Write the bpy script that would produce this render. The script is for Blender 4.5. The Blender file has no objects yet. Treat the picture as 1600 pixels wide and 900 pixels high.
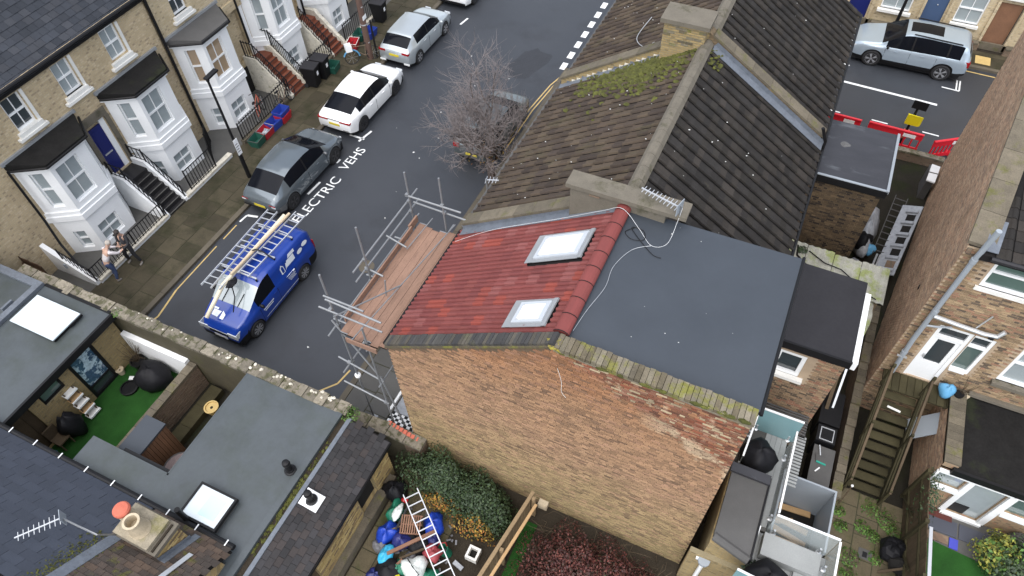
import bpy, math, random
from mathutils import Vector, Matrix, Euler
R = random.Random(7)
scene = bpy.context.scene
COL = scene.collection

# ---------------------------------------------------------------- camera
cam_d = bpy.data.cameras.new('camera'); cam_o = bpy.data.objects.new('camera', cam_d); COL.objects.link(cam_o)
_t, _y, _r = math.radians(52.08), math.radians(-26.81), math.radians(-2.485)
_f = Vector((math.cos(_t)*math.sin(_y), math.cos(_t)*math.cos(_y), -math.sin(_t)))
_rt = Vector((math.cos(_y), -math.sin(_y), 0)); _up = _rt.cross(_f)
_r2 = _rt*math.cos(_r)+_up*math.sin(_r); _u2 = -_rt*math.sin(_r)+_up*math.cos(_r)
cam_o.matrix_world = Matrix(((_r2.x,_u2.x,-_f.x,0),(_r2.y,_u2.y,-_f.y,0),(_r2.z,_u2.z,-_f.z,20),(0,0,0,1)))
cam_d.sensor_width = 36; cam_d.lens = 36*1100/1600; cam_d.clip_end = 1000; cam_d.clip_start = .1
scene.camera = cam_o

# ---------------------------------------------------------------- light: overcast winter day
w = bpy.data.worlds.new('World'); scene.world = w; w.use_nodes = True
nt = w.node_tree; nt.nodes.clear()
sky = nt.nodes.new('ShaderNodeTexSky'); sky.sky_type = 'NISHITA'; sky.sun_disc = False
SUN_EL, SUN_AZ = math.radians(62), math.radians(182)     # azimuth clockwise from +Y
sky.sun_elevation = SUN_EL; sky.sun_rotation = SUN_AZ; sky.dust_density = 2.0; sky.air_density = 1.0; sky.ozone_density = 1.0
hs = nt.nodes.new('ShaderNodeHueSaturation'); hs.inputs['Saturation'].default_value = .5
bg = nt.nodes.new('ShaderNodeBackground'); bg.inputs[1].default_value = .15
wo = nt.nodes.new('ShaderNodeOutputWorld')
nt.links.new(sky.outputs[0], hs.inputs['Color']); nt.links.new(hs.outputs[0], bg.inputs[0]); nt.links.new(bg.outputs[0], wo.inputs[0])
sl = bpy.data.lights.new('sun', 'SUN'); sl.energy = 1.5; sl.angle = math.radians(95); sl.color = (1, .97, .93)
so = bpy.data.objects.new('sun', sl); COL.objects.link(so)
sd = Vector((math.sin(SUN_AZ)*math.cos(SUN_EL), math.cos(SUN_AZ)*math.cos(SUN_EL), math.sin(SUN_EL)))
so.rotation_euler = sd.to_track_quat('Z', 'Y').to_euler(); so.location = (0, -10, 40)
scene.view_settings.view_transform = 'Standard'; scene.view_settings.look = 'None'
scene.view_settings.exposure = 1.05; scene.view_settings.gamma = 1

# ---------------------------------------------------------------- materials
def _n(nt, t, **k):
    n = nt.nodes.new(t)
    for a, b in k.items(): setattr(n, a, b)
    return n
def _math(nt, op, a, b=None):
    n = nt.nodes.new('ShaderNodeMath'); n.operation = op
    for i, v in enumerate((a, b)):
        if v is None: continue
        if hasattr(v, 'is_linked'): nt.links.new(v, n.inputs[i])
        else: n.inputs[i].default_value = v
    return n.outputs[0]
def _mix(nt, fac, a, b, blend='MIX'):
    n = nt.nodes.new('ShaderNodeMix'); n.data_type = 'RGBA'; n.blend_type = blend
    for i, v in ((0, fac), (6, a), (7, b)):
        if hasattr(v, 'is_linked'): nt.links.new(v, n.inputs[i])
        else: n.inputs[i].default_value = v if i == 0 else (*v, 1) if len(v) == 3 else v
    return n.outputs[2]
def _ramp(nt, fac, stops, interp='LINEAR'):
    n = nt.nodes.new('ShaderNodeValToRGB'); n.color_ramp.interpolation = interp
    e = n.color_ramp.elements
    while len(e) < len(stops): e.new(.5)
    for x, (p, c) in zip(e, stops):
        x.position = p; x.color = (c, c, c, 1) if not hasattr(c, '__len__') else (*c, 1)
    nt.links.new(fac, n.inputs[0]); return n.outputs[0]
def _noise(nt, vec, scale, detail=4, rough=.6):
    n = nt.nodes.new('ShaderNodeTexNoise'); n.inputs['Scale'].default_value = scale
    n.inputs['Detail'].default_value = detail; n.inputs['Roughness'].default_value = rough
    nt.links.new(vec, n.inputs['Vector']); return n.outputs['Fac']
def new_mat(name):
    m = bpy.data.materials.new(name); m.use_nodes = True
    nt = m.node_tree; b = nt.nodes['Principled BSDF']
    return m, nt, b
def M(name, base, rough=.75, var=.25, scale=2.5, fine=40, finevar=.15, bump=.15, metal=0, picks=None, rnd=0,
      stain=None, stain_at=.55, stain_w=.12, stain_scale=.9, stretch=(1, 1, 1), spec=.5, coat=0, alpha=1, trans=0, vary_rough=0):
    """procedural surface: base colour, broad and fine noise, optional picks per piece, optional stain colour"""
    m, nt, b = new_mat(name)
    g = _n(nt, 'ShaderNodeNewGeometry'); pos = g.outputs['Position']
    mp = _n(nt, 'ShaderNodeMapping'); mp.inputs['Scale'].default_value = stretch
    nt.links.new(pos, mp.inputs[0]); v = mp.outputs[0]
    col = (*base, 1)
    if picks or rnd:
        oi = _n(nt, 'ShaderNodeObjectInfo')
        s = _math(nt, 'FRACT', _math(nt, 'ADD', oi.outputs['Random'], g.outputs['Random Per Island']))
        if picks:
            col = _ramp(nt, s, [(i/len(picks), c) for i, c in enumerate(picks)], 'CONSTANT')
        if rnd:
            s2 = _math(nt, 'FRACT', _math(nt, 'MULTIPLY', s, 17.31))
            k = _math(nt, 'ADD', _math(nt, 'MULTIPLY', s2, 2*rnd), 1-rnd)
            cc = _n(nt, 'ShaderNodeCombineColor'); [nt.links.new(k, cc.inputs[i]) for i in range(3)]
            col = _mix(nt, 1.0, col, cc.outputs[0], 'MULTIPLY')
    if stain:
        sf = _ramp(nt, _noise(nt, v, stain_scale, 6, .65), [(stain_at, 0.0), (min(1, stain_at+stain_w), 1.0)])
        col = _mix(nt, sf, col, stain)
    n1 = _noise(nt, v, scale, 5); n2 = _noise(nt, v, fine, 3)
    k = _math(nt, 'ADD', _math(nt, 'MULTIPLY', _math(nt, 'SUBTRACT', n1, .5), 2.6*var), 1.0)
    k = _math(nt, 'ADD', k, _math(nt, 'MULTIPLY', _math(nt, 'SUBTRACT', n2, .5), 2.6*finevar))
    cc = _n(nt, 'ShaderNodeCombineColor'); [nt.links.new(k, cc.inputs[i]) for i in range(3)]
    col = _mix(nt, 1.0, col, cc.outputs[0], 'MULTIPLY')
    nt.links.new(col, b.inputs['Base Color'])
    b.inputs['Roughness'].default_value = rough; b.inputs['Metallic'].default_value = metal
    b.inputs['Specular IOR Level'].default_value = spec
    if vary_rough:
        rr = _math(nt, 'ADD', rough, _math(nt, 'MULTIPLY', _math(nt, 'SUBTRACT', n1, .5), vary_rough)); nt.links.new(rr, b.inputs['Roughness'])
    if coat: b.inputs['Coat Weight'].default_value = coat; b.inputs['Coat Roughness'].default_value = .06
    if trans: b.inputs['Transmission Weight'].default_value = trans
    if alpha < 1: b.inputs['Alpha'].default_value = alpha
    if bump:
        bp = _n(nt, 'ShaderNodeBump'); bp.inputs['Strength'].default_value = bump; bp.inputs['Distance'].default_value = .02
        nt.links.new(n2, bp.inputs['Height']); nt.links.new(bp.outputs[0], b.inputs['Normal'])
    return m
def brick_mat(name, c1, c2, mortar, dark=None, bw=.225, bh=.075, ms=.011, rough=.85, var=.3, stain=None, stain_at=.6, c3=None):
    """brickwork seen from too far to build brick by brick"""
    m, nt, b = new_mat(name)
    g = _n(nt, 'ShaderNodeNewGeometry'); pos = g.outputs['Position']
    sx = _n(nt, 'ShaderNodeSeparateXYZ'); nt.links.new(pos, sx.inputs[0])
    u = _math(nt, 'ADD', sx.outputs[0], sx.outputs[1])
    cv = _n(nt, 'ShaderNodeCombineXYZ'); nt.links.new(u, cv.inputs[0]); nt.links.new(sx.outputs[2], cv.inputs[1])
    bt = _n(nt, 'ShaderNodeTexBrick'); nt.links.new(cv.outputs[0], bt.inputs['Vector'])
    bt.inputs['Scale'].default_value = 1; bt.inputs['Brick Width'].default_value = bw; bt.inputs['Row Height'].default_value = bh
    bt.inputs['Mortar Size'].default_value = ms; bt.inputs['Mortar Smooth'].default_value = .3; bt.inputs['Bias'].default_value = 0
    bt.inputs['Color1'].default_value = (*c1, 1); bt.inputs['Color2'].default_value = (*c2, 1); bt.inputs['Mortar'].default_value = (*mortar, 1)
    col = bt.outputs['Color']
    # odd single bricks of another colour
    ru = _math(nt, 'FLOOR', _math(nt, 'DIVIDE', u, bw*.5)); rv = _math(nt, 'FLOOR', _math(nt, 'DIVIDE', sx.outputs[2], bh))
    cw = _n(nt, 'ShaderNodeCombineXYZ'); nt.links.new(ru, cw.inputs[0]); nt.links.new(rv, cw.inputs[1])
    wn = _n(nt, 'ShaderNodeTexWhiteNoise', noise_dimensions='2D'); nt.links.new(cw.outputs[0], wn.inputs['Vector'])
    inb = _math(nt, 'SUBTRACT', 1.0, bt.outputs['Fac'])
    d = dark or tuple(x*.45 for x in c1)
    col = _mix(nt, _math(nt, 'MULTIPLY', _math(nt, 'GREATER_THAN', wn.outputs['Value'], .9), _math(nt, 'MULTIPLY', inb, .55)), col, d)
    if c3: col = _mix(nt, _math(nt, 'MULTIPLY', _math(nt, 'LESS_THAN', wn.outputs['Value'], .16), _math(nt, 'MULTIPLY', inb, .6)), col, c3)
    n1 = _noise(nt, pos, 1.1, 6); n2 = _noise(nt, pos, 30, 3)
    if stain:
        col = _mix(nt, _ramp(nt, n1, [(stain_at, 0.0), (stain_at+.15, 1.0)]), col, stain)
    k = _math(nt, 'ADD', _math(nt, 'MULTIPLY', _math(nt, 'SUBTRACT', n1, .5), 2*var), 1.0)
    k = _math(nt, 'ADD', k, _math(nt, 'MULTIPLY', _math(nt, 'SUBTRACT', n2, .5), .5))
    cc = _n(nt, 'ShaderNodeCombineColor'); [nt.links.new(k, cc.inputs[i]) for i in range(3)]
    col = _mix(nt, 1.0, col, cc.outputs[0], 'MULTIPLY')
    nt.links.new(col, b.inputs['Base Color']); b.inputs['Roughness'].default_value = rough
    bp = _n(nt, 'ShaderNodeBump'); bp.inputs['Strength'].default_value = .6; bp.inputs['Distance'].default_value = .012
    nt.links.new(_math(nt, 'ADD', inb, _math(nt, 'MULTIPLY', n2, .4)), bp.inputs['Height']); nt.links.new(bp.outputs[0], b.inputs['Normal'])
    return m
def P(name, base, rough=.4, metal=0, coat=0, spec=.5, alpha=1):
    """smooth manufactured surface with a little dust"""
    return M(name, base, rough, var=.06, scale=1.5, fine=25, finevar=.04, bump=0, metal=metal, coat=coat, spec=spec, alpha=alpha)
MAT = {}
def glass_mat(name, tint, rough=.05):
    return M(name, tint, rough, var=.12, scale=1.2, fine=6, finevar=.05, bump=0, spec=.8, coat=.3)
X_ = MAT
X_['asphalt'] = M('asphalt', (.0335, .037, .0439), .5, var=.2, scale=.45, fine=70, finevar=.16, bump=.2, stain=(.0241, .0258, .0301), stain_at=.54, stain_w=.2, stain_scale=.5, vary_rough=.35)
X_['soil'] = M('soil', (.034, .0272, .019), .95, var=.4, scale=2, fine=30, finevar=.35, bump=.6, spec=.22)
X_['yard_shaded'] = M('shade_darkened_concrete', (.0193, .0169, .0117), .85, var=.4, scale=1.3, fine=25, finevar=.25, bump=.4, stain=(.0175, .0199, .0076), stain_at=.5, spec=.22)  # base darkened: deep shade of passages and yards put into the colour
X_['flag'] = M('paving_stone', (.058, .049, .031), .7, var=.3, scale=1.6, fine=35, finevar=.25, bump=.3, rnd=.22, stain=(.0286, .0279, .0136), stain_at=.47, stain_w=.2, stain_scale=1.1, spec=.22)
X_['flag_gap'] = M('paving_joint', (.0408, .0408, .0204), .95, var=.3)
X_['slab_grey'] = M('grey_paving', (.078, .0757, .0702), .7, var=.22, scale=1.5, fine=40, finevar=.15, bump=.2, rnd=.12)
X_['kerb'] = M('kerb_granite', (.0858, .0725, .0515), .75, var=.25, scale=2, fine=60, finevar=.25, rnd=.15)
X_['paint'] = M('road_paint', (.72, .73, .72), .6, var=.15, scale=4, fine=60, finevar=.3, stain=(.4, .4, .39), stain_at=.6, stain_scale=7)
X_['paint_y'] = M('yellow_road_paint', (.5, .36, .14), .65, var=.2, scale=3, fine=50, finevar=.3)
X_['render'] = M('white_render', (.8, .81, .81), .7, var=.07, scale=1.2, fine=20, finevar=.05, bump=.12, stain=(.58, .57, .52), stain_at=.66, stain_w=.2, stain_scale=1.0)
X_['white'] = M('white_paint', (.8, .81, .81), .45, var=.05, scale=3, fine=20, finevar=.04, bump=.05)
X_['stone_w'] = M('painted_sill', (.72, .71, .67), .7, var=.12, scale=3, fine=30, finevar=.12)
X_['coping_w'] = M('worn_white_coping', (.58, .54, .45), .8, var=.3, scale=5, fine=25, finevar=.3, bump=.4, stain=(.25, .24, .13), stain_at=.58, stain_w=.1, stain_scale=3)
X_['stock'] = brick_mat('yellow_stock_brick', (.5, .395, .245), (.42, .325, .195), (.42, .35, .24), dark=(.2, .15, .1), c3=(.55, .45, .3))
X_['stock_pale'] = brick_mat('pale_stock_brick', (.55, .45, .29), (.47, .37, .22), (.45, .38, .27), dark=(.22, .17, .1))
X_['stock_wall'] = brick_mat('ochre_brick', (.3276, .2418, .1092), (.2574, .1872, .0858), (.234, .195, .117), dark=(.1248, .0936, .0468))
X_['ext_brick'] = brick_mat('sooty_stock_brick', (.195, .1365, .0741), (.1326, .0936, .0546), (.117, .0936, .0585), dark=(.039, .0312, .0234), stain=(.2808, .195, .1014), stain_at=.58)
X_['ext_brick2'] = brick_mat('extension_brick', (.38, .26, .155), (.3, .2, .12), (.26, .21, .15), dark=(.12, .09, .06), c3=(.42, .2, .12))
X_['rear_brick'] = brick_mat('brown_stock_brick', (.4, .28, .165), (.32, .215, .125), (.27, .21, .14), dark=(.13, .09, .06), c3=(.42, .2, .12))
X_['flank_brick'] = brick_mat('tan_flank_brick', (.37, .25, .155), (.3, .19, .115), (.28, .2, .13), dark=(.16, .11, .08), c3=(.42, .27, .15))
X_['low_brick'] = brick_mat('brown_wall_brick', (.2028, .1404, .0936), (.156, .1014, .0702), (.1326, .1092, .078))
X_['coping'] = M('mossy_coping', (.1131, .0952, .0671), .9, var=.35, scale=4, fine=30, finevar=.3, bump=.5, rnd=.2, stain=(.1014, .0975, .0273), stain_at=.55, stain_w=.14, stain_scale=2.2)
X_['concrete'] = M('weathered_concrete', (.1287, .1131, .0874), .9, var=.25, scale=3, fine=40, finevar=.2, bump=.35, stain=(.0702, .064, .0374), stain_at=.56, stain_scale=1.8)
X_['mortar'] = M('lime_mortar', (.38, .29, .2), .95, var=.25, scale=2, fine=60, finevar=.25)
X_['lead'] = M('lead_flashing', (.117, .1326, .156), .5, var=.25, scale=3, fine=12, finevar=.2, bump=.2)
X_['zinc'] = M('grey_flashing', (.24, .25, .26), .45, var=.1, scale=3)
X_['slate'] = M('blue_slate', (.051, .0578, .0714), .5, var=.2, scale=1.5, fine=50, finevar=.15, bump=.2, picks=[(.0286, .032, .0394), (.032, .036, .0442), (.0245, .0279, .0347), (.0367, .0394, .0462)], rnd=.12, spec=.22)
X_['slate_near'] = M('smooth_slate', (.0544, .0646, .0884), .55, var=.15, scale=1.2, fine=40, finevar=.12, bump=.15, picks=[(.0394, .0462, .0639), (.0422, .0496, .068), (.0367, .0435, .0598)], rnd=.06)
X_['plain_tile'] = M('dark_plain_tile', (.0408, .0374, .0374), .6, var=.25, scale=2, fine=40, finevar=.2, picks=[(.0286, .0279, .0292), (.034, .0313, .032), (.0238, .0231, .0245), (.0381, .032, .0306), (.032, .0306, .0326)], rnd=.15, spec=.22)
X_['gap'] = M('roof_underlay', (.012, .011, .011), .95, var=.2, spec=.22)
X_['red_tile'] = M('red_concrete_tile', (.1342, .0335, .0302), .8, var=.14, scale=2, fine=40, finevar=.14, bump=.2, picks=[(.1711, .0496, .0456)]*4+[(.1576, .0456, .0429), (.1845, .0563, .0523), (.1476, .0436, .0416), (.1778, .0537, .0483), (.2012, .0704, .0657), (.1643, .0483, .0443), (.1711, .0523, .047), (.2348, .057, .0436)], rnd=.035, stain=(.114, .0389, .0376), stain_at=.55, stain_w=.3, stain_scale=1.3, spec=.22)
X_['brown_tile'] = M('brown_concrete_tile', (.0858, .064, .0468), .85, var=.25, scale=1.2, fine=50, finevar=.3, bump=.4, picks=[(.0663, .0499, .0367), (.0562, .0429, .0335), (.0741, .0569, .0406), (.0507, .039, .032)], rnd=.18, stain=(.0819, .0702, .0429), stain_at=.55, stain_w=.18, stain_scale=1.1, spec=.22)
X_['dark_tile'] = M('dark_concrete_tile', (.0429, .0367, .0328), .85, var=.3, scale=1.2, fine=50, finevar=.35, bump=.4, picks=[(.0281, .025, .0218), (.0234, .0211, .0195), (.0343, .0296, .0257), (.0257, .0234, .0218)], rnd=.2, stain=(.0515, .0445, .0328), stain_at=.62, stain_w=.15, stain_scale=2, spec=.22)
X_['moss'] = M('moss', (.0671, .0704, .012), .95, var=.45, scale=6, fine=60, finevar=.4, bump=.6, rnd=.3)
X_['membrane'] = M('roof_membrane', (.0363, .0439, .0544), .55, var=.16, scale=.8, fine=8, finevar=.05, bump=.03, vary_rough=.2)
X_['grp'] = M('grey_roof_coating', (.0585, .069, .0748), .5, var=.22, scale=1.1, fine=10, finevar=.1, bump=.05, stain=(.0456, .0556, .0514), stain_at=.5, stain_w=.2, stain_scale=.7, vary_rough=.25)
X_['felt_wet'] = M('wet_roof_felt', (.034, .034, .0388), .4, var=.35, scale=1.6, fine=10, finevar=.12, bump=.05, stain=(.102, .1088, .119), stain_at=.55, stain_w=.16, stain_scale=1.5, stretch=(.6, 1.6, 1))
X_['felt'] = M('dark_roof_felt', (.0245, .0238, .0265), .5, var=.2, scale=1.5, fine=12, finevar=.12, bump=.05, spec=.22)
X_['felt_grey'] = M('mineral_felt', (.0782, .0762, .0734), .8, var=.2, scale=2, fine=50, finevar=.2)
X_['black'] = M('black_paint', (.009, .009, .01), .5, var=.2, scale=4, bump=.05, spec=.25)
X_['bay_felt'] = M('black_bay_roof_felt', (.013, .0125, .012), .9, var=.4, scale=2.5, fine=15, finevar=.3, bump=.2, stain=(.02, .023, .013), stain_at=.55, spec=.15)
X_['black_soft'] = M('black_cover_fabric', (.008, .008, .01), .6, var=.3, scale=3, fine=8, finevar=.3, bump=.3, spec=.22)
X_['dark'] = M('dark_interior', (.015, .014, .013), .9, var=.2, spec=.22)
X_['glass'] = glass_mat('window_glass', (.3, .34, .35))
X_['glass_dark'] = glass_mat('dark_window_glass', (.04, .05, .055))
X_['glass_warm'] = glass_mat('blind_behind_glass', (.34, .25, .16))
X_['glass_green'] = glass_mat('reflecting_glass', (.09, .13, .12))
X_['skylight'] = glass_mat('skylight_glass', (.58, .65, .68), .12)
X_['teal_glass'] = P('teal_glass', (.19, .33, .35), .12, spec=.7)
X_['car_glass'] = M('car_glass', (.006, .007, .01), .1, var=.1, bump=0, spec=.12)
X_['blue_door'] = P('navy_door_paint', (.012, .018, .12), .35)
X_['blue_door2'] = P('blue_door_paint', (.06, .1, .19), .5)
X_['wood'] = M('weathered_wood', (.0858, .0624, .039), .85, var=.3, scale=3, fine=30, finevar=.25, stretch=(1, 1, 1), rnd=.2, spec=.22)
X_['board'] = M('scaffold_board_wood', (.2322, .1419, .1015), .8, var=.2, scale=2.5, fine=20, finevar=.25, stretch=(5, .8, 1), rnd=.16, stain=(.1342, .0805, .0604), stain_at=.58, stain_scale=1.5, spec=.22)
X_['deckwood'] = M('mossy_step_wood', (.0468, .0406, .0203), .85, var=.3, scale=3, fine=30, finevar=.25, rnd=.2, spec=.22)
X_['shed'] = M('shed_cladding_wood', (.1872, .0936, .0507), .75, var=.25, scale=3, fine=25, finevar=.2, rnd=.2)
X_['plank'] = M('fresh_timber', (.36, .23, .11), .7, var=.2, scale=3, fine=30, finevar=.2, rnd=.2)
X_['galv'] = M('galvanised_steel', (.234, .2418, .2496), .42, var=.15, scale=5, fine=30, finevar=.12, metal=.35)
X_['alu'] = P('aluminium', (.546, .5616, .5772), .35, metal=.5)
X_['plastic_grey'] = P('grey_pvc', (.2808, .312, .3432), .45)
X_['terracotta'] = M('terracotta', (.5, .13, .08), .8, var=.15, scale=5)
X_['buffpot'] = M('buff_clay', (.48, .4, .28), .85, var=.2, scale=5, fine=30, finevar=.2)
X_['red_step'] = M('red_step_tile', (.17, .05, .025), .7, var=.25, scale=4, rnd=.2)
X_['black_step'] = M('black_step_tile', (.016, .015, .016), .45, var=.25, scale=4)
X_['turf'] = M('artificial_turf', (.0156, .0663, .0109), .95, var=.4, scale=1.6, fine=90, finevar=.45, bump=.5, spec=.22)
X_['wall_moss'] = M('mossy_rendered_wall', (.0663, .0562, .0312), .95, var=.4, scale=1.5, fine=20, finevar=.3, bump=.5, stain=(.0741, .0702, .0234), stain_at=.52)

# ---------------------------------------------------------------- mesh helpers
WL = {}
class MB:
    def __init__(s): s.v = []; s.f = []; s.m = []; s.cur = 0
    def quad(s, *p):
        n = len(s.v); s.v += [tuple(x) for x in p]; s.f.append(tuple(range(n, n+len(p)))); s.m.append(s.cur); return s
    def box(s, x0, x1, y0, y1, z0, z1):
        n = len(s.v)
        s.v += [(x0,y0,z0),(x1,y0,z0),(x1,y1,z0),(x0,y1,z0),(x0,y0,z1),(x1,y0,z1),(x1,y1,z1),(x0,y1,z1)]
        for f in ((3,2,1,0),(4,5,6,7),(0,1,5,4),(1,2,6,5),(2,3,7,6),(3,0,4,7)): s.f.append(tuple(n+i for i in f)); s.m.append(s.cur)
        return s
    def obox(s, o, a, b, c):
        """box from corner o along three edge vectors"""
        o, a, b, c = map(Vector, (o, a, b, c)); n = len(s.v)
        s.v += [tuple(p) for p in (o, o+a, o+a+b, o+b, o+c, o+a+c, o+a+b+c, o+b+c)]
        fl = a.cross(b).dot(c) < 0
        for f in ((3,2,1,0),(4,5,6,7),(0,1,5,4),(1,2,6,5),(2,3,7,6),(3,0,4,7)):
            s.f.append(tuple(n+i for i in (f[::-1] if fl else f))); s.m.append(s.cur)
        return s
    def prism(s, pts, z0, z1):
        """ccw polygon extruded upward; z1 may be a function of (x, y)"""
        n = len(s.v); k = len(pts)
        zt = z1 if callable(z1) else (lambda x, y: z1)
        zb = z0 if callable(z0) else (lambda x, y: z0)
        s.v += [(x, y, zb(x, y)) for x, y in pts]+[(x, y, zt(x, y)) for x, y in pts]
        s.f.append(tuple(n+i for i in range(k))[::-1]); s.f.append(tuple(n+k+i for i in range(k)))
        for i in range(k):
            j = (i+1) % k; s.f.append((n+i, n+j, n+k+j, n+k+i))
        s.m += [s.cur]*(k+2); return s
    def bar(s, p, q, w, h=None, up=(0, 0, 1)):
        """square bar from p to q"""
        p, q = Vector(p), Vector(q); h = h or w; d = (q-p); dn = d.normalized(); u = Vector(up)
        if abs(dn.dot(u)) > .95: u = Vector((1, 0, 0))
        a = dn.cross(u).normalized()*w; b = a.cross(dn).normalized()*h
        return s.obox(p-a/2-b/2, d, a, b)
    def tube(s, pts, r, n=6, cap=True):
        pts = [Vector(p) for p in pts]; rs = r if hasattr(r, '__len__') else [r]*len(pts)
        base = len(s.v); pa = None
        for i, p in enumerate(pts):
            d = (pts[min(i+1, len(pts)-1)]-pts[max(i-1, 0)]).normalized()
            if pa is None:
                pa = d.orthogonal().normalized()
            else:
                pa = (pa-d*pa.dot(d)).normalized()
            b = d.cross(pa)
            for k in range(n):
                t = 2*math.pi*k/n; s.v.append(tuple(p+(pa*math.cos(t)+b*math.sin(t))*rs[i]))
        for i in range(len(pts)-1):
            for k in range(n):
                a, b2 = base+i*n+k, base+i*n+(k+1) % n
                s.f.append((a, b2, b2+n, a+n)); s.m.append(s.cur)
        if cap:
            s.f.append(tuple(base+k for k in range(n))[::-1]); s.f.append(tuple(base+(len(pts)-1)*n+k for k in range(n))); s.m += [s.cur]*2
        return s
    def lathe(s, c, prof, n=16, axis=None):
        """profile of (radius, height) turned round an axis through c (default z)"""
        c = Vector(c); ax = Vector(axis or (0, 0, 1)).normalized(); a = ax.orthogonal().normalized(); b = ax.cross(a); base = len(s.v)
        for r_, z_ in prof:
            for k in range(n):
                t = 2*math.pi*k/n; s.v.append(tuple(c+ax*z_+(a*math.cos(t)+b*math.sin(t))*r_))
        for i in range(len(prof)-1):
            for k in range(n):
                p, q = base+i*n+k, base+i*n+(k+1) % n
                s.f.append((p, q, q+n, p+n)); s.m.append(s.cur)
        s.f.append(tuple(base+k for k in range(n))[::-1]); s.f.append(tuple(base+(len(prof)-1)*n+k for k in range(n))); s.m += [s.cur]*2
        return s
    def blob(s, c, r, seed=0, nu=10, nv=7, amp=.25, flat=None):
        """lumpy closed bag-like form"""
        rr = random.Random(seed); c = Vector(c); r = Vector(r if hasattr(r, '__len__') else (r, r, r)); base = len(s.v)
        ph = [(rr.uniform(0, 6.3), rr.uniform(0, 6.3), rr.randint(2, 4), rr.randint(1, 3)) for _ in range(4)]
        for j in range(nv+1):
            th = math.pi*j/nv
            for i in range(nu):
                t = 2*math.pi*i/nu
                k = 1+amp*sum(math.sin(a*t+p)*math.sin(b*th+q) for p, q, a, b in ph)/2+rr.uniform(-.06, .06)
                z = math.cos(th)*r.z*k
                if flat is not None: z = max(z, -flat)
                s.v.append((c.x+math.sin(th)*math.cos(t)*r.x*k, c.y+math.sin(th)*math.sin(t)*r.y*k, c.z+z))
        for j in range(nv):
            for i in range(nu):
                a, b = base+j*nu+i, base+j*nu+(i+1) % nu
                s.f.append((a, a+nu, b+nu, b)); s.m.append(s.cur)
        return s
    def mesh(s, name, mats, off=(0, 0, 0), smooth=False):
        me = bpy.data.meshes.new(name)
        me.from_pydata([(x-off[0], y-off[1], z-off[2]) for x, y, z in s.v], [], s.f)
        mats = mats if isinstance(mats, (list, tuple)) else [mats]
        for m in mats: me.materials.append(MAT[m] if isinstance(m, str) else m)
        if len(mats) > 1: me.polygons.foreach_set('material_index', s.m)
        if smooth: me.polygons.foreach_set('use_smooth', [True]*len(s.f))
        me.update(); return me
    def build(s, name, mats, parent=None, smooth=False, loc=None):
        off = WL[parent.name] if parent is not None else (loc or (0, 0, 0))
        o = bpy.data.objects.new(name, s.mesh(name, mats, off, smooth)); COL.objects.link(o)
        if parent is not None: o.parent = parent
        else: o.location = off
        WL[o.name] = off
        return o
def tag(o, label=None, cat=None, group=None, kind=None):
    if label: o['label'] = label
    if cat: o['category'] = cat
    if group: o['group'] = group
    if kind: o['kind'] = kind
    return o
def thing(name, label, cat, loc=(0, 0, 0), rz=None, group=None):
    o = bpy.data.objects.new(name, None); COL.objects.link(o); o.empty_display_size = .2
    o.location = loc; o.rotation_euler = (0, 0, rz or 0); WL[o.name] = (0, 0, 0) if rz is not None else tuple(loc)   # given a heading, parts are built in the thing's own frame
    return tag(o, label, cat, group)
def inst(name, me, parent, loc, rot=None, mat4=None):
    """one more piece sharing a mesh, placed in the parent's own frame"""
    o = bpy.data.objects.new(name, me); COL.objects.link(o); o.parent = parent
    if mat4 is not None: o.matrix_local = mat4
    else:
        o.location = loc
        if rot: o.rotation_euler = rot
    WL[o.name] = WL[parent.name]
    return o
def copy_tree(o, parent=None):
    c = o.copy(); COL.objects.link(c); WL[c.name] = WL[o.name]
    if parent is not None: c.parent = parent
    for ch in list(o.children): copy_tree(ch, c)
    return c
def text_mesh(name, txt, size, mat, extrude=0):
    cu = bpy.data.curves.new(name, 'FONT'); cu.body = txt; cu.size = size; cu.extrude = extrude; cu.align_x = 'LEFT'
    cu.resolution_u = 4; cu.offset = 0
    ob = bpy.data.objects.new(name, cu); COL.objects.link(ob)
    dg = bpy.context.evaluated_depsgraph_get(); me = bpy.data.meshes.new_from_object(ob.evaluated_get(dg))
    bpy.data.objects.remove(ob); bpy.data.curves.remove(cu)
    me.materials.clear(); me.materials.append(MAT[mat]); return me

def wall(mb, o, u, length, top, holes=(), depth=.12, bottom=0):
    """wall face from o along u (outside to the right of u), top height or function of u; holes (u0, v0, u1, v1) with reveals"""
    o, u = Vector(o), Vector(u).normalized(); n = u.cross(Vector((0, 0, 1)))
    tf = top if callable(top) else (lambda t: top)
    us = sorted({0, length, *[h[0] for h in holes], *[h[2] for h in holes]})
    if callable(top): us = sorted({*us, *getattr(top, 'breaks', [])})
    p = lambda a, b, d=0: tuple(o+u*a+Vector((0, 0, b))-n*d)
    for a, b in zip(us, us[1:]):
        m = (a+b)/2; vs = [bottom]
        for h in sorted(holes, key=lambda h: h[1]):
            if h[0] <= m <= h[2]: vs += [h[1], h[3]]
        vs.append(None)
        for i in range(0, len(vs), 2):
            lo, hi = vs[i], vs[i+1]
            if hi is None: mb.quad(p(a, lo), p(b, lo), p(b, tf(b)), p(a, tf(a)))
            elif hi-lo > 1e-4: mb.quad(p(a, lo), p(b, lo), p(b, hi), p(a, hi))
    for a, v0, b, v1 in holes:
        mb.quad(p(a, v0), p(a, v0, depth), p(a, v1, depth), p(a, v1)); mb.quad(p(b, v1), p(b, v1, depth), p(b, v0, depth), p(b, v0))
        mb.quad(p(a, v1), p(a, v1, depth), p(b, v1, depth), p(b, v1)); mb.quad(p(b, v0), p(b, v0, depth), p(a, v0, depth), p(a, v0))
    return mb
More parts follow.
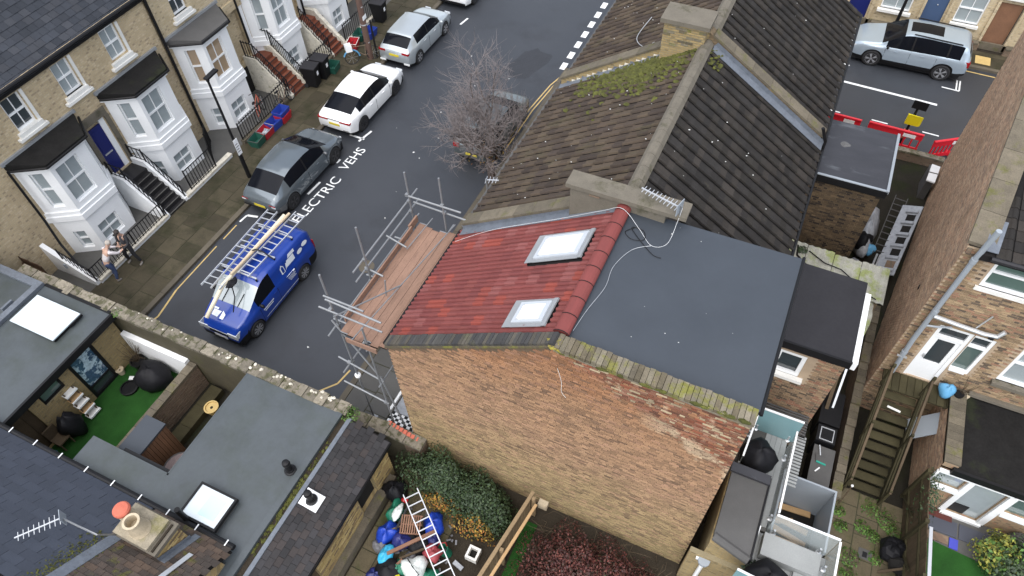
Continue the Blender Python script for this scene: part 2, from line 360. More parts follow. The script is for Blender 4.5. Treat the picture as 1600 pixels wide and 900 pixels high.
def window(parent, o, u, u0, v0, u1, v1, depth=.12, panes=2, bar=True, glass='glass', frame='white', sill='stone_w', sill_out=.1, sill_h=.12, fw=.06, label=None, name='window', sill_ext=.06, apron=False):
    """sash window filling a hole of wall(): frame object with pane and sill children"""
    o, u = Vector(o), Vector(u).normalized(); n = u.cross(Vector((0, 0, 1))); z = Vector((0, 0, 1))
    P0 = lambda a, b, d: o+u*a+z*b-n*d
    f = MB()
    def fr(a0, b0, a1, b1, d0=depth-.05, d1=depth+.02): f.obox(P0(a0, b0, d1), u*(a1-a0), z*(b1-b0), n*(d1-d0))
    fr(u0, v0, u0+fw, v1); fr(u1-fw, v0, u1, v1); fr(u0+fw, v0, u1-fw, v0+fw*1.2); fr(u0+fw, v1-fw, u1-fw, v1)
    vm = (v0+v1)/2; ivs = [(v0+fw*1.2, v1-fw)]
    if panes == 2:
        fr(u0+fw, vm-.03, u1-fw, vm+.03, depth-.06, depth+.015); ivs = [(v0+fw*1.2, vm-.03), (vm+.03, v1-fw)]
    if bar:
        um = (u0+u1)/2
        for a, b in ivs: fr(um-.014, a, um+.014, b, depth-.035, depth+.012)
    w = f.build(name, frame, parent)
    if label: w['label'] = label
    for a, b in ivs:
        MB().obox(P0(u0+fw, a, depth+.01), u*(u1-u0-2*fw), z*(b-a), n*.012).build('pane', glass, w)
    if sill:
        s = MB().obox(P0(u0-sill_ext, v0-sill_h, depth-.02), u*(u1-u0+2*sill_ext), z*sill_h, n*(depth+sill_out-.02))
        if apron: s.obox(P0(u0-sill_ext-.1, v0-sill_h-.1, -.002), u*(u1-u0+2*sill_ext+.2), z*.1, n*(sill_out+.03))
        s.build('sill', sill, w)
    return w
# ================================================================ SETTING: ground, roads, pavements
tag(MB().quad((-150,-120,-.03),(150,-120,-.03),(150,200,-.03),(-150,200,-.03)).build('ground', 'soil'), kind='structure')
tag(MB().quad((-18.4,6.62,0),(-10.2,6.62,0),(-10.2,70,0),(-18.4,70,0)).build('road', 'asphalt'), kind='structure')
tag(MB().quad((-10.2,27.0,-.004),(45,27.0,-.004),(45,34.05,-.004),(-10.2,34.05,-.004)).build('side_road', 'asphalt'), kind='structure')
def paint(name, polys, mat='paint', z=.004, kind='structure'):
    mb = MB()
    for p in polys: mb.quad(*[(x, y, z) for x, y in p])
    return tag(mb.build(name, mat), kind=kind)
def strip(p, q, w):
    p, q = Vector(p), Vector(q); d = (q-p).normalized(); n = Vector((-d.y, d.x))*w/2
    return [tuple(p-n), tuple(q-n), tuple(q+n), tuple(p+n)]
paint('parking_bay_line', [strip((-17.1,18.78),(-16.35,18.75),.1), strip((-16.5,18.55),(-16.35,19.35),.1),
    strip((-16.66,14.95),(-16.6,15.75),.1), strip((-16.62,17.0),(-16.6,17.25),.1), strip((-16.55,13.05),(-17.3,13.12),.1),
    strip((-18.2,13.0),(-17.75,13.1),.1), strip((-18.25,12.6),(-18.2,13.0),.08), strip((-16.6,28.3),(-16.5,28.95),.1)])
paint('kerb_dash_marking', [strip((-10.38-.012*i, 26.75+.95*i), (-10.39-.012*i, 27.3+.95*i), .27) for i in range(9)])
paint('yellow_line', [strip((-10.42,20.5),(-10.42,23.4),.06), strip((-10.42,23.4),(-10.25,25.4),.06), strip((-10.25,25.4),(-9.9,26.9),.06),
    strip((-10.58,20.5),(-10.58,23.4),.06), strip((-10.58,23.4),(-10.4,25.4),.06), strip((-10.4,25.4),(-10.05,26.9),.06)], 'paint_y', .006)
paint('worn_yellow_line', [strip((-18.2,6.9),(-18.0,7.7),.07), strip((-18.0,7.7),(-18.22,8.9),.07), strip((-18.22,8.9),(-18.25,11.2),.05), strip((-18.25,11.6),(-18.25,12.4),.05),
    strip((-11.3,7.15),(-10.6,8.0),.06), strip((-10.6,8.0),(-10.5,8.6),.06)], 'paint_y', .006)
paint('white_lane_line', [strip((1.81,30.86),(5.83,30.68),.14)]+[strip((x, 28.55),(x+.66, 28.52),.07) for x in (-.6, 1.4, 3.37, 5.42, 7.5)])
paint('side_bay_marking', [strip((6.5,32.1),(6.5,32.9),.06), strip((6.63,32.1),(6.63,32.9),.06), strip((5.9,32.12),(6.63,32.08),.07),
    strip((1.2,32.3),(1.2,33.2),.07), strip((1.36,32.3),(1.36,33.2),.07), strip((1.36,32.3),(1.9,32.2),.07)])
paint('side_yellow_line', [strip((6.7,33.8),(12,33.6),.07)], 'paint_y', .006)
# tarmac repairs and stains
def patch(name, x, y, rx, ry, mat, seed, z=.002, rot=0, n=22):
    rr = random.Random(seed); pts = []
    for i in range(n):
        t = 2*math.pi*i/n; k = rr.uniform(.86, 1.06)
        a, b = rx*k*math.copysign(abs(math.cos(t))**.6, math.cos(t)), ry*k*math.copysign(abs(math.sin(t))**.6, math.sin(t))
        pts.append((x+a*math.cos(rot)-b*math.sin(rot), y+a*math.sin(rot)+b*math.cos(rot), z))
    return tag(MB().quad(*pts).build(name, mat), kind='structure')
X_['tar'] = M('fresh_tarmac', (.022, .023, .027), .5, var=.25, scale=3, fine=60, finevar=.3, bump=.3)
X_['pale_stain'] = M('chalky_stain', (.1, .1, .1), .8, var=.5, scale=3, fine=30, finevar=.5)
X_['litter_white'] = M('paper_scrap', (.6, .6, .58), .8, var=.1)
patch('tarmac_repair', -12.0, 26.6, .75, 1.3, 'tar', 3, rot=-.25)
R2 = random.Random(11)
lit = MB()
for i in range(16):
    x, y = R2.uniform(-15.8, -10.8), R2.uniform(8, 27)
    if R2.random() < .5: x = R2.uniform(-14.5, -13)
    s = R2.uniform(.015, .055); lit.quad(*[(x+s*math.cos(a)*R2.uniform(.4, 1.3), y+s*math.sin(a)*R2.uniform(.4, 1.3), .009) for a in (0, 1.3, 2.5, 3.8, 5)])
tag(lit.build('litter', 'litter_white'), kind='stuff')
tag(MB().lathe((-12.4,12.65,.003),[(.3,0),(.3,.006)],18).build('manhole_cover', 'kerb'), 'round iron cover set in the tarmac in the middle of the road', 'manhole cover')

# left pavement of stone flags behind a granite kerb
def flags(name, x0, x1, y0, y1, cols, mat, seed, z=.1, rmin=.62, rmax=.95, piece='paving_slab', gap=.014):
    base = MB().box(x0, x1, y0, y1, -.02, z-.012).build(name, 'flag_gap'); tag(base, kind='structure')
    rr = random.Random(seed); cw = (x1-x0)/cols
    for c in range(cols):
        y = y0-rr.uniform(0, .5); xa, xb = x0+c*cw+gap, x0+(c+1)*cw-gap
        while y < y1:
            L = rr.uniform(rmin, rmax); ya, yb = max(y+gap, y0), min(y+L-gap, y1)
            if yb-ya > .1:
                dz = rr.uniform(-.004, .004); MB().box(xa, xb, ya, yb, z-.03, z+dz).build(piece, mat, base)
            y += L
    return base
def kerb(name, x0, x1, y0, y1, seed, z=.115, L=.92):
    base = MB().box(x0+.01, x1-.012, y0, y1, -.02, z-.02).build(name, 'soil'); tag(base, kind='structure')
    y = y0
    while y < y1-.2:
        MB().box(x0, x1, y+.006, min(y+L-.006, y1), -.01, z+random.Random(seed+y).uniform(-.004, .004)).build('kerb_stone', 'kerb', base); y += L
flags('pavement', -21.0, -18.6, 6.7, 33, 3, 'flag', 5)
kerb('kerb', -18.6, -18.4, 6.7, 33, 2)
flags('right_pavement', -10.0, -8.42, 7.2, 12.2, 2, 'slab_grey', 8, rmin=.7, rmax=1.1)
tag(MB().box(-10.0, -7, 12.2, 26.8, -.02, .1).build('far_right_pavement', 'slab_grey'), kind='structure')
kerb('right_kerb', -10.2, -10.0, 7.2, 26.8, 9)
# far pavement of the side street, and its kerb
flags('side_pavement', -6, 20, 34.25, 35.5, 1, 'flag', 4, rmin=1, rmax=1.4)
tag(MB().box(-6, 20, 34.05, 34.25, -.01, .115).build('side_kerb', 'kerb'), kind='structure')

# ================================================================ LEFT TERRACE (facade on x = -23, looking +x)
FX = -23.0
def canted(x0, x1, ya, yb, yc, yd):  # plan of a canted bay: back at x0 from ya to yd, front at x1 from yb to yc (ccw)
    return [(x0, ya), (x1, yb), (x1, yc), (x0, yd)]
def bay(parent, yb, yc, roof_mat, glass='glass', gl_low='glass', name='bay_window', cant=.62, box_sill=False):
    """two-storey canted bay with sash windows on its three faces, parapet roof and moulded bands"""
    ya, yd = yb-cant, yc+cant
    b = MB(); zt = 4.35
    faces = [((FX, ya, 0), (FX+1, yb, 0)), ((FX+1, yb, 0), (FX+1, yc, 0)), ((FX+1, yc, 0), (FX, yd, 0))]
    bobj = None; wins = []
    for i, (p, q) in enumerate(faces):
        p, q = Vector(p), Vector(q); L = (q-p).length; u = (q-p).normalized()
        if i == 1: hs_ = [(L*.14, .28, L*.72, 1.15), (L*.1, 2.42, L*.7, 4.0)]
        else: hs_ = [(L*.36, .28, L*.72, 1.15), (L*.34, 2.42, L*.72, 4.0)]
        wall(b, p, u, L, zt, hs_, .14)
        wins.append((p, u, hs_, i))
    bobj = b.build(name, 'render', parent)
    for p, u, hs_, i in wins:
        for k, h in enumerate(hs_):
            window(bobj, p, u, *h, depth=.14, panes=2, bar=(i == 1), glass=(gl_low if k == 0 else glass), sill=None, name='window', fw=.05)
    def ring(d0, d1, z0, z1):
        pl = lambda d: canted(FX, FX+1+d, ya-d*1.2, yb-d*.55, yc+d*.55, yd+d*1.2)
        return MB().prism(pl(d1), z0, z1)
    ring(0, .09, 1.78, 2.02).build('band', 'white', parent)
    ring(0, .05, 2.02, 2.2).build('band', 'white', parent)
    ring(0, .1, 4.2, 4.34).build('cornice', 'white', parent)
    pl = canted(FX, FX+1.16, ya-.14, yb-.08, yc+.08, yd+.14)
    r = MB().prism(pl, 4.36, lambda x, y: 4.42+(FX+1.16-x)*.11+(0.04 if x > FX+.5 else .05))
    ro = r.build('bay_roof', roof_mat, parent)
    MB().box(FX+.002, FX+.09, ya-.2, yd+.2, 4.56, 4.68).build('flashing', 'zinc', ro)
    g = MB()
    pg = [(FX+.1, ya-.17), (FX+1.19, yb-.11), (FX+1.19, yc+.11), (FX+.1, yd+.17)]
    for a, c in zip(pg, pg[1:]): g.tube([(*a, 4.36), (*c, 4.36)], .045, 6)
    g.build('gutter', 'black', ro)
    return bobj
def house_thing(label, y):
    return thing('terraced_house', label, 'house', (FX, y, 0), group='houses of the left terrace')
def facade(parent, y0, y1, holes, mat='stock', top=6.62, apron=True, glass='glass', low=None):
    hs_ = [(a-y0, b, c-y0, d) for a, b, c, d in holes]
    wb = MB(); wall(wb, (FX, y0, 0), (0, 1, 0), y1-y0, top, hs_, .13)
    wb.box(FX-.35, FX-.14, y0, y1, 0, top)
    wo = wb.build('wall', mat, parent)
    return wo
def slate_field(parent, name, o, u, v, nu, nv, w, l, mat, th=.012, lift=.018, limit=300, stagger=.5, order=None, mesh=None, skip=None, jit=.004, seed=1, clip=None, tilt=None):
    """courses of tiles or slates: o eave corner, u along the eave, v up the slope; first `limit` pieces single, rest joined"""
    o, u, v = Vector(o), Vector(u).normalized(), Vector(v).normalized(); n = u.cross(v)
    rr = random.Random(seed); spots = []
    for j in range(nv):
        sh = (j % 2)*stagger*w
        for i in range(-1 if stagger else 0, nu+(1 if stagger else 0)):
            a = i*w+sh
            if stagger and (a < -.5*w-1e-6 or a > nu*w-.5*w+1e-6): continue
            c = o+u*(a+w/2)+v*(j*l+l/2)
            if skip and skip(a+w/2, j*l+l/2, c): continue
            spots.append((i, j, a))
    if order: spots.sort(key=lambda s: order(o+u*(s[2]+w/2)+v*(s[1]*l+l/2)))
    off = Vector(WL[parent.name])
    if mesh is None:
        mbm = MB(); g = .004
        mbm.obox((g, 0, 0), (w-2*g, 0, 0), (0, l*1.12, 0), (0, 0, th)); mesh = mbm.mesh(name, mat)
    tl = tilt if tilt is not None else lift/l
    vv = (v-n*tl).normalized(); nn = u.cross(vv)
    rest = MB()
    for k, (i, j, a) in enumerate(spots):
        p = o+u*a+v*(j*l)+n*(lift+rr.uniform(-jit, jit))
        m4 = Matrix(((u.x, vv.x, nn.x, p.x), (u.y, vv.y, nn.y, p.y), (u.z, vv.z, nn.z, p.z), (0, 0, 0, 1)))
        if k < limit:
            inst(name, mesh, parent, None, mat4=Matrix.Translation(-off) @ m4)
        else:
            b0 = len(rest.v); rest.v += [tuple(m4 @ x.co) for x in mesh.vertices]
            for f in mesh.polygons: rest.f.append(tuple(b0+q for q in f.vertices)); rest.m.append(0)
    if rest.f: tag(rest.build(name, mat, parent), kind='stuff')

# ---- double-fronted house with the navy door
h1 = house_thing('yellow brick house with two white bays under black roofs and a navy front door', 12)
facade(h1, 5.5, 16.2, [(9.72, 5.1, 10.45, 6.3), (11.78, 5.12, 12.5, 6.3), (13.98, 5.15, 14.72, 6.33), (11.72, 1.5, 12.52, 3.75)])
for a, c in ((9.72, 10.45), (11.78, 12.5), (13.98, 14.72)):
    window(h1, (FX, 0, 0), (0, 1, 0), a, 5.12, c, 6.31, .13, glass='glass_dark' if a < 10 else 'glass', sill='stone_w', sill_out=.12, sill_h=.16, sill_ext=.12, apron=True)
    MB().box(FX+.003, FX+.03, c+.02, c+.13, 5.1, 6.31).build('window_jamb', 'stone_w', h1)
bay(h1, 9.35, 10.88, 'bay_felt'); bay(h1, 13.48, 15.02, 'bay_felt')
d = MB().box(FX-.12, FX-.06, 11.74, 12.3, 1.5, 3.55).build('front_door', 'blue_door', h1)
MB().box(FX-.055, FX-.03, 11.84, 12.2, 2.35, 2.4).build('letter_plate', 'alu', d)
MB().box(FX-.058, FX-.045, 11.82, 12.22, 2.55, 3.4).build('door_panel', 'blue_door', d)
MB().box(FX-.13, FX-.02, 12.3, 12.52, 1.5, 3.75).build('door_frame', 'white', h1)
lint = MB().box(FX+.003, FX+.05, 11.5, 12.72, 3.76, 4.1); lint.box(FX+.003, FX+.07, 12.56, 12.74, 1.5, 3.76); lint.box(FX+.003, FX+.07, 11.5, 11.68, 1.5, 3.76)
lint.build('door_surround', 'concrete', h1)
MB().box(FX-.1, FX+.12, 5.4, 16.25, 6.55, 6.66).build('eaves_board', 'stock', h1)
gt = MB().tube([(FX+.2, 5.4, 6.66), (FX+.2, 16.3, 6.66)], .07, 8); gt.build('gutter', 'black', h1)
r1 = MB().prism([(FX-7, 5.4), (FX+.14, 5.4), (FX+.14, 16.3), (FX-7, 16.3)], lambda x, y: 6.5+(FX-x)*.62, lambda x, y: 6.66+(FX-x)*.62).build('roof', 'gap', h1)
sv = Vector((-1, 0, .62)).normalized()
slate_field(r1, 'slate', (FX+.2, 7.2, 6.67-.12), (0, 1, 0), sv, 30, 16, .3, .27, 'slate', th=.01, lift=.012, order=lambda c: (c-Vector((-10, 6, 20))).length, seed=3)
# flank of the same house, low white side wall
MB().box(FX-.3, FX, 4.5, 5.5, 0, 6.6).build('side_wall', 'stock', h1)
def drainpipe(label, pts, r=.045, mat='black', grp=None):
    mb = MB().tube(pts, r, 7); z0, z1 = pts[0][2], pts[-1][2]
    return tag(mb.build('drainpipe', mat), label, 'drainpipe', grp)
drainpipe('black drainpipe on the party line between the navy-door house and the next house', [(FX+.1, 16.25, 6.6), (FX+.1, 16.25, 4.4), (FX+.14, 16.22, 4.2), (FX+.12, 16.2, .2)], .06)
drainpipe('black drainpipe beside the white bay nearest the two standing people', [(FX+.16, 8.55, 4.4), (FX+.18, 8.5, 2.2), (FX+.5, 8.3, 1.2), (FX+1.4, 8.02, .5), (FX+1.4, 8.02, .15)], .045)
# front areas: paved, low white walls, black stair with white cheeks
tag(MB().box(FX, -20.98, 5.5, 33, -.02, .05).build('front_area', 'slab_grey'), kind='structure')
def front_wall(label, y0, y1, mat='coping_w', h=.28):
    t = thing('garden_wall', label, 'garden wall', (-20.95, y0, 0))
    MB().box(-21.03, -20.87, y0, y1, 0, h-.08).build('wall', 'render' if mat == 'coping_w' else 'coping', t)
    n = max(2, int((y1-y0)/.6)); L = (y1-y0)/n
    for i in range(n): MB().box(-21.06, -20.84, y0+i*L+.004, y0+(i+1)*L-.004, h-.08, h+random.Random(i).uniform(0, .012)).build('coping_stone', mat, t)
    return t
front_wall('low white front wall in front of the bay beside the two people', 8.0, 11.6)
front_wall('low white front wall before the second bay right of the black steps', 12.72, 15.5)
front_wall('mossy low front wall behind the row of recycling boxes', 16.35, 19.75, 'coping')
front_wall('mossy low front wall behind the two wheelie bins', 21.05, 23.2, 'coping')
front_wall('low front wall before the farthest white house by the telegraph pole', 24.4, 27.5, 'coping_w')
# white side wall at the end of the terrace
sw = thing('side_garden_wall', 'low white rendered wall running back from the pavement beside the end house', 'garden wall', (-22, 7.95, 0))
MB().prism([(FX, 7.85), (-20.95, 7.85), (-20.95, 8.02), (FX, 8.02)], 0, lambda x, y: .3+max(0, (-21.6-x))*.75).build('wall', 'render', sw)
MB().box(-22.2, -22.12, 7.8, 7.85, .55, .75).build('meter_box', 'plastic_grey', sw)

X_['fence_brown'] = M('brown_fence_wood', (.075, .045, .028), .85, var=.3, scale=3, fine=30, finevar=.25, rnd=.2, spec=.2)
ef = thing('timber_fence', 'brown timber fence beside the end house at the left edge', 'fence', (-24, 7.1, 0))
for i in range(34): MB().box(-27+i*.15, -26.856+i*.15, 7.08, 7.11, 0, 1.55+.02*(i % 3)).build('fence_board', 'fence_brown', ef)
MB().box(-27, -21.9, 7.03, 7.08, 1.2, 1.29).build('fence_rail', 'fence_brown', ef)
def stairs(label, y0, y1, x_top, x_bot, zt, n, mat, land_x, cheek='render', tread_edge=None):
    t = thing('front_steps', label, 'steps', (x_bot, (y0+y1)/2, 0))
    st = (x_bot-x_top)/n; rz = zt/(n+1)
    MB().box(land_x, x_top, y0, y1, .02, zt).build('landing', mat, t)
    for i in range(n):
        z = zt-(i+1)*rz; x = x_top+i*st
        s_ = MB().box(x, x+st, y0, y1, .02, z).build('step', mat, t)
        MB().box(x+st-.035, x+st+.012, y0+.005, y1-.005, z, z+.012).build('nosing', tread_edge or mat, s_)
    for s, (a, b) in enumerate(((y0-.2, y0-.003), (y1+.003, y1+.2))):
        c = MB()
        prof = lambda x, y: .16+max(0, min(zt, zt-(x-x_top)/(x_bot-x_top)*zt))+.1
        xs = [land_x+.0]+[x_top+(x_bot-x_top)*i/(2*n) for i in range(2*n+1)]
        for p, q in zip(xs, xs[1:]): c.prism([(p, a), (q, a), (q, b), (p, b)], 0, lambda x, y: prof(x, y)+.03*math.sin(x*16))
        c.build('cheek_wall', cheek, t)
    return t
stairs('black tiled steps with white cheek walls up to the navy front door', 11.68, 12.58, -22.25, -20.9, 1.42, 7, 'black_step', FX-.02, tread_edge='slab_grey')
stairs('red tiled steps with black railings between the second and third house', 19.95, 20.85, -22.3, -20.85, 1.5, 7, 'red_step', FX-.02, 'coping_w', 'black_step')
stairs('short flight of red tiled steps behind the wheelie bins', 23.35, 24.25, -22.3, -20.9, 1.4, 7, 'red_step', FX-.02, 'coping_w', 'black_step')

# ---- railings
bal_mesh = MB().box(-.011, .011, -.011, .011, 0, 1).mesh('baluster', 'black')
spear_mb = MB().box(-.011, .011, -.011, .011, 0, .9); spear_mb.lathe((0, 0, .88), [(.012, 0), (.04, .05), (.004, .14)], 5)
spear_mesh = spear_mb.mesh('baluster', 'black')
def railing(label, pts, h=.62, step=.14, spear=False, grp='black iron railings of the left terrace'):
    t = thing('iron_railing', label, 'railing', pts[0], group=grp)
    ra = MB(); o = Vector(pts[0])
    for p, q in zip(pts, pts[1:]):
        p, q = Vector(p), Vector(q); up = Vector((0, 0, h))
        ra.bar(p+up, q+up, .035, .025); ra.bar(p+Vector((0, 0, .06)), q+Vector((0, 0, .06)), .025, .02)
    ra.build('rail', 'black', t)
    for p, q in zip(pts, pts[1:]):
        p, q = Vector(p), Vector(q); n = max(2, int((q-p).length/step))
        for i in range(n+1):
            b = inst('baluster', spear_mesh if spear else bal_mesh, t, p.lerp(q, i/n)-o); b.scale = (1, 1, h*(1.12 if spear else 1))
            if spear: b.scale = (1, 1, h*1.1)
    for p in pts: MB().box(p[0]-.022, p[0]+.022, p[1]-.022, p[1]+.022, p[2], p[2]+h+.06).build('post', 'black', t)
    return t
railing('black railing on the low wall round the end bay beside the two people', [(-22.2, 7.93, .75), (-20.95, 7.93, .3), (-20.95, 9.9, .28), (-20.95, 11.5, .28)], .62)
railing('black railing down the left cheek of the black steps', [(FX+.1, 11.58, 1.7), (-22.2, 11.58, 1.68), (-20.95, 11.58, .28)], .55, .22)
railing('black railing down the right cheek of the black steps', [(FX+.1, 12.68, 1.7), (-22.2, 12.68, 1.68), (-20.95, 12.68, .28)], .55, .22)
railing('black railing round the sunken area before the second bay', [(-20.95, 13.1, .28), (-20.95, 14.6, .28), (-21.9, 15.35, .1), (-22.4, 15.9, .1)], .95)
railing('spear topped black railing on the mossy wall beside the lamp post', [(-20.95, 16.4, .3), (-20.95, 19.7, .3)], .8, .15, True)
railing('spear topped black railing down the left side of the red steps', [(FX+.1, 19.84, 1.75), (-22.3, 19.84, 1.75), (-20.95, 19.84, .3)], .75, .15, True)
railing('spear topped black railing down the right side of the red steps', [(FX+.1, 20.96, 1.75), (-22.3, 20.96, 1.75), (-20.95, 20.96, .3)], .75, .15, True)
railing('spear topped black railing behind the wheelie bins', [(-20.95, 21.1, .3), (-20.95, 23.2, .3), (-22.3, 23.25, 1.6)], .8, .15, True)
railing('spear topped black railing before the farthest white house', [(-20.95, 24.45, .3), (-20.95, 27.4, .3)], .8, .15, True)

# ---- second, third and fourth houses
def house2(label, y0, y1, yb, yc, roof, brick, dy, glass, door_mat, up=None, gl_low='glass', nav=True):
    h = house_thing(label, (y0+y1)/2)
    holes = [(dy, 1.55, dy+.8, 3.85)]
    if up: holes.append((up, 5.12, up+.72, 6.33))
    facade(h, y0, y1, holes, brick)
    if up: window(h, (FX, 0, 0), (0, 1, 0), up, 5.12, up+.72, 6.33, .13, glass='glass_dark', sill_out=.12, sill_h=.16, sill_ext=.12, apron=True)
    bay(h, yb, yc, roof, glass, gl_low)
    MB().box(FX-.45, FX-.38, dy-.05, dy+.85, 1.5, 3.9).build('front_door', door_mat, h)
    MB().box(FX+.003, FX+.06, dy+.82, dy+1.05, 1.5, 4.2).build('door_jamb', 'white', h)
    MB().box(FX+.003, FX+.09, dy-.2, dy+1.1, 3.86, 4.25).build('door_lintel', 'stock_pale', h)
    MB().tube([(FX+.2, y0, 6.66), (FX+.2, y1, 6.66)], .07, 8).build('gutter', 'black', h)
    rr = MB().prism([(FX-7, y0), (FX+.14, y0), (FX+.14, y1), (FX-7, y1)], lambda x, y: 6.5+(FX-x)*.62, lambda x, y: 6.67+(FX-x)*.62).build('roof', 'slate', h)
    return h
house2('pale brick house with tan blinds in its white bay and a grey bay roof', 16.3, 20.3, 17.15, 18.62, 'felt_grey', 'stock_pale', 19.55, 'glass_warm', 'dark', 17.28)
house2('white house above the wheelie bins with a stained bay sill', 20.35, 24.2, 21.3, 22.7, 'felt', 'stock_pale', 23.2, 'glass', 'blue_door2')
house2('farthest white house of the left terrace behind the telegraph pole', 24.25, 28.3, 25.0, 26.4, 'felt', 'stock_pale', 27.2, 'glass', 'dark')
house2('white rendered house at the far top edge beyond the telegraph pole', 28.35, 32.4, 29.1, 30.5, 'felt', 'stock_pale', 31.3, 'glass', 'dark')
drainpipe('black drainpipe between the stained bay and the farthest white house', [(FX+.12, 24.2, 6.5), (FX+.15, 24.2, .2)], .05)
drainpipe('black drainpipe left of the stained bay', [(FX+.12, 20.3, 6.5), (FX+.12, 20.3, 2.2)], .05)
# basement doors beside the bays
for lab, y in (('dark basement doorway under the black steps beside the end bay', 11.05), ('dark basement doorway beside the tan-blind bay behind the bicycle', 19.1), ('dark basement doorway beside the farthest bay', 26.9)):
    t = thing('basement_door', lab, 'door', (FX+.1, y, 0))
    MB().box(FX+.02, FX+.06, y, y+.75, .05, 1.3).build('door', 'dark', t)
    MB().box(FX+.02, FX+.1, y-.1, y-.003, .05, 1.4).build('door_frame', 'white', t)
# ================================================================ MAIN ROW: the gable-ended house being re-roofed, and its two neighbours
# gable brick: colour drifts from ochre at the foot over pinkish tan to red-brown under the coping
def gable_mat():
    m, nt, b = new_mat('gable_stock_brick')
    g = _n(nt, 'ShaderNodeNewGeometry'); pos = g.outputs['Position']
    sx = _n(nt, 'ShaderNodeSeparateXYZ'); nt.links.new(pos, sx.inputs[0])
    oi = _n(nt, 'ShaderNodeObjectInfo')
    rnd = _math(nt, 'FRACT', _math(nt, 'ADD', oi.outputs['Random'], g.outputs['Random Per Island']))      # one value for each brick
    n1 = _noise(nt, pos, .9, 6, .65); n2 = _noise(nt, pos, 25, 3); n3 = _noise(nt, pos, 2.2, 5, .6)
    zz = _math(nt, 'ADD', sx.outputs[2], _math(nt, 'MULTIPLY', _math(nt, 'SUBTRACT', n1, .5), 3.2))
    zz = _math(nt, 'DIVIDE', zz, 9.0)
    base = _ramp(nt, zz, [(0, (.26, .2, .095)), (.26, (.32, .225, .115)), (.45, (.345, .215, .125)), (.7, (.335, .195, .108)), (.88, (.3, .145, .07))])
    # the rebuilt courses under the rear coping: red, brown and cream bricks
    d = _math(nt, 'SUBTRACT', 8.3, sx.outputs[2]); dd = _math(nt, 'ADD', d, _math(nt, 'MULTIPLY', _math(nt, 'SUBTRACT', n3, .5), 1.3))
    xr = _math(nt, 'ADD', _math(nt, 'MULTIPLY', sx.outputs[0], .5), 1.5)        # zone deepens towards the rear
    zone = _ramp(nt, _math(nt, 'SUBTRACT', xr, dd), [(0.0, 0.0), (.22, 1.0)])
    redc = _ramp(nt, rnd, [(0, (.21, .085, .048)), (.28, (.26, .115, .062)), (.46, (.15, .065, .038)), (.58, (.3, .15, .075)), (.72, (.42, .33, .21)), (.86, (.25, .08, .042))], 'CONSTANT')
    col = _mix(nt, zone, base, redc)
    col = _mix(nt, _ramp(nt, _math(nt, 'ADD', _math(nt, 'MULTIPLY', n3, .9), _math(nt, 'MULTIPLY', zone, .13)), [(.63, 0.0), (.7, .8)]), col, (.5, .39, .26))
    # a pale salty band under the rebuilt courses towards the rear corner
    ln = _math(nt, 'SUBTRACT', sx.outputs[2], _math(nt, 'SUBTRACT', 6.85, _math(nt, 'MULTIPLY', sx.outputs[0], .5)))
    bnd = _math(nt, 'SUBTRACT', _math(nt, 'ADD', .3, _math(nt, 'MULTIPLY', _math(nt, 'SUBTRACT', n3, .5), 1.6)), _math(nt, 'ABSOLUTE', ln))
    bnd = _math(nt, 'MULTIPLY', _ramp(nt, bnd, [(0.0, 0.0), (.2, .85)]), _ramp(nt, _math(nt, 'ADD', sx.outputs[0], .9), [(0.0, 0.0), (.8, 1.0)]))
    col = _mix(nt, bnd, col, (.5, .38, .25))
    dk = _math(nt, 'MULTIPLY', _math(nt, 'GREATER_THAN', rnd, .9), _math(nt, 'SUBTRACT', 1.0, zone))
    col = _mix(nt, _math(nt, 'MULTIPLY', dk, .72), col, (.13, .08, .052))
    col = _mix(nt, _math(nt, 'MULTIPLY', _math(nt, 'LESS_THAN', rnd, .14), .4), col, (.36, .2, .135))
    k = _math(nt, 'ADD', .37, _math(nt, 'MULTIPLY', n1, .45)); k = _math(nt, 'ADD', k, _math(nt, 'MULTIPLY', n3, .3)); k = _math(nt, 'ADD', k, _math(nt, 'MULTIPLY', _math(nt, 'SUBTRACT', n2, .5), .5))
    k = _math(nt, 'ADD', k, _math(nt, 'SUBTRACT', _math(nt, 'MULTIPLY', _math(nt, 'FRACT', _math(nt, 'MULTIPLY', rnd, 13.7)), .5), .1))
    cc = _n(nt, 'ShaderNodeCombineColor'); [nt.links.new(k, cc.inputs[i]) for i in range(3)]
    col = _mix(nt, 1.0, col, cc.outputs[0], 'MULTIPLY')
    nt.links.new(col, b.inputs['Base Color']); b.inputs['Roughness'].default_value = .88
    bp = _n(nt, 'ShaderNodeBump'); bp.inputs['Strength'].default_value = .5; bp.inputs['Distance'].default_value = .012
    nt.links.new(n2, bp.inputs['Height']); nt.links.new(bp.outputs[0], b.inputs['Normal'])
    return m
X_['gable'] = gable_mat()
X_['gable_mortar'] = M('gable_mortar', (.117, .0819, .0507), .95, var=.3, scale=1.2, fine=50, finevar=.3, bump=.2)

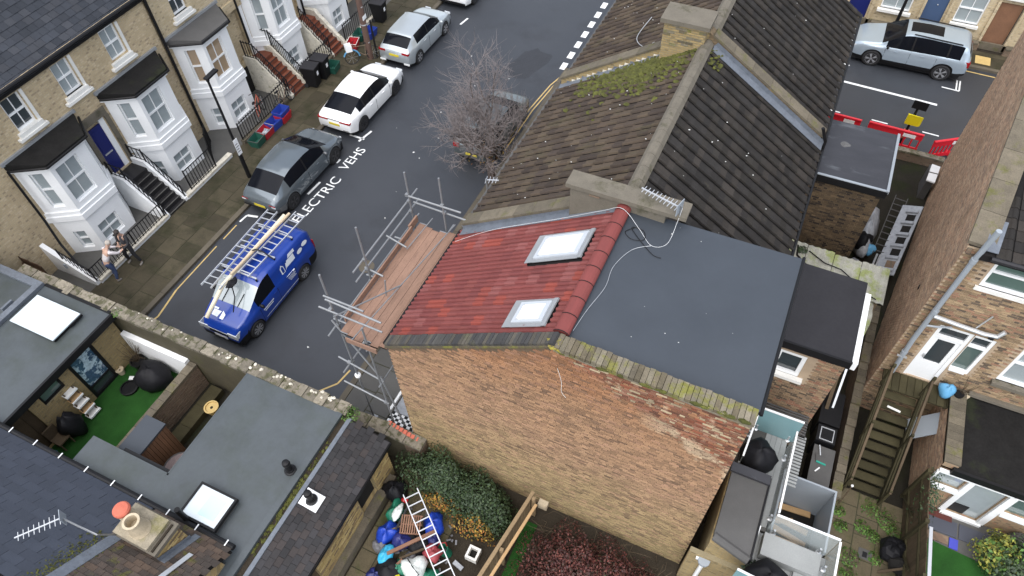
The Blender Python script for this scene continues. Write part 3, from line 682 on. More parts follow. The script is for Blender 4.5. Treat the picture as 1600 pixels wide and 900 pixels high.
hA = thing('end_terrace_house', 'end house with red tiled front slope, dark flat rear roof and bare brick gable', 'house', (-3, 7.05, 0), group='houses of the main row')
SL = (8.4-5.72)/(7.0-2.7)
fz = lambda x: 5.72+(x+7.0)*SL            # front slope height
cs = math.sqrt(1+SL*SL); FV = Vector((1/cs, 0, SL/cs))
def ftop(x): return min(fz(x), 8.38)+.02 if x < -2.7 else 8.38-(x+2.7)*.035
gw = MB(); gx = [-7.0, -2.7, 1.2]
GY = 7.05
gw.quad((-7, GY, 0), (1.2, GY, 0), (1.2, GY, ftop(1.2)), (-2.7, GY, 8.4), (-7, GY, ftop(-7)))
gw.quad((1.2, GY+.35, 0), (-7, GY+.35, 0), (-7, GY+.35, ftop(-7)), (-2.7, GY+.35, 8.4), (1.2, GY+.35, ftop(1.2)))
gw.quad((-7, GY+.35, 0), (-7, GY, 0), (-7, GY, ftop(-7)), (-7, GY+.35, ftop(-7))); gw.quad((1.2, GY, 0), (1.2, GY+.35, 0), (1.2, GY+.35, ftop(1.2)), (1.2, GY, ftop(1.2)))
gwall = gw.build('gable_wall', 'gable_mortar', hA)
bb = MB(); bw, bh, pr_ = .216, .063, .011
bb.quad((0,-pr_,0),(bw,-pr_,0),(bw,-pr_,bh),(0,-pr_,bh)); bb.quad((0,-pr_,bh),(bw,-pr_,bh),(bw,0,bh),(0,0,bh)); bb.quad((0,0,0),(bw,0,0),(bw,-pr_,0),(0,-pr_,0))
bb.quad((0,0,0),(0,-pr_,0),(0,-pr_,bh),(0,0,bh)); bb.quad((bw,-pr_,0),(bw,0,0),(bw,0,bh),(bw,-pr_,bh))
brick_mesh = bb.mesh('brick', 'gable')
sp = []; rg = random.Random(4)
for r in range(0, 113):                        # Flemish bond: stretcher, header, stretcher ...
    z = r*.075+.006; x = -7.0-(.0, .17, .03, .2)[r % 4]; k = 0
    while x < 1.19:
        L = .225 if k % 2 == 0 else .1125
        a, c = max(x, -7.0), min(x+L-.009, 1.2)
        if c-a > .05 and z+bh < ftop(a)-.03 and z+bh < ftop(c)-.03: sp.append((a, c, z))
        x += L; k += 1
full = sorted([s for s in sp if s[1]-s[0] > bw-.004], key=lambda s: (Vector((s[0], GY, s[2]))-Vector((0, 0, 20))).length)[:300]
fs = set(full); off = Vector(WL[hA.name]); rest = MB()
for s in sp:
    jy = rg.uniform(-.004, .004); jz = rg.uniform(-.002, .002)
    if s in fs: inst('brick', brick_mesh, gwall, Vector((s[0], GY+jy, s[2]+jz))-off)
    else:
        b0 = len(rest.v); kx = (s[1]-s[0])/bw
        rest.v += [(s[0]+v.co.x*kx, GY+jy+v.co.y, s[2]+jz+v.co.z) for v in brick_mesh.vertices]
        for f in brick_mesh.polygons: rest.f.append(tuple(b0+q for q in f.vertices)); rest.m.append(0)
tag(rest.build('brick', 'gable', gwall), kind='stuff')
X_['lichen_yellow'] = M('yellow_lichen', (.2, .17, .04), .95, var=.5, scale=9, fine=60, finevar=.4, bump=.6, stain=(.3, .26, .03), stain_at=.5, stain_scale=6)
# projecting oversailing course and coping of bricks on edge
X_['cop_grey'] = M('dark_coping_brick', (.0578, .0564, .0544), .85, var=.3, scale=3, fine=30, finevar=.3, bump=.4, picks=[(.0408, .0394, .0381), (.053, .0503, .0449), (.034, .0326, .0326), (.068, .0598, .0462)], rnd=.2, stain=(.0816, .0782, .0408), stain_at=.58)
X_['cop_moss'] = M('lichen_coping_brick', (.1404, .1209, .0819), .9, var=.35, scale=4, fine=30, finevar=.3, bump=.5, picks=[(.1482, .1287, .0897), (.1248, .1053, .0718), (.1716, .1482, .1076), (.1092, .0897, .0562)], rnd=.2, stain=(.15, .145, .03), stain_at=.5, stain_w=.12, stain_scale=2.4)
oc = MB(); oc.obox((-7.05, GY-.05, ftop(-7)-.0), FV*(4.35*cs), (0, .06, 0), Vector((-FV.z, 0, FV.x))*.045)
oc.build('oversailing_course', 'cop_moss', hA)
MB().obox((-2.7, GY-.05, 8.35), (3.92, 0, -.137), (0, .06, 0), (0, 0, .05)).build('oversailing_course', 'cop_moss', hA)
nv = Vector((-FV.z, 0, FV.x))
for i in range(52):
    t = i*.105; p = Vector((-7.04, GY-.02, ftop(-7)+.045))+FV*t
    if p.x > -2.74: break
    MB().obox(p+nv*rg.uniform(-.008, .004), FV*.096, (0, .3+rg.uniform(-.01, .01), 0), nv*.085).build('coping_brick', 'cop_grey', hA)
for i in range(36):
    x = -2.68+i*.109; z = 8.395-(x+2.7)*.035
    k = rg.uniform(-.01, .01)
    MB().obox((x, GY-.055+k, z+.02), (.1, 0, -.0035), (0, .35, .0), (0, 0, .1+rg.uniform(-.012, .012))).build('coping_brick', 'cop_moss', hA)
MB().blob((-2.68, GY+.1, 8.46), (.2, .17, .05), 3, 14, 9, amp=.5).blob((-2.55, GY-.02, 8.44), (.09, .06, .05), 8, 10, 7, amp=.5).build('moss_clump', 'lichen_yellow', hA)
ml = MB()
for i in range(16):
    ml.blob((rg.uniform(-2.6, 1.1), GY-.04+rg.uniform(-.02, .02), 8.36-.0), (rg.uniform(.05, .16), .04, rg.uniform(.03, .06)), i, 7, 5)
tag(ml.build('moss_tuft', 'moss', hA), kind='stuff')
# other walls
ow = MB()
wall(ow, (-7, 11.3, 0), (0, -1, 0), 3.9, 5.6, [(1.0, .2, 1.9, 2.3), (2.2, .8, 3.5, 2.3), (.9, 3.3, 1.8, 4.8), (2.3, 3.3, 3.2, 4.8)], .12)
ow.quad((1.2, GY+.35, 0), (1.2, 11.3, 0), (1.2, 11.3, 8.1), (1.2, GY+.35, 8.1))
ow.build('front_and_rear_wall', 'rear_brick', hA)
for h_ in ((2.2, .8, 3.5, 2.3), (.9, 3.3, 1.8, 4.8), (2.3, 3.3, 3.2, 4.8)): window(hA, (-7, 11.3, 0), (0, -1, 0), *h_)
MB().box(-6.9, -6.85, 9.42, 10.28, .2, 2.28).build('front_door', 'white', hA)
# red tiled slope
def roman_mesh(name, w, l, mat, h=.034, th=.03, rolls=2, steps=((0, 0), (.24, 0), (.36, .8), (.48, 1), (.6, .9), (.72, .15), (.74, -.5), (.92, -.5), (1, 0))):
    prof = []
    for r_ in range(rolls):
        for a, b in steps[:-1]: prof.append(((r_+a)/rolls*(w-.006)+.003, b*h))
    prof.append((w-.003, 0) if steps[-1][0] >= .99 else (steps[-1][0]*w, 0)); m = MB(); L = l*1.12; n = len(prof)
    for x, z in prof: m.v += [(x, 0, z), (x, L, z), (x, 0, z-th)]
    for i in range(n-1):
        a = i*3; m.f.append((a, a+3, a+4, a+1)); m.f.append((a+2, a+5, a+3, a)); m.m += [0, 0]
    return m.mesh(name, mat)
rt_mesh = roman_mesh('roof_tile', .293, .324, 'red_tile')
under = MB().quad((-7.1, 11.3, fz(-7.1)-.02), (-7.1, 7.36, fz(-7.1)-.02), (-2.66, 7.36, fz(-2.66)-.02), (-2.66, 11.3, fz(-2.66)-.02))
rA = under.build('front_roof_slope', 'gap', hA)
SKY = [(-4.27, -3.19, 9.68, 10.42, 'large'), (-3.9, -3.19, 7.68, 8.26, 'small')]
def skip_sky(a, b, c):
    return any(x0-.12 < c.x < x1+.1 and y0-.08 < c.y < y1+.08 for x0, x1, y0, y1, _ in SKY)
slate_field(rA, 'roof_tile', (-7.18, 11.3, fz(-7.18)), (0, -1, 0), FV, 13, 16, .3, .324, 'red_tile', lift=.022, stagger=0, mesh=roman_mesh('roof_tile', .3, .324, 'red_tile'), skip=skip_sky, seed=9, jit=.003, tilt=.05)
vw = MB().obox((-7.18, 7.36, fz(-7.18)-.01), FV*5.2, (0, .06, 0), nv*.03); vw.build('verge_strip', 'mortar', rA)
# ridge tiles
rdg = 8.44
ridm = MB(); nseg = 8
for k in range(nseg):
    t0, t1 = math.pi*k/nseg, math.pi*(k+1)/nseg
    ridm.quad((-.17*math.cos(t0), 0, .12*math.sin(t0)), (-.17*math.cos(t0), .44, .12*math.sin(t0)), (-.17*math.cos(t1), .44, .12*math.sin(t1)), (-.17*math.cos(t1), 0, .12*math.sin(t1)))
ridm.quad(*[(-.17*math.cos(math.pi*k/nseg), 0, .12*math.sin(math.pi*k/nseg)) for k in range(nseg+1)][::-1])
X_['ridge_red'] = M('red_ridge_tile', (.1677, .0349, .0302), .7, var=.12, scale=2, fine=30, finevar=.12, rnd=.06, bump=.15)
rm = ridm.mesh('ridge_tile', 'ridge_red')
rgm = MB().box(-.18, .18, -.012, .02, -.02, .125).mesh('ridge_joint', 'gap')
for i in range(9):
    y = 7.4+i*.45
    if y > 11.2: break
    t = inst('ridge_tile', rm, hA, Vector((-2.7, y, rdg-.02))-off)
    j = MB(); jj = MB()
    for k in range(nseg):
        t0, t1 = math.pi*k/nseg, math.pi*(k+1)/nseg
        j.quad((-2.7-.174*math.cos(t0), y-.012, rdg-.02+.124*math.sin(t0)), (-2.7-.174*math.cos(t0), y+.01, rdg-.02+.124*math.sin(t0)), (-2.7-.174*math.cos(t1), y+.01, rdg-.02+.124*math.sin(t1)), (-2.7-.174*math.cos(t1), y-.012, rdg-.02+.124*math.sin(t1)))
    j.build('ridge_joint', 'gap', hA)
# roof windows
X_['frame_grey'] = P('pale_grey_window_frame', (.42, .45, .48), .4)
for x0, x1, y0, y1, nm in SKY:
    sk = MB(); p = lambda x, y, d: Vector((x, y, fz(x)))+nv*d
    def slab(mb, xa, xb, ya, yb, d0, d1): mb.obox(p(xa, ya, d0), p(xb, ya, d0)-p(xa, ya, d0), (0, yb-ya, 0), nv*(d1-d0)); return mb
    f = slab(MB(), x0, x1, y0, y0+.07, .0, .1); slab(f, x0, x1, y1-.07, y1, 0, .1); slab(f, x0, x0+.08, y0+.07, y1-.07, 0, .1); slab(f, x1-.1, x1, y0+.07, y1-.07, 0, .11)
    so_ = f.build('roof_window', 'frame_grey', rA); so_['label'] = nm+' white roof window in the red slope'
    slab(MB(), x0+.08, x1-.1, y0+.07, y1-.07, .05, .075).build('pane', 'skylight', so_)
    fl = slab(MB(), x0-.2, x0-.003, y0-.1, y1+.1, .045, .056); slab(fl, x0-.1, x1+.1, y0-.1, y0-.003, .04, .055); slab(fl, x0-.1, x1+.1, y1+.003, y1+.1, .04, .055); slab(fl, x1+.003, x1+.09, y0-.1, y1+.1, .04, .075)
    fl.build('flashing', 'zinc', so_)
    c = slab(MB(), x0+.085, x0+.13, y0+.075, y1-.075, .076, .1); slab(c, x0+.085, x1-.11, y0+.075, y0+.115, .076, .1); slab(c, x0+.085, x1-.11, y1-.115, y1-.075, .076, .1); c.build('inner_frame', 'white', so_)
# flat rear roof
fr = MB().prism([(-2.6, 7.4), (1.28, 7.4), (1.28, 11.45), (-2.6, 11.3)], 8.05, lambda x, y: 8.34-(x+2.6)*.035)
fr.build('flat_roof', 'membrane', hA)
MB().tube([(1.31, 7.35, 8.19), (1.31, 11.5, 8.19)], .04, 6).build('drip_edge', 'black', hA)
# eaves gutter and fascia
MB().box(-7.2, -7.02, 7.3, 11.25, 5.42, 5.56).build('fascia', 'dark', hA)
MB().tube([(-7.22, 7.2, 5.56), (-7.22, 11.3, 5.56)], .055, 7).build('gutter', 'black', hA)
def debris(name, parent, n, box, zf, mat, seed, smin=.012, smax=.035):
    mb = MB(); rr = random.Random(seed)
    for _ in range(n):
        x, y = rr.uniform(*box[:2]), rr.uniform(*box[2:]); s = rr.uniform(smin, smax); a0 = rr.uniform(0, 6)
        mb.quad(*[(x+s*rr.uniform(.5, 1.2)*math.cos(a0+a), y+s*rr.uniform(.5, 1.2)*math.sin(a0+a), zf(x, y)) for a in (0, 1.3, 2.5, 3.7, 5)])
    return tag(mb.build(name, mat, parent), kind='stuff')
debris('grit', hA, 9, (-2.2, 1.1, 7.6, 11.2), lambda x, y: 8.345-(x+2.6)*.035, 'litter_white', 4, .006, .02)
# party parapet between end house and its neighbour
PY = 11.3
pt = MB(); pt.prism([(-7.1, PY), (-2.7, PY), (-2.7, PY+.34), (-7.1, PY+.34)], 5.4, lambda x, y: fz(x)+.2); pt.build('party_parapet', 'ext_brick2', hA)
for i in range(6):
    p = Vector((-7.12, PY-.04, fz(-7.12)+.2))+FV*(i*.62)
    MB().obox(p, FV*.612, (0, .42, 0), nv*.075).build('coping_stone', 'coping', hA)
lf = MB().obox(Vector((-7.12, PY-.26, fz(-7.12)+.045)), FV*5.1, (0, .28, .02), nv*.012); lf.obox(Vector((-7.1, PY-.02, fz(-7.1)+.05)), FV*5.0, (0, .015, 0), nv*.13)
lf.build('lead_flashing', 'lead', hA)
# rendered chimney stub with a long concrete slab
stub = thing('chimney_stub', 'capped rendered chimney stub with a long concrete slab behind the red ridge', 'chimney', (-2.7, PY+.17, 8))
MB().prism([(-4.02, PY-.13), (-1.75, PY-.13), (-1.75, PY+.3), (-4.02, PY+.3)], lambda x, y: min(fz(x), 8.25)-.1, 8.6).build('body', 'concrete', stub)
MB().box(-4.12, -1.28, PY-.2, PY+.3, 8.61, 8.72).build('slab', 'concrete', stub)
MB().box(-3.55, -3.3, PY-.16, PY-.135, 8.5, 8.56).build('vent_tile', 'low_brick', stub)

# ---------------- neighbour B and C
def neighbour(label, y0, y1, seed, rows_f=16, rows_r=15):
    h = thing('terraced_house', label, 'house', (-3, y0, 0), group='houses of the main row')
    MB().box(-7, 1.0, y0+.01, y1, 0, 5.5).build('wall', 'ext_brick2', h)
    f = MB().quad((-7.1, y1, fz(-7.1)-.02), (-7.1, y0, fz(-7.1)-.02), (-2.7, y0, fz(-2.7)-.02), (-2.7, y1, fz(-2.7)-.02)); rf = f.build('front_roof_slope', 'gap', h)
    rz = lambda x: 8.4-(x+2.7)*.645
    g = MB().quad((1.15, y0, rz(1.15)-.02), (1.15, y1, rz(1.15)-.02), (-2.7, y1, rz(-2.7)-.02), (-2.7, y0, rz(-2.7)-.02)); rr_ = g.build('rear_roof_slope', 'gap', h)
    n = int((y1-y0)/.3); wv = (y1-y0)/n; n2 = int((y1-y0)/.36); wr2 = (y1-y0)/n2
    tm = roman_mesh('roof_tile', wv, .324, 'brown_tile', h=.05, th=.04, rolls=1, steps=((0, 0), (.1, -.1), (.5, .0), (.62, .8), (.74, 1), (.82, .7), (.88, 0), (.9, 0)))
    slate_field(rf, 'roof_tile', (-7.18, y1, fz(-7.18)), (0, -1, 0), FV, n, rows_f, wv, .324, 'brown_tile', lift=.02, stagger=0, mesh=tm, seed=seed, jit=.006, tilt=.055,
                order=lambda c: (c-Vector((0, 0, 20))).length)
    c2 = math.sqrt(1+.645**2); RV = Vector((-1/c2, 0, .645/c2))
    tm2 = roman_mesh('roof_tile', wr2, .2, 'dark_tile', h=.055, th=.035, rolls=1, steps=((0, 0), (.02, .95), (.14, 1), (.26, .3), (.34, 0), (.6, .08), (.88, 0)))
    slate_field(rr_, 'roof_tile', (1.22, y0, rz(1.22)), (0, 1, 0), RV, n2, 23, wr2, .2, 'dark_tile', lift=.02, stagger=0, mesh=tm2, seed=seed+1, jit=.006, tilt=.055,
                order=lambda c: (c-Vector((0, 0, 20))).length)
    # mortar-bedded ridge
    k = int((y1-y0)/.46)
    for i in range(k):
        m = MB(); ya, yb = y0+(y1-y0)*i/k, y0+(y1-y0)*(i+1)/k-.012
        pr = [(-.19, -.1), (-.1, .02), (0, .06), (.1, .02), (.19, -.1)]
        for (a, b), (c, d) in zip(pr, pr[1:]): m.quad((-2.7+a, ya, 8.46+b), (-2.7+a, yb, 8.46+b), (-2.7+c, yb, 8.46+d), (-2.7+c, ya, 8.46+d))
        m.quad(*[(-2.7+a, ya, 8.46+b) for a, b in pr]); m.build('ridge_tile', 'concrete', h)
    MB().tube([(-7.22, y0, 5.56), (-7.22, y1, 5.56)], .06, 7).build('gutter', 'felt_grey', h)
    MB().tube([(1.27, y0, 5.8), (1.27, y1, 5.8)], .05, 6).build('gutter', 'black', h)
    debris('lichen_spot', h, 34, (-6.9, -2.9, y0+.2, y1-.2), lambda x, y: fz(x)+.075, 'litter_white', seed+2, .008, .026)
    debris('lichen_spot', h, 22, (-2.5, 1.0, y0+.2, y1-.2), lambda x, y: rz(x)+.08, 'litter_white', seed+3, .008, .028)
    return h, rz, RV
hB, rz, RV = neighbour('middle house with brown tiled front slope and dark rear slope, mossy near the far parapet', 11.66, 18.3, 31)
hC, _, _ = neighbour('farther house with dark tiled roof beyond the brick chimney stack', 18.64, 26.1, 57)
# moss over the far upper corner of B's front slope
mm = MB(); rr = random.Random(8)
for i in range(900):
    x = rr.triangular(-6.4, -2.75, -4.0); y = 18.25-abs(rr.gauss(0, .75))*(1 if x < -3.2 else .9)
    s = rr.uniform(.03, .11); mm.blob((x, y, fz(x)+.045), (s, s*rr.uniform(.6, 1.4), .024), i, 6, 4, amp=.3)
for i in range(30):
    x, y = rr.uniform(-2.6, -2.1), rr.uniform(17.5, 18.2); s = rr.uniform(.03, .1); mm.blob((x, y, rz(x)+.05), (s, s, .03), i, 6, 4)
tag(mm.build('moss', 'moss', hB), kind='stuff')
# parapet between B and C, lead soakers, toothed brick edge, stack
QY = 18.3
pc = MB(); pc.prism([(-7.1, QY), (-2.7, QY), (-2.7, QY+.34), (-7.1, QY+.34)], 5.4, lambda x, y: fz(x)+.3); pc.build('party_parapet', 'stock_wall', hB)
pc = MB(); pc.prism([(-2.7, QY), (1.1, QY), (1.1, QY+.34), (-2.7, QY+.34)], 5.0, lambda x, y: rz(x)+.3); pc.build('party_parapet', 'ext_brick', hB)
for i in range(6):
    p = Vector((-7.12, QY-.03, fz(-7.12)+.3))+FV*(i*.72); MB().obox(p, FV*.712, (0, .4, 0), nv*.06).build('coping_stone', 'coping', hB)
rn = Vector((RV.z, 0, -RV.x))
for i in range(6):
    p = Vector((1.15, QY-.03, rz(1.15)+.3))+RV*(i*.74); MB().obox(p, RV*.732, (0, .4, 0), rn*.06).build('coping_stone', 'coping', hB)
for i in range(24):
    p = Vector((-6.9, QY-.03, fz(-6.9)+.09))+FV*(i*.2); MB().obox(p, (.15, 0, 0), (0, .02, 0), (0, 0, .08)).build('stepped_flashing', 'coping_w' if i % 3 else 'lead', hB)
MB().obox(Vector((-7.12, QY-.2, fz(-7.12)+.05)), FV*5.0, (0, .2, .03), nv*.014).build('lead_flashing', 'lead', hB)
lr = MB().obox(Vector((1.2, QY-.24, rz(1.2)+.05)), RV*4.4, (0, .23, .05), rn*.014); lr.obox(Vector((1.2, QY-.03, rz(1.2)+.06)), RV*4.4, (0, .022, 0), rn*.16); lr.build('lead_flashing', 'lead', hB)
st = thing('chimney_stack', 'broad yellow brick chimney stack with a concrete cap on the ridge at the top', 'chimney', (-3.3, 18.4, 8))
MB().prism([(-3.95, 18.0), (-2.75, 18.0), (-2.75, 18.75), (-3.95, 18.75)], 7.4, 8.92).build('stack', 'stock_wall', st)
MB().box(-4.06, -2.66, 17.92, 18.84, 8.925, 9.05).build('cap', 'concrete', st)
rs = random.Random(6)
for r_ in range(9):
    for k in range(6):
        x = -3.95+k*.225-(.11 if r_ % 2 else 0); a, c = max(x, -3.95), min(x+.214, -2.75)
        z = 8.24+r_*.075
        if c-a > .04: MB().box(a, c, 17.99-rs.uniform(.003, .01), 18.0, z, z+.064).build('brick', 'cop_moss' if rs.random() < .3 else 'stock_wall', st)
def aerial(label, p, d, n, L, el=.28, mast=None, grp='television aerials', refl=True):
    t = thing('tv_aerial', label, 'aerial', p, group=grp); p, d = Vector(p), Vector(d).normalized(); s = d.cross(Vector((0, 0, 1))).normalized()
    MB().bar(p, p+d*L, .03, .025).build('boom', 'alu', t)
    for i in range(n):
        c = p+d*(L*(i+.3)/n); e = el*(1-.3*i/n); MB().bar(c-s*e/2, c+s*e/2, .014, .012).build('element', 'alu', t)
    if refl: MB().obox(p-d*.03-s*.14-Vector((0, 0, .16)), s*.28, (0, 0, .32), d*.015).build('reflector', 'plastic_grey', t)
    if mast: MB().tube(mast, .022, 6).build('mast', 'galv', t)
    return t
aerial('flat lying white aerial with ten rods beside the concrete slab chimney', (-1.5, 11.15, 8.95), (-1, .25, .02), 10, .95, .3, [(-1.45, 11.15, 8.73), (-1.45, 11.15, 9.0)])
aerial('small white aerial at the eaves of the brown tiled roof', (-7.25, 12.95, 6.05), (.9, .2, .1), 4, .4, .3, [(-7.2, 12.95, 5.4), (-7.22, 12.95, 6.1)], refl=False)
def cable(label, pts, r=.0035, mat='white', name='cable', cat='cable', grp=None):
    out = []
    P_ = [Vector(p) for p in pts]
    for i in range(len(P_)-1):
        p0, p1, p2, p3 = P_[max(i-1, 0)], P_[i], P_[i+1], P_[min(i+2, len(P_)-1)]
        for k in range(8):
            t = k/8; out.append(.5*((2*p1)+(-p0+p2)*t+(2*p0-5*p1+4*p2-p3)*t*t+(-p0+3*p1-3*p2+p3)*t**3))
    out.append(P_[-1])
    return tag(MB().tube(out, r, 5).build(name, mat), label, cat, grp)
fl_ = lambda x: 8.345-(x+2.6)*.035
cable('white cable crossing the top of the red roof and ridge to the aerial', [(-7.1, 10.75, fz(-7.1)+.08), (-6.0, 11.0, fz(-6)+.1), (-4.3, 11.05, fz(-4.3)+.09), (-3.2, 11.1, fz(-3.2)+.1), (-2.7, 11.0, 8.56), (-2.2, 10.75, fl_(-2.2)+.03), (-1.8, 10.4, fl_(-1.8)+.02), (-1.5, 10.6, fl_(-1.5)+.02), (-1.45, 11.05, 8.6), (-1.42, 11.15, 8.95)])
cable('thin pale cable curving over the dark flat roof', [(-1.8, 10.4, fl_(-1.8)+.015), (-2.15, 10.1, fl_(-2.1)+.015), (-2.35, 9.5, fl_(-2.3)+.015), (-2.32, 8.9, fl_(-2.3)+.015), (-2.45, 8.2, fl_(-2.4)+.015), (-2.52, 7.6, fl_(-2.5)+.015)], .006, 'alu')
cable('black coil of cable on the dark flat roof', [(-2.3, 10.75, fl_(-2.3)+.015), (-2.45, 10.55, fl_(-2.3)+.015), (-2.25, 10.4, fl_(-2.3)+.015), (-2.0, 10.5, fl_(-2)+.015), (-2.1, 10.75, fl_(-2)+.015), (-2.35, 10.7, fl_(-2.3)+.02), (-1.75, 10.2, fl_(-1.7)+.015), (-1.5, 10.15, fl_(-1.5)+.015)], .008, 'black')
cable('loose white cable hanging down the brick gable', [(-2.6, GY-.03, 7.75), (-2.5, GY-.03, 7.3), (-2.48, GY-.04, 6.9), (-2.38, GY-.03, 6.7)], .005, 'stone_w')
cable('black cable looped over the far dark roof beside the chimney stack', [(-5.1, 21.2, fz(-5.1)+.1), (-5.2, 20.0, fz(-5.2)+.1), (-4.7, 19.1, fz(-4.7)+.1), (-4.3, 18.6, fz(-4.3)+.42)], .012, 'alu')
mb = MB().box(-2.95, -2.68, GY-.18, GY-.012, .1, .4); mb.box(-2.92, -2.71, GY-.195, GY-.18, .14, .36)
tag(mb.build('meter_box', 'buffpot'), 'small square cream meter box at the foot of the brick gable', 'meter box')
MB().box(-3.2, -2.95, GY-.06, GY-.01, 0, .3)
# B/C party corner box on the rear
tag(MB().tube([(1.05, 18.2, 6.6), (1.25, 18.3, 6.1), (1.3, 18.3, 5.0), (1.3, 18.3, 2)], .05, 7).build('downpipe', 'black'), 'dark downpipe at the rear corner where the lead flashing ends', 'drainpipe')
# ================================================================ BOTTOM LEFT: the wall closing the street and the properties behind it
X_['coping_flint'] = M('rough_capping_stone', (.1872, .1638, .1248), .95, var=.45, scale=9, fine=40, finevar=.4, bump=.7, rnd=.3, stain=(.078, .0741, .039), stain_at=.5, stain_w=.08, stain_scale=5)
bw_ = thing('boundary_wall', 'long mossy wall with a rough stone capping closing the end of the street', 'garden wall', (-15, 6.45, 0))
MB().box(-21.5, -8.55, 6.3, 6.58, 0, 2.33).build('wall', 'wall_moss', bw_)
x = -21.5; k = 0
while x < -8.6:
    L = R.uniform(.22, .5); x2 = min(x+L, -8.55)
    MB().box(x+.006, x2-.006, 6.24+R.uniform(-.02, .02), 6.62+R.uniform(-.02, .02), 2.331, 2.43+R.uniform(0, .05)).build('capping_stone', 'coping_flint', bw_); x = x2
fl = MB()
for i in range(40):
    fx = R.uniform(-17.5, -9); s = R.uniform(.02, .06); fl.blob((fx, R.uniform(6.4, 6.62), 2.47), (s, s, .025), i, 6, 4)
tag(fl.build('pebble', 'coping_w', bw_), kind='stuff')
sb = thing('stub_wall', 'curved lichen covered wall with a broken red brick end meeting the brick gable', 'garden wall', (-7.6, 6.7, 0))
pts = [(-8.5, 6.42, 2.1), (-8.1, 6.58, 1.75), (-7.6, 6.72, 1.45), (-7.1, 6.8, 1.2), (-6.55, 6.84, 1.05)]
for i, ((xa, ya, za), (xb, yb, zb)) in enumerate(zip(pts, pts[1:])):
    zf = lambda x, y, xa=xa, xb=xb, za=za, zb=zb: za+(zb-za)*(x-xa)/(xb-xa)
    MB().prism([(xa, ya-.15), (xb, yb-.15), (xb, yb+.15), (xa, ya+.15)], 0, zf).build('wall', 'wall_moss' if i < 3 else 'low_brick', sb)
    MB().prism([(xa+.01, ya-.2), (xb-.01, yb-.2), (xb-.01, yb+.2), (xa+.01, ya+.2)], lambda x, y, f=zf: f(x, y)+.002, lambda x, y, f=zf: f(x, y)+.1).build('capping_stone', 'coping_flint', sb)
for i in range(5): MB().box(-7.45+i*.2, -7.27+i*.2, 7.02-.05*(i % 2), 7.03, .98, 1.12)
bx = MB()
for i in range(9): bx.obox((-7.7+i*.12, 6.83, 1.5-i*.05), (.105, .01, 0), (-.01, .12, 0), (0, 0, .07))
bx.build('red_brick', 'terracotta', sb)

# ---- flat-roofed extension 1 with the square skylight
e1 = thing('flat_roof_extension', 'grey flat roofed extension with a white square skylight and an ochre brick wall', 'house', (-20, 3, 0))
MB().box(-26, -17.27, -3, 6.24, 2.28, 2.44).build('flat_roof', 'grp', e1)
up = MB().box(-20.32, -20.1, -3, 6.24, 2.45, 2.58); up.box(-26, -20.32, 6.0, 6.24, 2.45, 2.57); up.box(-20.5, -20.42, 4.9, 5.3, 2.45, 2.6); up.build('upstand', 'lead', e1)
MB().box(-17.27, -17.19, -3, 6.26, 2.2, 2.46).build('fascia', 'black', e1)
MB().box(-20.1, -17.3, 6.2, 6.3, 2.4, 2.47).build('edge_trim', 'black', e1)
wb = MB(); hs_ = [(.0, .05, 1.8, 2.05), (2.18, 1.42, 2.95, 2.1), (3.32, .06, 4.28, 2.1)]
wall(wb, (-17.5, 1.0, 0), (0, 1, 0), 5.2, 2.27, hs_, .1); wb.build('wall', 'stock_wall', e1)
MB().box(-17.68, -17.62, 1.0, 2.8, .05, 2.05).build('timber_door', 'wood', e1)
for i in range(6): MB().box(-17.62, -17.6, 1.02+i*.3, 1.29+i*.3, .08, 2.0).build('door_board', 'wood', e1)
window(e1, (-17.5, 1.0, 0), (0, 1, 0), 2.18, 1.42, 2.95, 2.1, .1, panes=1, bar=False, glass='glass_green', frame='black', sill=None, fw=.07)
X_['painted_reflection_glass'] = M('door_glass_painted_reflections', (.05, .1, .16), .08, var=.4, scale=5, fine=9, finevar=.4, bump=0, stain=(.42, .55, .62), stain_at=.5, stain_w=.04, stain_scale=3.2, spec=.8)  # pale bluish patches paint reflections into the pane colour
gd = MB(); o_ = (-17.6, 4.32)
gd.box(-17.6, -17.48, 4.32, 4.42, .06, 2.1); gd.box(-17.6, -17.48, 5.18, 5.28, .06, 2.1); gd.box(-17.6, -17.48, 4.42, 5.18, 1.98, 2.1); gd.box(-17.6, -17.48, 4.42, 5.18, .06, .16); gd.box(-17.58, -17.5, 4.42, 5.18, .5, .56)
gdo = gd.build('glazed_door', 'black', e1); MB().box(-17.57, -17.55, 4.42, 5.18, .56, 1.98).build('pane', 'painted_reflection_glass', gdo); MB().box(-17.57, -17.55, 4.42, 5.18, .16, .5).build('pane', 'glass_dark', gdo)
sk = thing('skylight', 'white square skylight with a dark rim on the grey extension roof at the left', 'skylight', (-18.9, 5.2, 2.45))
MB().box(-19.8, -18.02, 4.72, 5.76, 2.445, 2.56).build('kerb', 'black', sk); MB().box(-19.84, -18.0, 4.69, 5.79, 2.562, 2.6).build('pane', 'skylight', sk)
MB().box(-17.99, -17.95, 5.3, 5.8, 2.5, 2.58).build('hinge', 'black', sk)
s2 = thing('skylight', 'white skylight cut by the left edge of the photo', 'skylight', (-19.6, 2.4, 2.45))
MB().box(-20.6, -18.62, 1.4, 2.36, 2.445, 2.54).build('kerb', 'black', s2); MB().box(-20.62, -18.6, 1.38, 2.38, 2.542, 2.58).build('pane', 'skylight', s2)

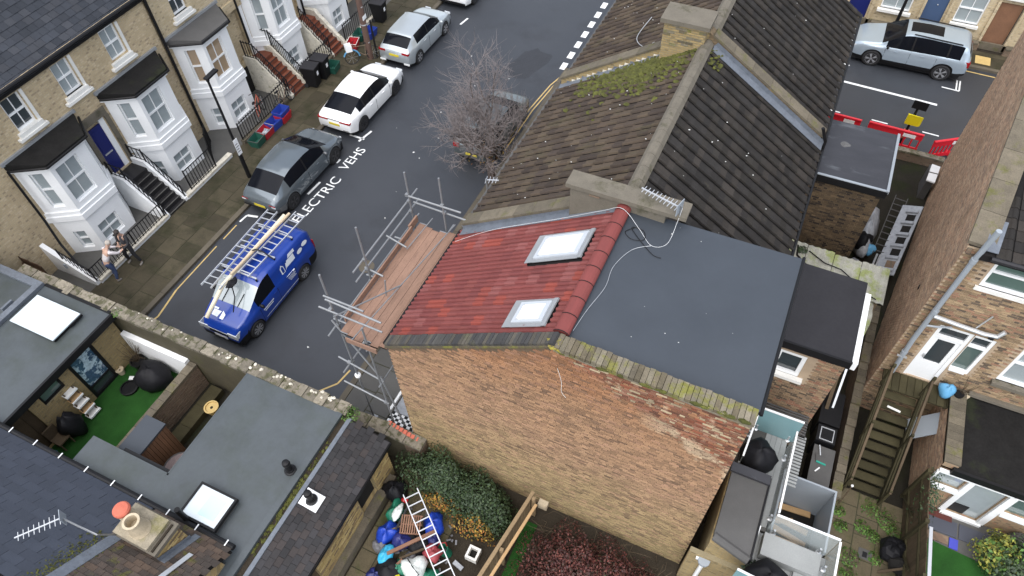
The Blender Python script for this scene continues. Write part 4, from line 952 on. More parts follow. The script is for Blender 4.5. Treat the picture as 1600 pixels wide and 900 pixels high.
# ---- turf garden
tag(MB().box(-17.5, -14.7, -1, 6.2, -.02, .04).build('artificial_lawn', 'turf'), kind='structure')
ww = thing('white_garden_wall', 'white rendered wall between the turf garden and the mossy street wall', 'garden wall', (-16, 6.2, 0))
MB().box(-17.45, -14.75, 6.12, 6.29, 0, 1.35).build('wall', 'render', ww)
bd = thing('brick_divider_wall', 'brown brick wall between the turf garden and the planter yard', 'garden wall', (-14.6, 4.8, 0))
MB().box(-14.72, -14.5, 2.8, 6.28, 0, 1.12).build('wall', 'low_brick', bd)
y = 2.8
while y < 6.25:
    L = .33; MB().box(-14.75, -14.47, y+.006, min(y+L, 6.28), 1.122, 1.2+R.uniform(0, .015)).build('coping_stone', 'coping', bd); y += L+.005
kb = MB()
for r_ in range(14):
    for i in range(16):
        ya = 2.8+i*.225-(.11 if r_ % 2 else 0); a, c = max(ya, 2.8), min(ya+.212, 6.26)
        if c-a > .05: kb.box(-14.51, -14.485+R.uniform(-.006, .004), a, c, r_*.075+.01, r_*.075+.072)
tag(kb.build('brick', 'low_brick', bd), kind='stuff')
def bag(name, label, c, r, mat, seed, cat='bag', group=None, amp=.22, flat=None):
    return tag(MB().blob(c, r, seed, 14, 10, amp, flat).build(name, mat, smooth=True), label, cat, group)
bag('covered_furniture', 'big black covered garden furniture on the turf against the white wall', (-16.05, 5.6, .45), (.62, .5, .52), 'black_soft', 5, 'cover', amp=.12)
tag(MB().lathe((-16.75, 5.02, .04), [(.27, 0), (.29, .05), (.29, .1), (.24, .11), (.24, .06), (.05, .055)], 20).build('round_tray', 'black'), 'round black tray lying on the turf', 'tray')
tag(MB().lathe((-17.35, 3.95, .04), [(.02, 0), (.1, .06), (.12, .16), (.07, .26), (.01, .28)], 14).build('garden_lantern', 'alu'), 'small shiny round lantern on the turf by the plant rack', 'lantern')
t = thing('plant_rack', 'leaning slatted wooden rack against the ochre brick wall', 'rack', (-17.3, 3.8, 0))
for s in (3.68, 4.02): MB().bar((-17.1, s, .04), (-17.42, s, 1.35), .04).build('leg', 'wood', t)
for i in range(5):
    z = .15+i*.27; xx = -17.13-i*.066; MB().box(xx-.14, xx+.12, 3.64, 4.06, z, z+.03).build('shelf', 'plank' if i % 2 else 'stone_w', t); 
    MB().box(xx+.1, xx+.13, 3.64, 4.06, z-.01, z+.05).build('shelf_edge', 'white', t)
bag('barbecue_cover', 'black covered barbecue against the ochre wall near the timber door', (-17.1, 3.15, .5), (.34, .34, .55), 'black_soft', 9, 'cover', amp=.2)
t = thing('garden_chair', 'dark brown chair behind the covered barbecue', 'chair', (-17.2, 2.75, 0))
MB().box(-17.35, -16.95, 2.5, 2.9, .4, .45).build('seat', 'wood', t); MB().box(-17.4, -17.35, 2.5, 2.9, .45, .9).build('backrest', 'wood', t)
for a in (-17.33, -16.99):
    for b_ in (2.53, 2.87): MB().box(a-.02, a+.02, b_-.02, b_+.02, .04, .4).build('leg', 'wood', t)
def pot(label, c, r, h, mat, soil='soil', cat='plant pot', group=None):
    t = thing('plant_pot', label, cat, c, group=group)
    MB().lathe(c, [(r*.7, 0), (r*.95, h*.9), (r*1.05, h*.9), (r*1.05, h), (r*.85, h), (r*.82, h*.85)], 18).build('pot', mat, t)
    MB().lathe(c, [(r*.84, h*.8), (r*.1, h*.86)], 12).build('soil', soil, t); return t
pot('small cream pot beside the glazed door', (-17.62+.2, 5.38, .04), .13, .25, 'buffpot')
pot('dark pot of dead stems in the corner by the white wall', (-17.0, 5.85, .04), .24, .4, 'black')
tw = MB()
for i in range(46):
    a = R.uniform(0, 6.3); tw.tube([(-17.0, 5.85, .4), (-17.0+.18*math.cos(a), 5.85+.18*math.sin(a), .4+R.uniform(.2, .5)), (-17.0+R.uniform(.2, .5)*math.cos(a), 5.85+.3*math.sin(a), .4+R.uniform(.1, .8))], .006, 3)
tag(tw.build('dead_plant', 'wood'), 'dead stalky plant in the dark pot by the white wall', 'plant')
MBx = MB().obox((-17.0, 5.25, .05), (.3, .12, 0), (-.06, .12, 0), (0, 0, .07)); tag(MBx.build('white_trough', 'white'), 'small white trough lying near the dead plant', 'trough')
MBx = MB().obox((-16.62, 5.5, .05), (.22, .16, .1), (-.06, .08, 0), (0, 0, .05)); tag(MBx.build('yellow_toy', 'paint_y'), 'small yellow object beside the black covered furniture', 'toy')
tag(MB().lathe((-15.35, 5.55, .05), [(.01, 0), (.06, .03), (.06, .08), (.01, .11)], 10).build('white_ball', 'white'), 'small white ball on the turf beside the brick divider', 'ball')
hz_ = [(-17.2+.14*math.cos(a)*(1+.1*math.sin(3*a)), 2.24+.14*math.sin(a), .06+a*.004) for a in [i*.5 for i in range(38)]]
X_['hose_blue'] = P('blue_hose', (.1, .3, .5), .5)
tag(MB().tube(hz_, .012, 5).build('hose', 'hose_blue'), 'coiled blue hose near the slate roof gutter', 'hose')

# ---- planter yard between the wall and the second flat roof
tag(MB().box(-14.5, -11.9, 2.8, 6.3, -.02, .03).build('planter_yard', 'yard_shaded'), kind='structure')
for i, (xa, xb, lab) in enumerate(((-14.2, -13.75, 'long mossy sleeper bench in the planter yard nearest the brick divider'), (-13.3, -12.2, 'long mossy raised bed beside the second flat roof'))):
    t = thing('raised_bed', lab, 'planter', ((xa+xb)/2, 5, 0))
    n = 3
    for k in range(n): MB().box(xa+.004, xb-.004, 3.9+k*.76, 3.9+k*.76+.75, .03, .3-.06*i).build('board', 'deckwood', t)
pot('round ochre pot standing on the raised bed', (-13.5, 5.45, .25), .22, .3, 'paint_y')
t = thing('garden_shed', 'small grey roofed shed with orange brown cladding boards', 'shed', (-13.7, 3.5, 0))
MB().box(-14.02, -13.42, 3.02, 4.02, .02, 1.9).build('body', 'wood', t); MB().box(-14.08, -13.36, 2.96, 4.08, 1.902, 1.97).build('roof', 'membrane', t)
for i in range(9): MB().box(-13.42, -13.395, 3.03+i*.11, 3.13+i*.11, .05, 1.89).build('cladding_board', 'shed', t)
for i in range(5): MB().box(-13.98+i*.12, -13.875+i*.12, 4.02, 4.045, .05, 1.89).build('cladding_board', 'shed', t)
t = thing('garden_table', 'round pinkish grey table top beside the orange shed', 'table', (-12.9, 3.5, 0))
X_['wicker'] = M('pinkish_wicker', (.22, .17, .165), .8, var=.2, scale=3, fine=60, finevar=.35, bump=.4)
MB().lathe((-12.72, 3.38, .98), [(.02, 0), (.44, .0), (.44, .03), (.02, .035)], 28).build('tabletop', 'wicker', t)
MB().lathe((-12.72, 3.38, .985), [(.44, 0), (.475, 0), (.475, .04), (.44, .04), (.44, 0)], 28).build('rim', 'felt_grey', t)
for a in (0, 2.1, 4.2): MB().bar((-12.72+.3*math.cos(a), 3.38+.3*math.sin(a), .03), (-12.72+.1*math.cos(a), 3.38+.1*math.sin(a), .98), .035).build('leg', 'black', t)

# ---- flat-roofed extension 2 (L-shaped) with vents and a skylight
e2 = thing('flat_roof_extension', 'grey L-shaped flat roofed extension with a black framed skylight and vent pipes', 'house', (-10.3, 3, 0))
MB().prism([(-14.6, -3), (-8.62, -3), (-8.62, 6.24), (-11.9, 6.24), (-11.9, 2.82), (-14.6, 2.82)], 2.28, 2.44).build('flat_roof', 'grp', e2)
MB().prism([(-14.5, -3), (-8.7, -3), (-8.7, 6.2), (-11.8, 6.2), (-11.8, 2.7), (-14.5, 2.7)], 0, 2.279).build('wall', 'stock_wall', e2)
tr = MB().box(-11.945, -11.9, 2.82, 6.24, 2.22, 2.445); tr.box(-14.6, -11.9, 2.82, 2.87, 2.22, 2.445); tr.build('edge_trim', 'grp', e2)
MB().box(-13.6, -12.0, 2.88, 2.98, 2.1, 2.34).build('gutter', 'black', e2)
MB().box(-8.8, -8.62, -3, 6.24, 2.442, 2.5).build('upstand', 'grp', e2)
def vent(label, c, h, r=.07):
    t = thing('vent_pipe', label, 'vent pipe', c, group='black roof vent pipes')
    MB().lathe(c, [(r*1.9, 0), (r*1.9, .03), (r*1.35, .05), (r*1.3, .1)], 16).build('collar', 'black', t)
    MB().lathe(c, [(r, .1), (r, h*.75), (r*1.25, h*.76), (r*1.25, h*.84), (r, h*.85), (r*1.2, h*.9), (r*1.1, h), (r*.3, h*1.04)], 16).build('pipe', 'black', t); return t
vent('black vent pipe with a ring collar on the grey flat roof', (-8.98, 4.28, 2.445), .5, .085)
sk = thing('skylight', 'white skylight in a raised black frame on the L-shaped grey roof', 'skylight', (-10.2, 2.54, 2.44))
MB().box(-10.75, -9.68, 2.14, 2.98, 2.445, 2.56).build('kerb', 'felt_grey', sk)
fk = MB(); fk.box(-10.8, -9.64, 2.1, 2.16, 2.562, 2.68); fk.box(-10.8, -9.64, 2.97, 3.03, 2.562, 2.68); fk.box(-10.8, -10.74, 2.16, 2.97, 2.562, 2.68); fk.box(-9.7, -9.64, 2.16, 2.97, 2.562, 2.68); fk.build('frame', 'black', sk)
MB().box(-10.74, -9.7, 2.16, 2.97, 2.6, 2.655).build('pane', 'skylight', sk)
X_['mist'] = P('tinted_inner_glass', (.5, .66, .68), .15)
MB().box(-10.35, -9.85, 2.3, 2.85, 2.656, 2.66).build('inner_pane', 'mist', sk)
tag(MB().tube([(-10.5, 2.08, 2.44), (-10.5, 2.08, 3.3)], .07, 12).build('flue_pipe', 'black'), 'plain black flue pipe beside the chimney', 'flue pipe')

# ---- gutter with moss, then the lean-to of dark tiles over the ochre brick wall
og = thing('lean_to_building', 'lean-to with a dark tiled roof and ochre brick wall beside the junk yard', 'outbuilding', (-7.9, 3, 0))
MB().box(-8.62, -8.42, -2, 6.24, 2.2, 2.38).build('valley_gutter', 'soil', og)
MB().box(-8.42, -8.3, -2, 6.22, 2.25, 2.47).build('flashing', 'lead', og)
ms = MB(); 
for i in range(170):
    s = R.uniform(.015, .05); ms.blob((R.uniform(-8.6, -8.44), R.gauss(3.5, .75), 2.385), (s, s*1.3, .03), i, 6, 4)
tag(ms.build('moss', 'moss', og), kind='stuff')
rs_ = lambda x: 2.44-(x+8.35)*.3
MB().prism([(-8.35, -2), (-7.16, -2), (-7.16, 6.22), (-8.35, 6.22)], lambda x, y: rs_(x)-.12, lambda x, y: rs_(x)-.02).build('roof', 'gap', og)
c3 = math.sqrt(1.09); UV = Vector((-1/c3, 0, .3/c3))
slate_field(og, 'roof_tile', (-7.13, -.3, rs_(-7.13)-.01), (0, 1, 0), UV, 27, 7, .24, .178, 'plain_tile', th=.014, lift=.012, seed=14, jit=.004)
MB().box(-7.15, -7.1, -2, 6.2, 1.93, 2.05).build('gutter', 'black', og)
wb = MB(); wall(wb, (-7.28, -1, 0), (0, 1, 0), 7.1, 1.93, [(5.55, .5, 6.3, 1.8), (2.9, .05, 3.6, 1.85)], .14); wb.build('wall', 'stock_wall', og)
MB().box(-7.46, -7.42, 4.55, 5.3, .5, 1.8).build('window', 'dark', og); MB().box(-7.46, -7.42, 1.9, 2.6, .05, 1.85).build('door', 'wood', og)
MB().box(-7.28, -7.05, 2.7, 5.9, 0, .42).build('plinth', 'coping', og)
MB().box(-7.3, -7.0, 4.5, 5.35, .42, .52).build('sill', 'coping', og)
ob = MB()
for r_ in range(24):
    for i in range(34):
        ya = -1+i*.225-(.11 if r_ % 2 else 0); a, c = max(ya, -1), min(ya+.212, 6.1); z = r_*.075+.01
        ym = (a+c)/2
        if c-a < .05 or (4.5 < ym < 5.35 and .45 < z < 1.8) or (1.85 < ym < 2.65 and z < 1.85) or z < .4 or z > 1.85: continue
        ob.box(-7.28, -7.268+R.uniform(-.004, .004), a, c, z, z+.063)
X_['ochre_single'] = M('ochre_single_brick', (.3276, .2418, .1014), .85, var=.3, scale=2, fine=40, finevar=.25, picks=[(.351, .2574, .1014), (.312, .2262, .0936), (.39, .2964, .1326), (.2574, .1794, .078), (.156, .1092, .0624)], rnd=.15)
tag(ob.build('brick', 'ochre_single', og), kind='stuff')
t = thing('roof_flange', 'white square flashing plate round the vent on the dark tiled lean-to', 'flashing plate', (-8.0, 3.9, 2.35), group=None)
MB().obox((-8.26, 3.62, rs_(-8.26)+.05), (.5, 0, -.15), (0, .46, 0), (0, 0, .012)).build('plate', 'white', t)
vent('black vent pipe rising through the white square plate on the tiled lean-to', (-8.02, 3.85, rs_(-8.02)+.055), .48, .085)
def leaf_stuff(name, mat, n, spread, size, seed, parent=None, kind='stuff', droop=.4):
    """many small leaf faces; spread(rr) gives a point and a direction"""
    mb = MB(); rr = random.Random(seed)
    for _ in range(n):
        c, d = spread(rr); c = Vector(c); d = (Vector(d)+Vector((rr.gauss(0, droop), rr.gauss(0, droop), rr.gauss(0, droop)))).normalized()
        s = size*rr.uniform(.6, 1.4); a = d.orthogonal().normalized(); a.rotate(Matrix.Rotation(rr.uniform(0, 6.3), 3, d)); b = d.cross(a)
        mb.quad(c-a*s*.5, c-b*s*.28+a*s*.05, c+a*s*.5, c+b*s*.28+a*s*.05)
    return tag(mb.build(name, mat, parent), kind=kind)
X_['leaf'] = M('green_leaf', (.0273, .0507, .0172), .6, var=.35, scale=3, fine=20, finevar=.2, bump=0, picks=[(.0234, .0468, .0172), (.0312, .0585, .0195), (.0195, .0351, .014), (.0429, .0702, .0234)], rnd=.25)
X_['leaf_bright'] = M('bright_green_leaf', (.07, .14, .025), .65, var=.3, scale=4, bump=0, picks=[(.07, .15, .025), (.1, .18, .03), (.05, .1, .02)], rnd=.25)
X_['leaf_yellow'] = M('yellowing_leaf', (.234, .156, .0234), .7, var=.3, scale=4, bump=0, picks=[(.2574, .156, .0234), (.312, .2028, .0312), (.1248, .0936, .0234), (.312, .1248, .0234)], rnd=.25)
X_['leaf_red'] = M('dark_red_leaf', (.07, .018, .016), .7, var=.35, scale=4, bump=0, picks=[(.065, .018, .016), (.1, .026, .02), (.045, .015, .014), (.13, .04, .03), (.055, .03, .02)], rnd=.3)
def tuft(label, c, r, n, mat, seed, size=.07, cat='plant', group=None, h=1):
    def sp_(rr):
        t_, p_ = rr.uniform(0, 6.3), rr.uniform(0, 1); q = r*math.sqrt(rr.random())
        return (c[0]+q*math.cos(t_), c[1]+q*math.sin(t_), c[2]+rr.uniform(0, r*.8*h)*(1-q/r*.6)), (math.cos(t_), math.sin(t_), .8)
    return tag(leaf_stuff('plant', mat, n, sp_, size, seed, kind=None), label, cat, group)
tuft('tuft of green weeds at the corner of the L-shaped grey roof', (-8.45, 6.35, 2.35), .28, 260, 'leaf_bright', 3, .06)
tuft('small green weed on the wall capping at the corner of the skylight roof', (-17.15, 6.35, 2.4), .2, 120, 'leaf_bright', 4, .05)
# ---- slate roofed house at the bottom left corner
sh = thing('slate_roof_house', 'house with a smooth blue grey slate roof and black gutter in the bottom left corner', 'house', (-13, 0, 0))
ps = .7; cs2 = math.sqrt(1+ps*ps); SV = Vector((0, -1/cs2, ps/cs2))
sz = lambda y: 2.72+(1.9-y)*ps
MB().prism([(-20, -4), (-8.95, -4), (-8.95, 1.9), (-20, 1.9)], lambda x, y: sz(y)-.15, lambda x, y: sz(y)-.02).build('roof', 'gap', sh)
MB().box(-19.9, -9.0, -4, 1.6, 0, 2.5).build('wall', 'stock_wall', sh)
slate_field(sh, 'slate', (-11.45, 1.93, sz(1.93)), (-1, 0, 0), SV, 15, 13, .5, .25, 'slate_near', th=.006, lift=.006, seed=21, jit=.0015)
X_['moss_tile'] = M('mossy_brown_tile', (.068, .051, .0374), .9, var=.35, scale=3, fine=40, finevar=.3, bump=.4, picks=[(.068, .051, .0408), (.0884, .0612, .0442), (.051, .0408, .034)], rnd=.2, stain=(.0884, .085, .0204), stain_at=.56, stain_w=.1, stain_scale=2.5)
slate_field(sh, 'roof_tile', (-8.95, 1.93, sz(1.93)), (-1, 0, 0), SV, 11, 18, .22, .16, 'moss_tile', th=.014, lift=.014, seed=22, jit=.004)
MB().obox((-11.45, 1.0, sz(1.0)+.02), (.3, 0, 0), SV*2.4, Vector((0, SV.z, -SV.y))*.02).build('lead_valley', 'lead', sh)
tag(leaf_stuff('moss', 'moss', 500, lambda rr: ((rr.gauss(-11.5, .18), *(lambda y: (y, sz(y)+.03))(rr.uniform(-.6, .9))), (0, .5, 1)), .06, 5, sh), kind='stuff')
MB().tube([(-20, 2.0, 2.66), (-8.95, 2.0, 2.66)], .075, 8).build('gutter', 'black', sh)
for i in range(12): MB().obox((-19.4+i*.93, 1.93, 2.735), (.03, 0, 0), (0, .16, 0), (0, 0, .012)).build('gutter_clip', 'white', sh)
X_['fl_mortar'] = M('flaunching_mortar', (.3, .26, .19), .9, var=.35, scale=4, fine=30, finevar=.3, bump=.4, stain=(.2, .18, .08), stain_at=.55)
ch = thing('chimney_stack', 'squat brick chimney with two clay pots on the slate roof edge at the bottom left', 'chimney', (-10.6, 1.4, 2.7))
cmB = MB().box(-11.15, -10.0, 1.0, 1.72, 2.5, 3.62); cmB.build('stack', 'ext_brick2', ch)
rs = random.Random(3)
for r_ in range(9):
    for k in range(4):
        y = 1.0+k*.225-(.11 if r_ % 2 else 0); a, c = max(y, 1.0), min(y+.213, 1.72); z = 2.88+r_*.075
        if c-a > .04: MB().box(-10.0, -9.99+rs.uniform(0, .005), a, c, z, z+.064).build('brick', 'ochre_single', ch)
MB().box(-11.22, -9.94, .95, 1.78, 3.625, 3.74).build('cap', 'concrete', ch)
MB().prism([(-11.18, .98), (-10.15, .98), (-10.15, 1.74), (-11.18, 1.74)], 3.742, lambda x, y: 3.9-abs(x+10.7)*.1).build('mortar_flaunching', 'fl_mortar', ch)
MB().box(-10.08, -10.03, 1.0, 1.7, 3.742, 3.78).build('cap_joint', 'soil', ch)
pt_ = MB().lathe((-10.62, 1.3, 3.85), [(.25, 0), (.22, .1), (.19, .4), (.2, .42), (.2, .5), (.145, .5), (.14, .2)], 22).build('chimney_pot', 'buffpot', ch, smooth=False)
MB().lathe((-10.62, 1.3, 4.0), [(.138, 0), (.138, .02)], 20).build('flue', 'dark', pt_)
p2_ = MB().lathe((-11.02, 1.42, 3.85), [(.2, 0), (.18, .1), (.165, .45)], 20).build('chimney_pot', 'buffpot', ch)
MB().lathe((-11.02, 1.42, 4.3), [(.2, 0), (.2, .06), (.17, .1), (.05, .13)], 20).build('pot_cap', 'terracotta', p2_)
lf = MB(); lf.obox((-9.98, .95, sz(.95)+.02), (.17, 0, .0), (0, .9, -.63), (0, .01, .02)); lf.obox((-9.97, .95, sz(.95)+.03), (.02, 0, .0), (0, .8, -.56), (0, 0, .14)); lf.build('lead_flashing', 'lead', ch)
MB().obox((-9.6, .4, sz(.4)+.06), (.12, .0, 0), (.0, 1.0, -.7), (0, .01, .02)).build('flashing_strip', 'alu', ch)
aerial('comb shaped white aerial on a bent mast over the bottom left slate roof', (-12.1, .7, 4.4), (-.62, -.78, 0), 9, 1.0, .3, [(-11.15, 1.05, 3.5), (-11.1, .75, 4.35), (-11.6, .72, 4.4), (-12.1, .7, 4.4)])
# ================================================================ RIGHT: closet wings, yards and the house on the side street
def brick_field(parent, name, o, u, length, top, mat, holes=(), singles=0, bottom=0, proud=.009, bw=.225, bh=.075, seed=1, bond=.5):
    """brick faces standing proud of a wall: the nearest as single pieces, the rest joined"""
    o, u = Vector(o), Vector(u).normalized(); n = u.cross(Vector((0, 0, 1))); z_ = Vector((0, 0, 1)); rr = random.Random(seed)
    tf = top if callable(top) else (lambda t: top); spots = []; r_ = 0; z = bottom+.006
    while z < 14:
        x = -(bw*.75 if r_ % 2 else 0); any_ = False; kk = 0
        while x < length:
            L = bw if kk % 2 == 0 else bw*.5; kk += 1
            a, c = max(x, 0), min(x+L-.011, length)
            if c-a > .05 and z+bh < min(tf(a), tf(c)):
                any_ = True
                if not any(h[0]-.01 < c and a < h[2]+.01 and h[1]-.01 < z+bh and z < h[3]+.01 for h in holes): spots.append((a, c, z))
            x += L
        if not any_: break
        z += bh; r_ += 1
    cam = Vector((0, 0, 20)); full = sorted(spots, key=lambda s: (o+u*s[0]+z_*s[2]-cam).length)
    fullw = [s for s in full if s[1]-s[0] > bw-.02][:singles]; fs = set(fullw); rest = MB(); off = Vector(WL[parent.name])
    w_ = bw-.011; h_ = bh-.011
    m = MB()
    q = lambda a, b, d: Vector((a, -d, b))
    m.quad(q(0,0,proud),q(w_,0,proud),q(w_,h_,proud),q(0,h_,proud)); m.quad(q(0,h_,proud),q(w_,h_,proud),q(w_,h_,0),q(0,h_,0)); m.quad(q(0,0,0),q(w_,0,0),q(w_,0,proud),q(0,0,proud))
    m.quad(q(0,0,0),q(0,0,proud),q(0,h_,proud),q(0,h_,0)); m.quad(q(w_,0,proud),q(w_,0,0),q(w_,h_,0),q(w_,h_,proud))
    me = m.mesh(name, mat) if singles else None
    for s in spots:
        d = rr.uniform(-.004, .003); p = o+u*s[0]+z_*s[2]+n*d
        if s in fs:
            inst(name, me, parent, None, mat4=Matrix(((u.x, -n.x, 0, p.x-off.x), (u.y, -n.y, 0, p.y-off.y), (0, 0, 1, p.z-off.z), (0, 0, 0, 1))))
        else:
            k = (s[1]-s[0])/w_; b0 = len(rest.v)
            rest.v += [tuple(p+u*(v[0]*k)-n*v[1]+z_*v[2]) for v in m.v]
            for f in m.f: rest.f.append(tuple(b0+i for i in f)); rest.m.append(0)
    if rest.f: tag(rest.build(name, mat, parent), kind='stuff')
def bm_(name, picks, rnd=.15, stain=None):
    return M(name, picks[0], .88, var=.35, scale=1.3, fine=40, finevar=.25, picks=picks, rnd=rnd, bump=.3, stain=stain, stain_at=.56, stain_w=.16, stain_scale=.9)
X_['b_soot'] = bm_('sooty_brick', [(.1014, .0718, .0413), (.0819, .0569, .0343), (.1287, .0905, .0523), (.0624, .0445, .0289), (.0312, .0234, .0179), (.1014, .0702, .039)], stain=(.1872, .1287, .0718))
X_['b_ext'] = bm_('extension_single_brick', [(.28, .19, .115), (.24, .165, .1), (.32, .22, .13), (.2, .14, .09), (.1, .075, .052), (.28, .14, .088)])
X_['b_rear'] = bm_('rear_single_brick', [(.29, .205, .12), (.25, .18, .105), (.33, .235, .14), (.22, .155, .092), (.11, .082, .058), (.28, .16, .1)])
X_['b_flank'] = bm_('flank_single_brick', [(.42, .29, .19), (.38, .26, .17), (.46, .32, .21), (.35, .23, .15), (.26, .18, .125), (.42, .255, .16)], stain=(.27, .18, .11))

# ---- closet wing of the middle house
wB = thing('closet_wing', 'brick rear wing with a dark flat felt roof and a small white window', 'house', (2.2, 13, 0))
EX = 3.33
b = MB(); hs_ = [(.72, 3.5, 1.45, 4.45)]
wall(b, (1.0, 11.8, 0), (1, 0, 0), EX-1.0, 4.8, hs_, .12); wall(b, (EX, 11.8, 0), (0, 1, 0), 2.6, 4.8); wall(b, (EX, 14.4, 0), (-1, 0, 0), EX-1, 4.8); b.build('wall', 'mortar', wB)
brick_field(wB, 'brick', (1.0, 11.8, 0), (1, 0, 0), EX-1.0, 4.8, 'b_ext', [(.62, 3.3, 1.6, 4.5)], 120, bottom=1.0, seed=3)
window(wB, (1.0, 11.8, 0), (1, 0, 0), .72, 3.5, 1.45, 4.45, .06, panes=1, bar=False, glass='glass_dark', sill='stone_w', sill_out=.14, fw=.11, sill_ext=.14)
MB().box(1.66, 1.72, 11.72, 11.795, 3.5, 4.42).build('window_jamb', 'white', wB)
MB().prism([(1.05, 11.72), (EX+.05, 11.72), (EX+.05, 14.45), (1.05, 14.45)], 4.83, lambda x, y: 5.0-(x-1)*.02).build('flat_roof', 'felt', wB)
MB().box(1.05, EX+.06, 11.66, 11.718, 4.72, 4.98).build('fascia', 'black', wB)
for i in range(4): MB().box(EX+.055, EX+.2, 11.75+i*.6, 12.33+i*.6, 4.62, 4.9-.0*i).build('fascia_board', 'white', wB)
vp = MB().tube([(1.55, 11.95, 4.98), (1.5, 11.9, 5.45)], .05, 10); vp.build('vent_pipe', 'black', wB)
# ---- lichen covered lean-to between the wings
X_['lichen'] = M('lichen_sheet', (.29, .29, .25), .9, var=.35, scale=2.2, fine=30, finevar=.3, bump=.4, stain=(.22, .25, .1), stain_at=.5, stain_w=.1, stain_scale=1.6)
ll = thing('lean_to_roof', 'pale lichen covered corrugated lean-to roof with a dark crack beside the dark felt roof', 'roof', (2.8, 15.6, 3.3))
zc = lambda x, y: 3.55-(x-1)*.05-abs(math.sin(x*12))*.02
for i in range(4):
    xa, xb = 1.05+i*.8, 1.05+(i+1)*.8-.02
    g = MB(); n = 8
    for k in range(n):
        p, q = xa+(xb-xa)*k/n, xa+(xb-xa)*(k+1)/n
        g.quad((p, 15.25, 3.5+.03*(k % 2)-.03*i), (q, 15.25, 3.5+.03*((k+1) % 2)-.03*i), (q, 16.55+.1*math.sin(i*3), 3.62+.03*((k+1) % 2)-.03*i), (p, 16.55+.1*math.sin(i*3), 3.62+.03*(k % 2)-.03*i))
    g.build('sheet', 'lichen', ll)
MB().blob((3.75, 14.8, 3.3), (.3, .75, .1), 4, 12, 8, .3).build('loose_sheet', 'lichen', ll)
MB().tube([(1.9, 16.3, 3.62), (2.4, 16.0, 3.62), (2.9, 15.95, 3.6), (3.3, 15.7, 3.56), (3.6, 15.4, 3.52), (4.0, 15.3, 3.5)], .018, 5).build('cable', 'black', ll)
MB().tube([(1.55, 16.4, 3.62), (1.6, 16.0, 3.62), (1.9, 15.75, 3.6)], .03, 5).build('gutter_crack', 'dark', ll)
tag(MB().box(1.1, 4.1, 15.3, 16.4, 0, 3.3).build('lean_to_wall', 'ext_brick'), 'dark brick wall below the lichen covered lean-to', 'wall')
tuft('small dark fern on the lichen covered lean-to', (1.7, 16.25, 3.62), .16, 130, 'leaf', 6, .07)
# ---- closet wing of the farther house
wC = thing('closet_wing', 'sooty brick rear wing with a wet grey felt roof and pale puddle', 'house', (2.2, 19.6, 0))
b = MB(); wall(b, (1.0, 18.25, 0), (1, 0, 0), EX-1.0, 4.8); wall(b, (EX, 18.25, 0), (0, 1, 0), 2.65, 4.8); b.build('wall', 'ext_brick', wC)
brick_field(wC, 'brick', (1.0, 18.25, 0), (1, 0, 0), EX-1.0, 4.8, 'b_soot', (), 0, seed=5)
MB().prism([(1.0, 18.2), (EX+.04, 18.2), (EX+.04, 20.95), (1.0, 20.95)], 4.84, 5.0).build('flat_roof', 'felt_wet', wC)
MB().box(1.0, EX+.1, 18.14, 18.2, 4.74, 4.99).build('fascia', 'black', wC)
ed = MB().box(EX+.045, EX+.12, 18.14, 20.98, 4.93, 5.04); ed.box(1.0, EX+.045, 18.14, 18.22, 4.995, 5.02); ed.build('edge_trim', 'plastic_grey', wC)
MB().blob((1.95, 19.85, 5.0), (.15, .13, .006), 3, 16, 4, .2).build('pale_puddle', 'pale_stain', wC)
MB().obox((1.05, 19.2, 5.01), (.05, .02, 0), (.06, .5, 0), (0, 0, .02)).build('pale_strip', 'alu', wC)
tag(MB().tube([(.9, 21.45, 5.5), (.98, 21.6, 5.4), (1.1, 21.85, 5.35), (1.15, 22.35, 5.35)], .07, 8).build('rainwater_pipe', 'white'), 'white elbow of rainwater pipe poking past the far dark roof', 'drainpipe')

# ---- rear of the end house: felt lean-to, terraces with glass balustrades
lt = thing('felt_lean_to', 'long grey mineral felt roof beside the rear corner of the brick gable', 'outbuilding', (2, 7.9, 0))
b = MB(); b.prism([(1.55, 6.85), (2.5, 6.85), (2.5, 8.95), (1.55, 8.95)], 0, 2.8); b.build('wall', 'stock_wall', lt)
MB().prism([(1.58, 7.0), (2.48, 6.75), (2.48, 8.95), (1.58, 8.95)], 2.82, 2.98).build('roof', 'felt_grey', lt)
MB().box(1.53, 2.5, 8.72, 8.97, 2.982, 3.08).build('upstand', 'felt_wet', lt)
MB().box(2.485, 2.53, 6.75, 8.95, 2.7, 3.0).build('edge_trim', 'black', lt)
MB().tube([(1.6, 7.0, 2.9), (2.48, 6.76, 2.9)], .12, 10).build('roll_edge', 'felt_grey', lt)
MB().box(1.22, 1.55, 6.6, 8.9, 0, .3)
tag(MB().box(1.22, 2.6, 6.72, 6.85, 0, 2.1).build('brick_return_wall', 'stock_wall'), 'ochre brick return wall at the foot of the gable beside the white pipe', 'wall')
t = thing('rainwater_pipe', 'white square rainwater pipe with a grey hopper beside the gable corner', 'drainpipe', (1.6, 6.6, 0))
MB().tube([(1.62, 6.66, 1.75), (1.6, 6.62, .2), (1.55, 6.55, .05)], .055, 6).build('pipe', 'white', t); MB().lathe((1.62, 6.68, 1.7), [(.07, 0), (.15, .22), (.15, .3), (.02, .3)], 10).build('hopper', 'plastic_grey', t)
MB().box(1.42, 1.6, 6.66, 6.715, 1.9, 1.98).build('bracket', 'white', t)
tr_ = thing('roof_terrace', 'pale decked upper terrace with a teal glass balustrade behind the end house', 'terrace', (2.2, 10, 0))
MB().box(1.25, 2.75, 8.98, 10.7, 1.9, 2.2).build('deck', 'slab_grey', tr_); MB().box(2.5, 2.8, 7.9, 8.98, 1.9, 2.2).build('deck', 'slab_grey', tr_)
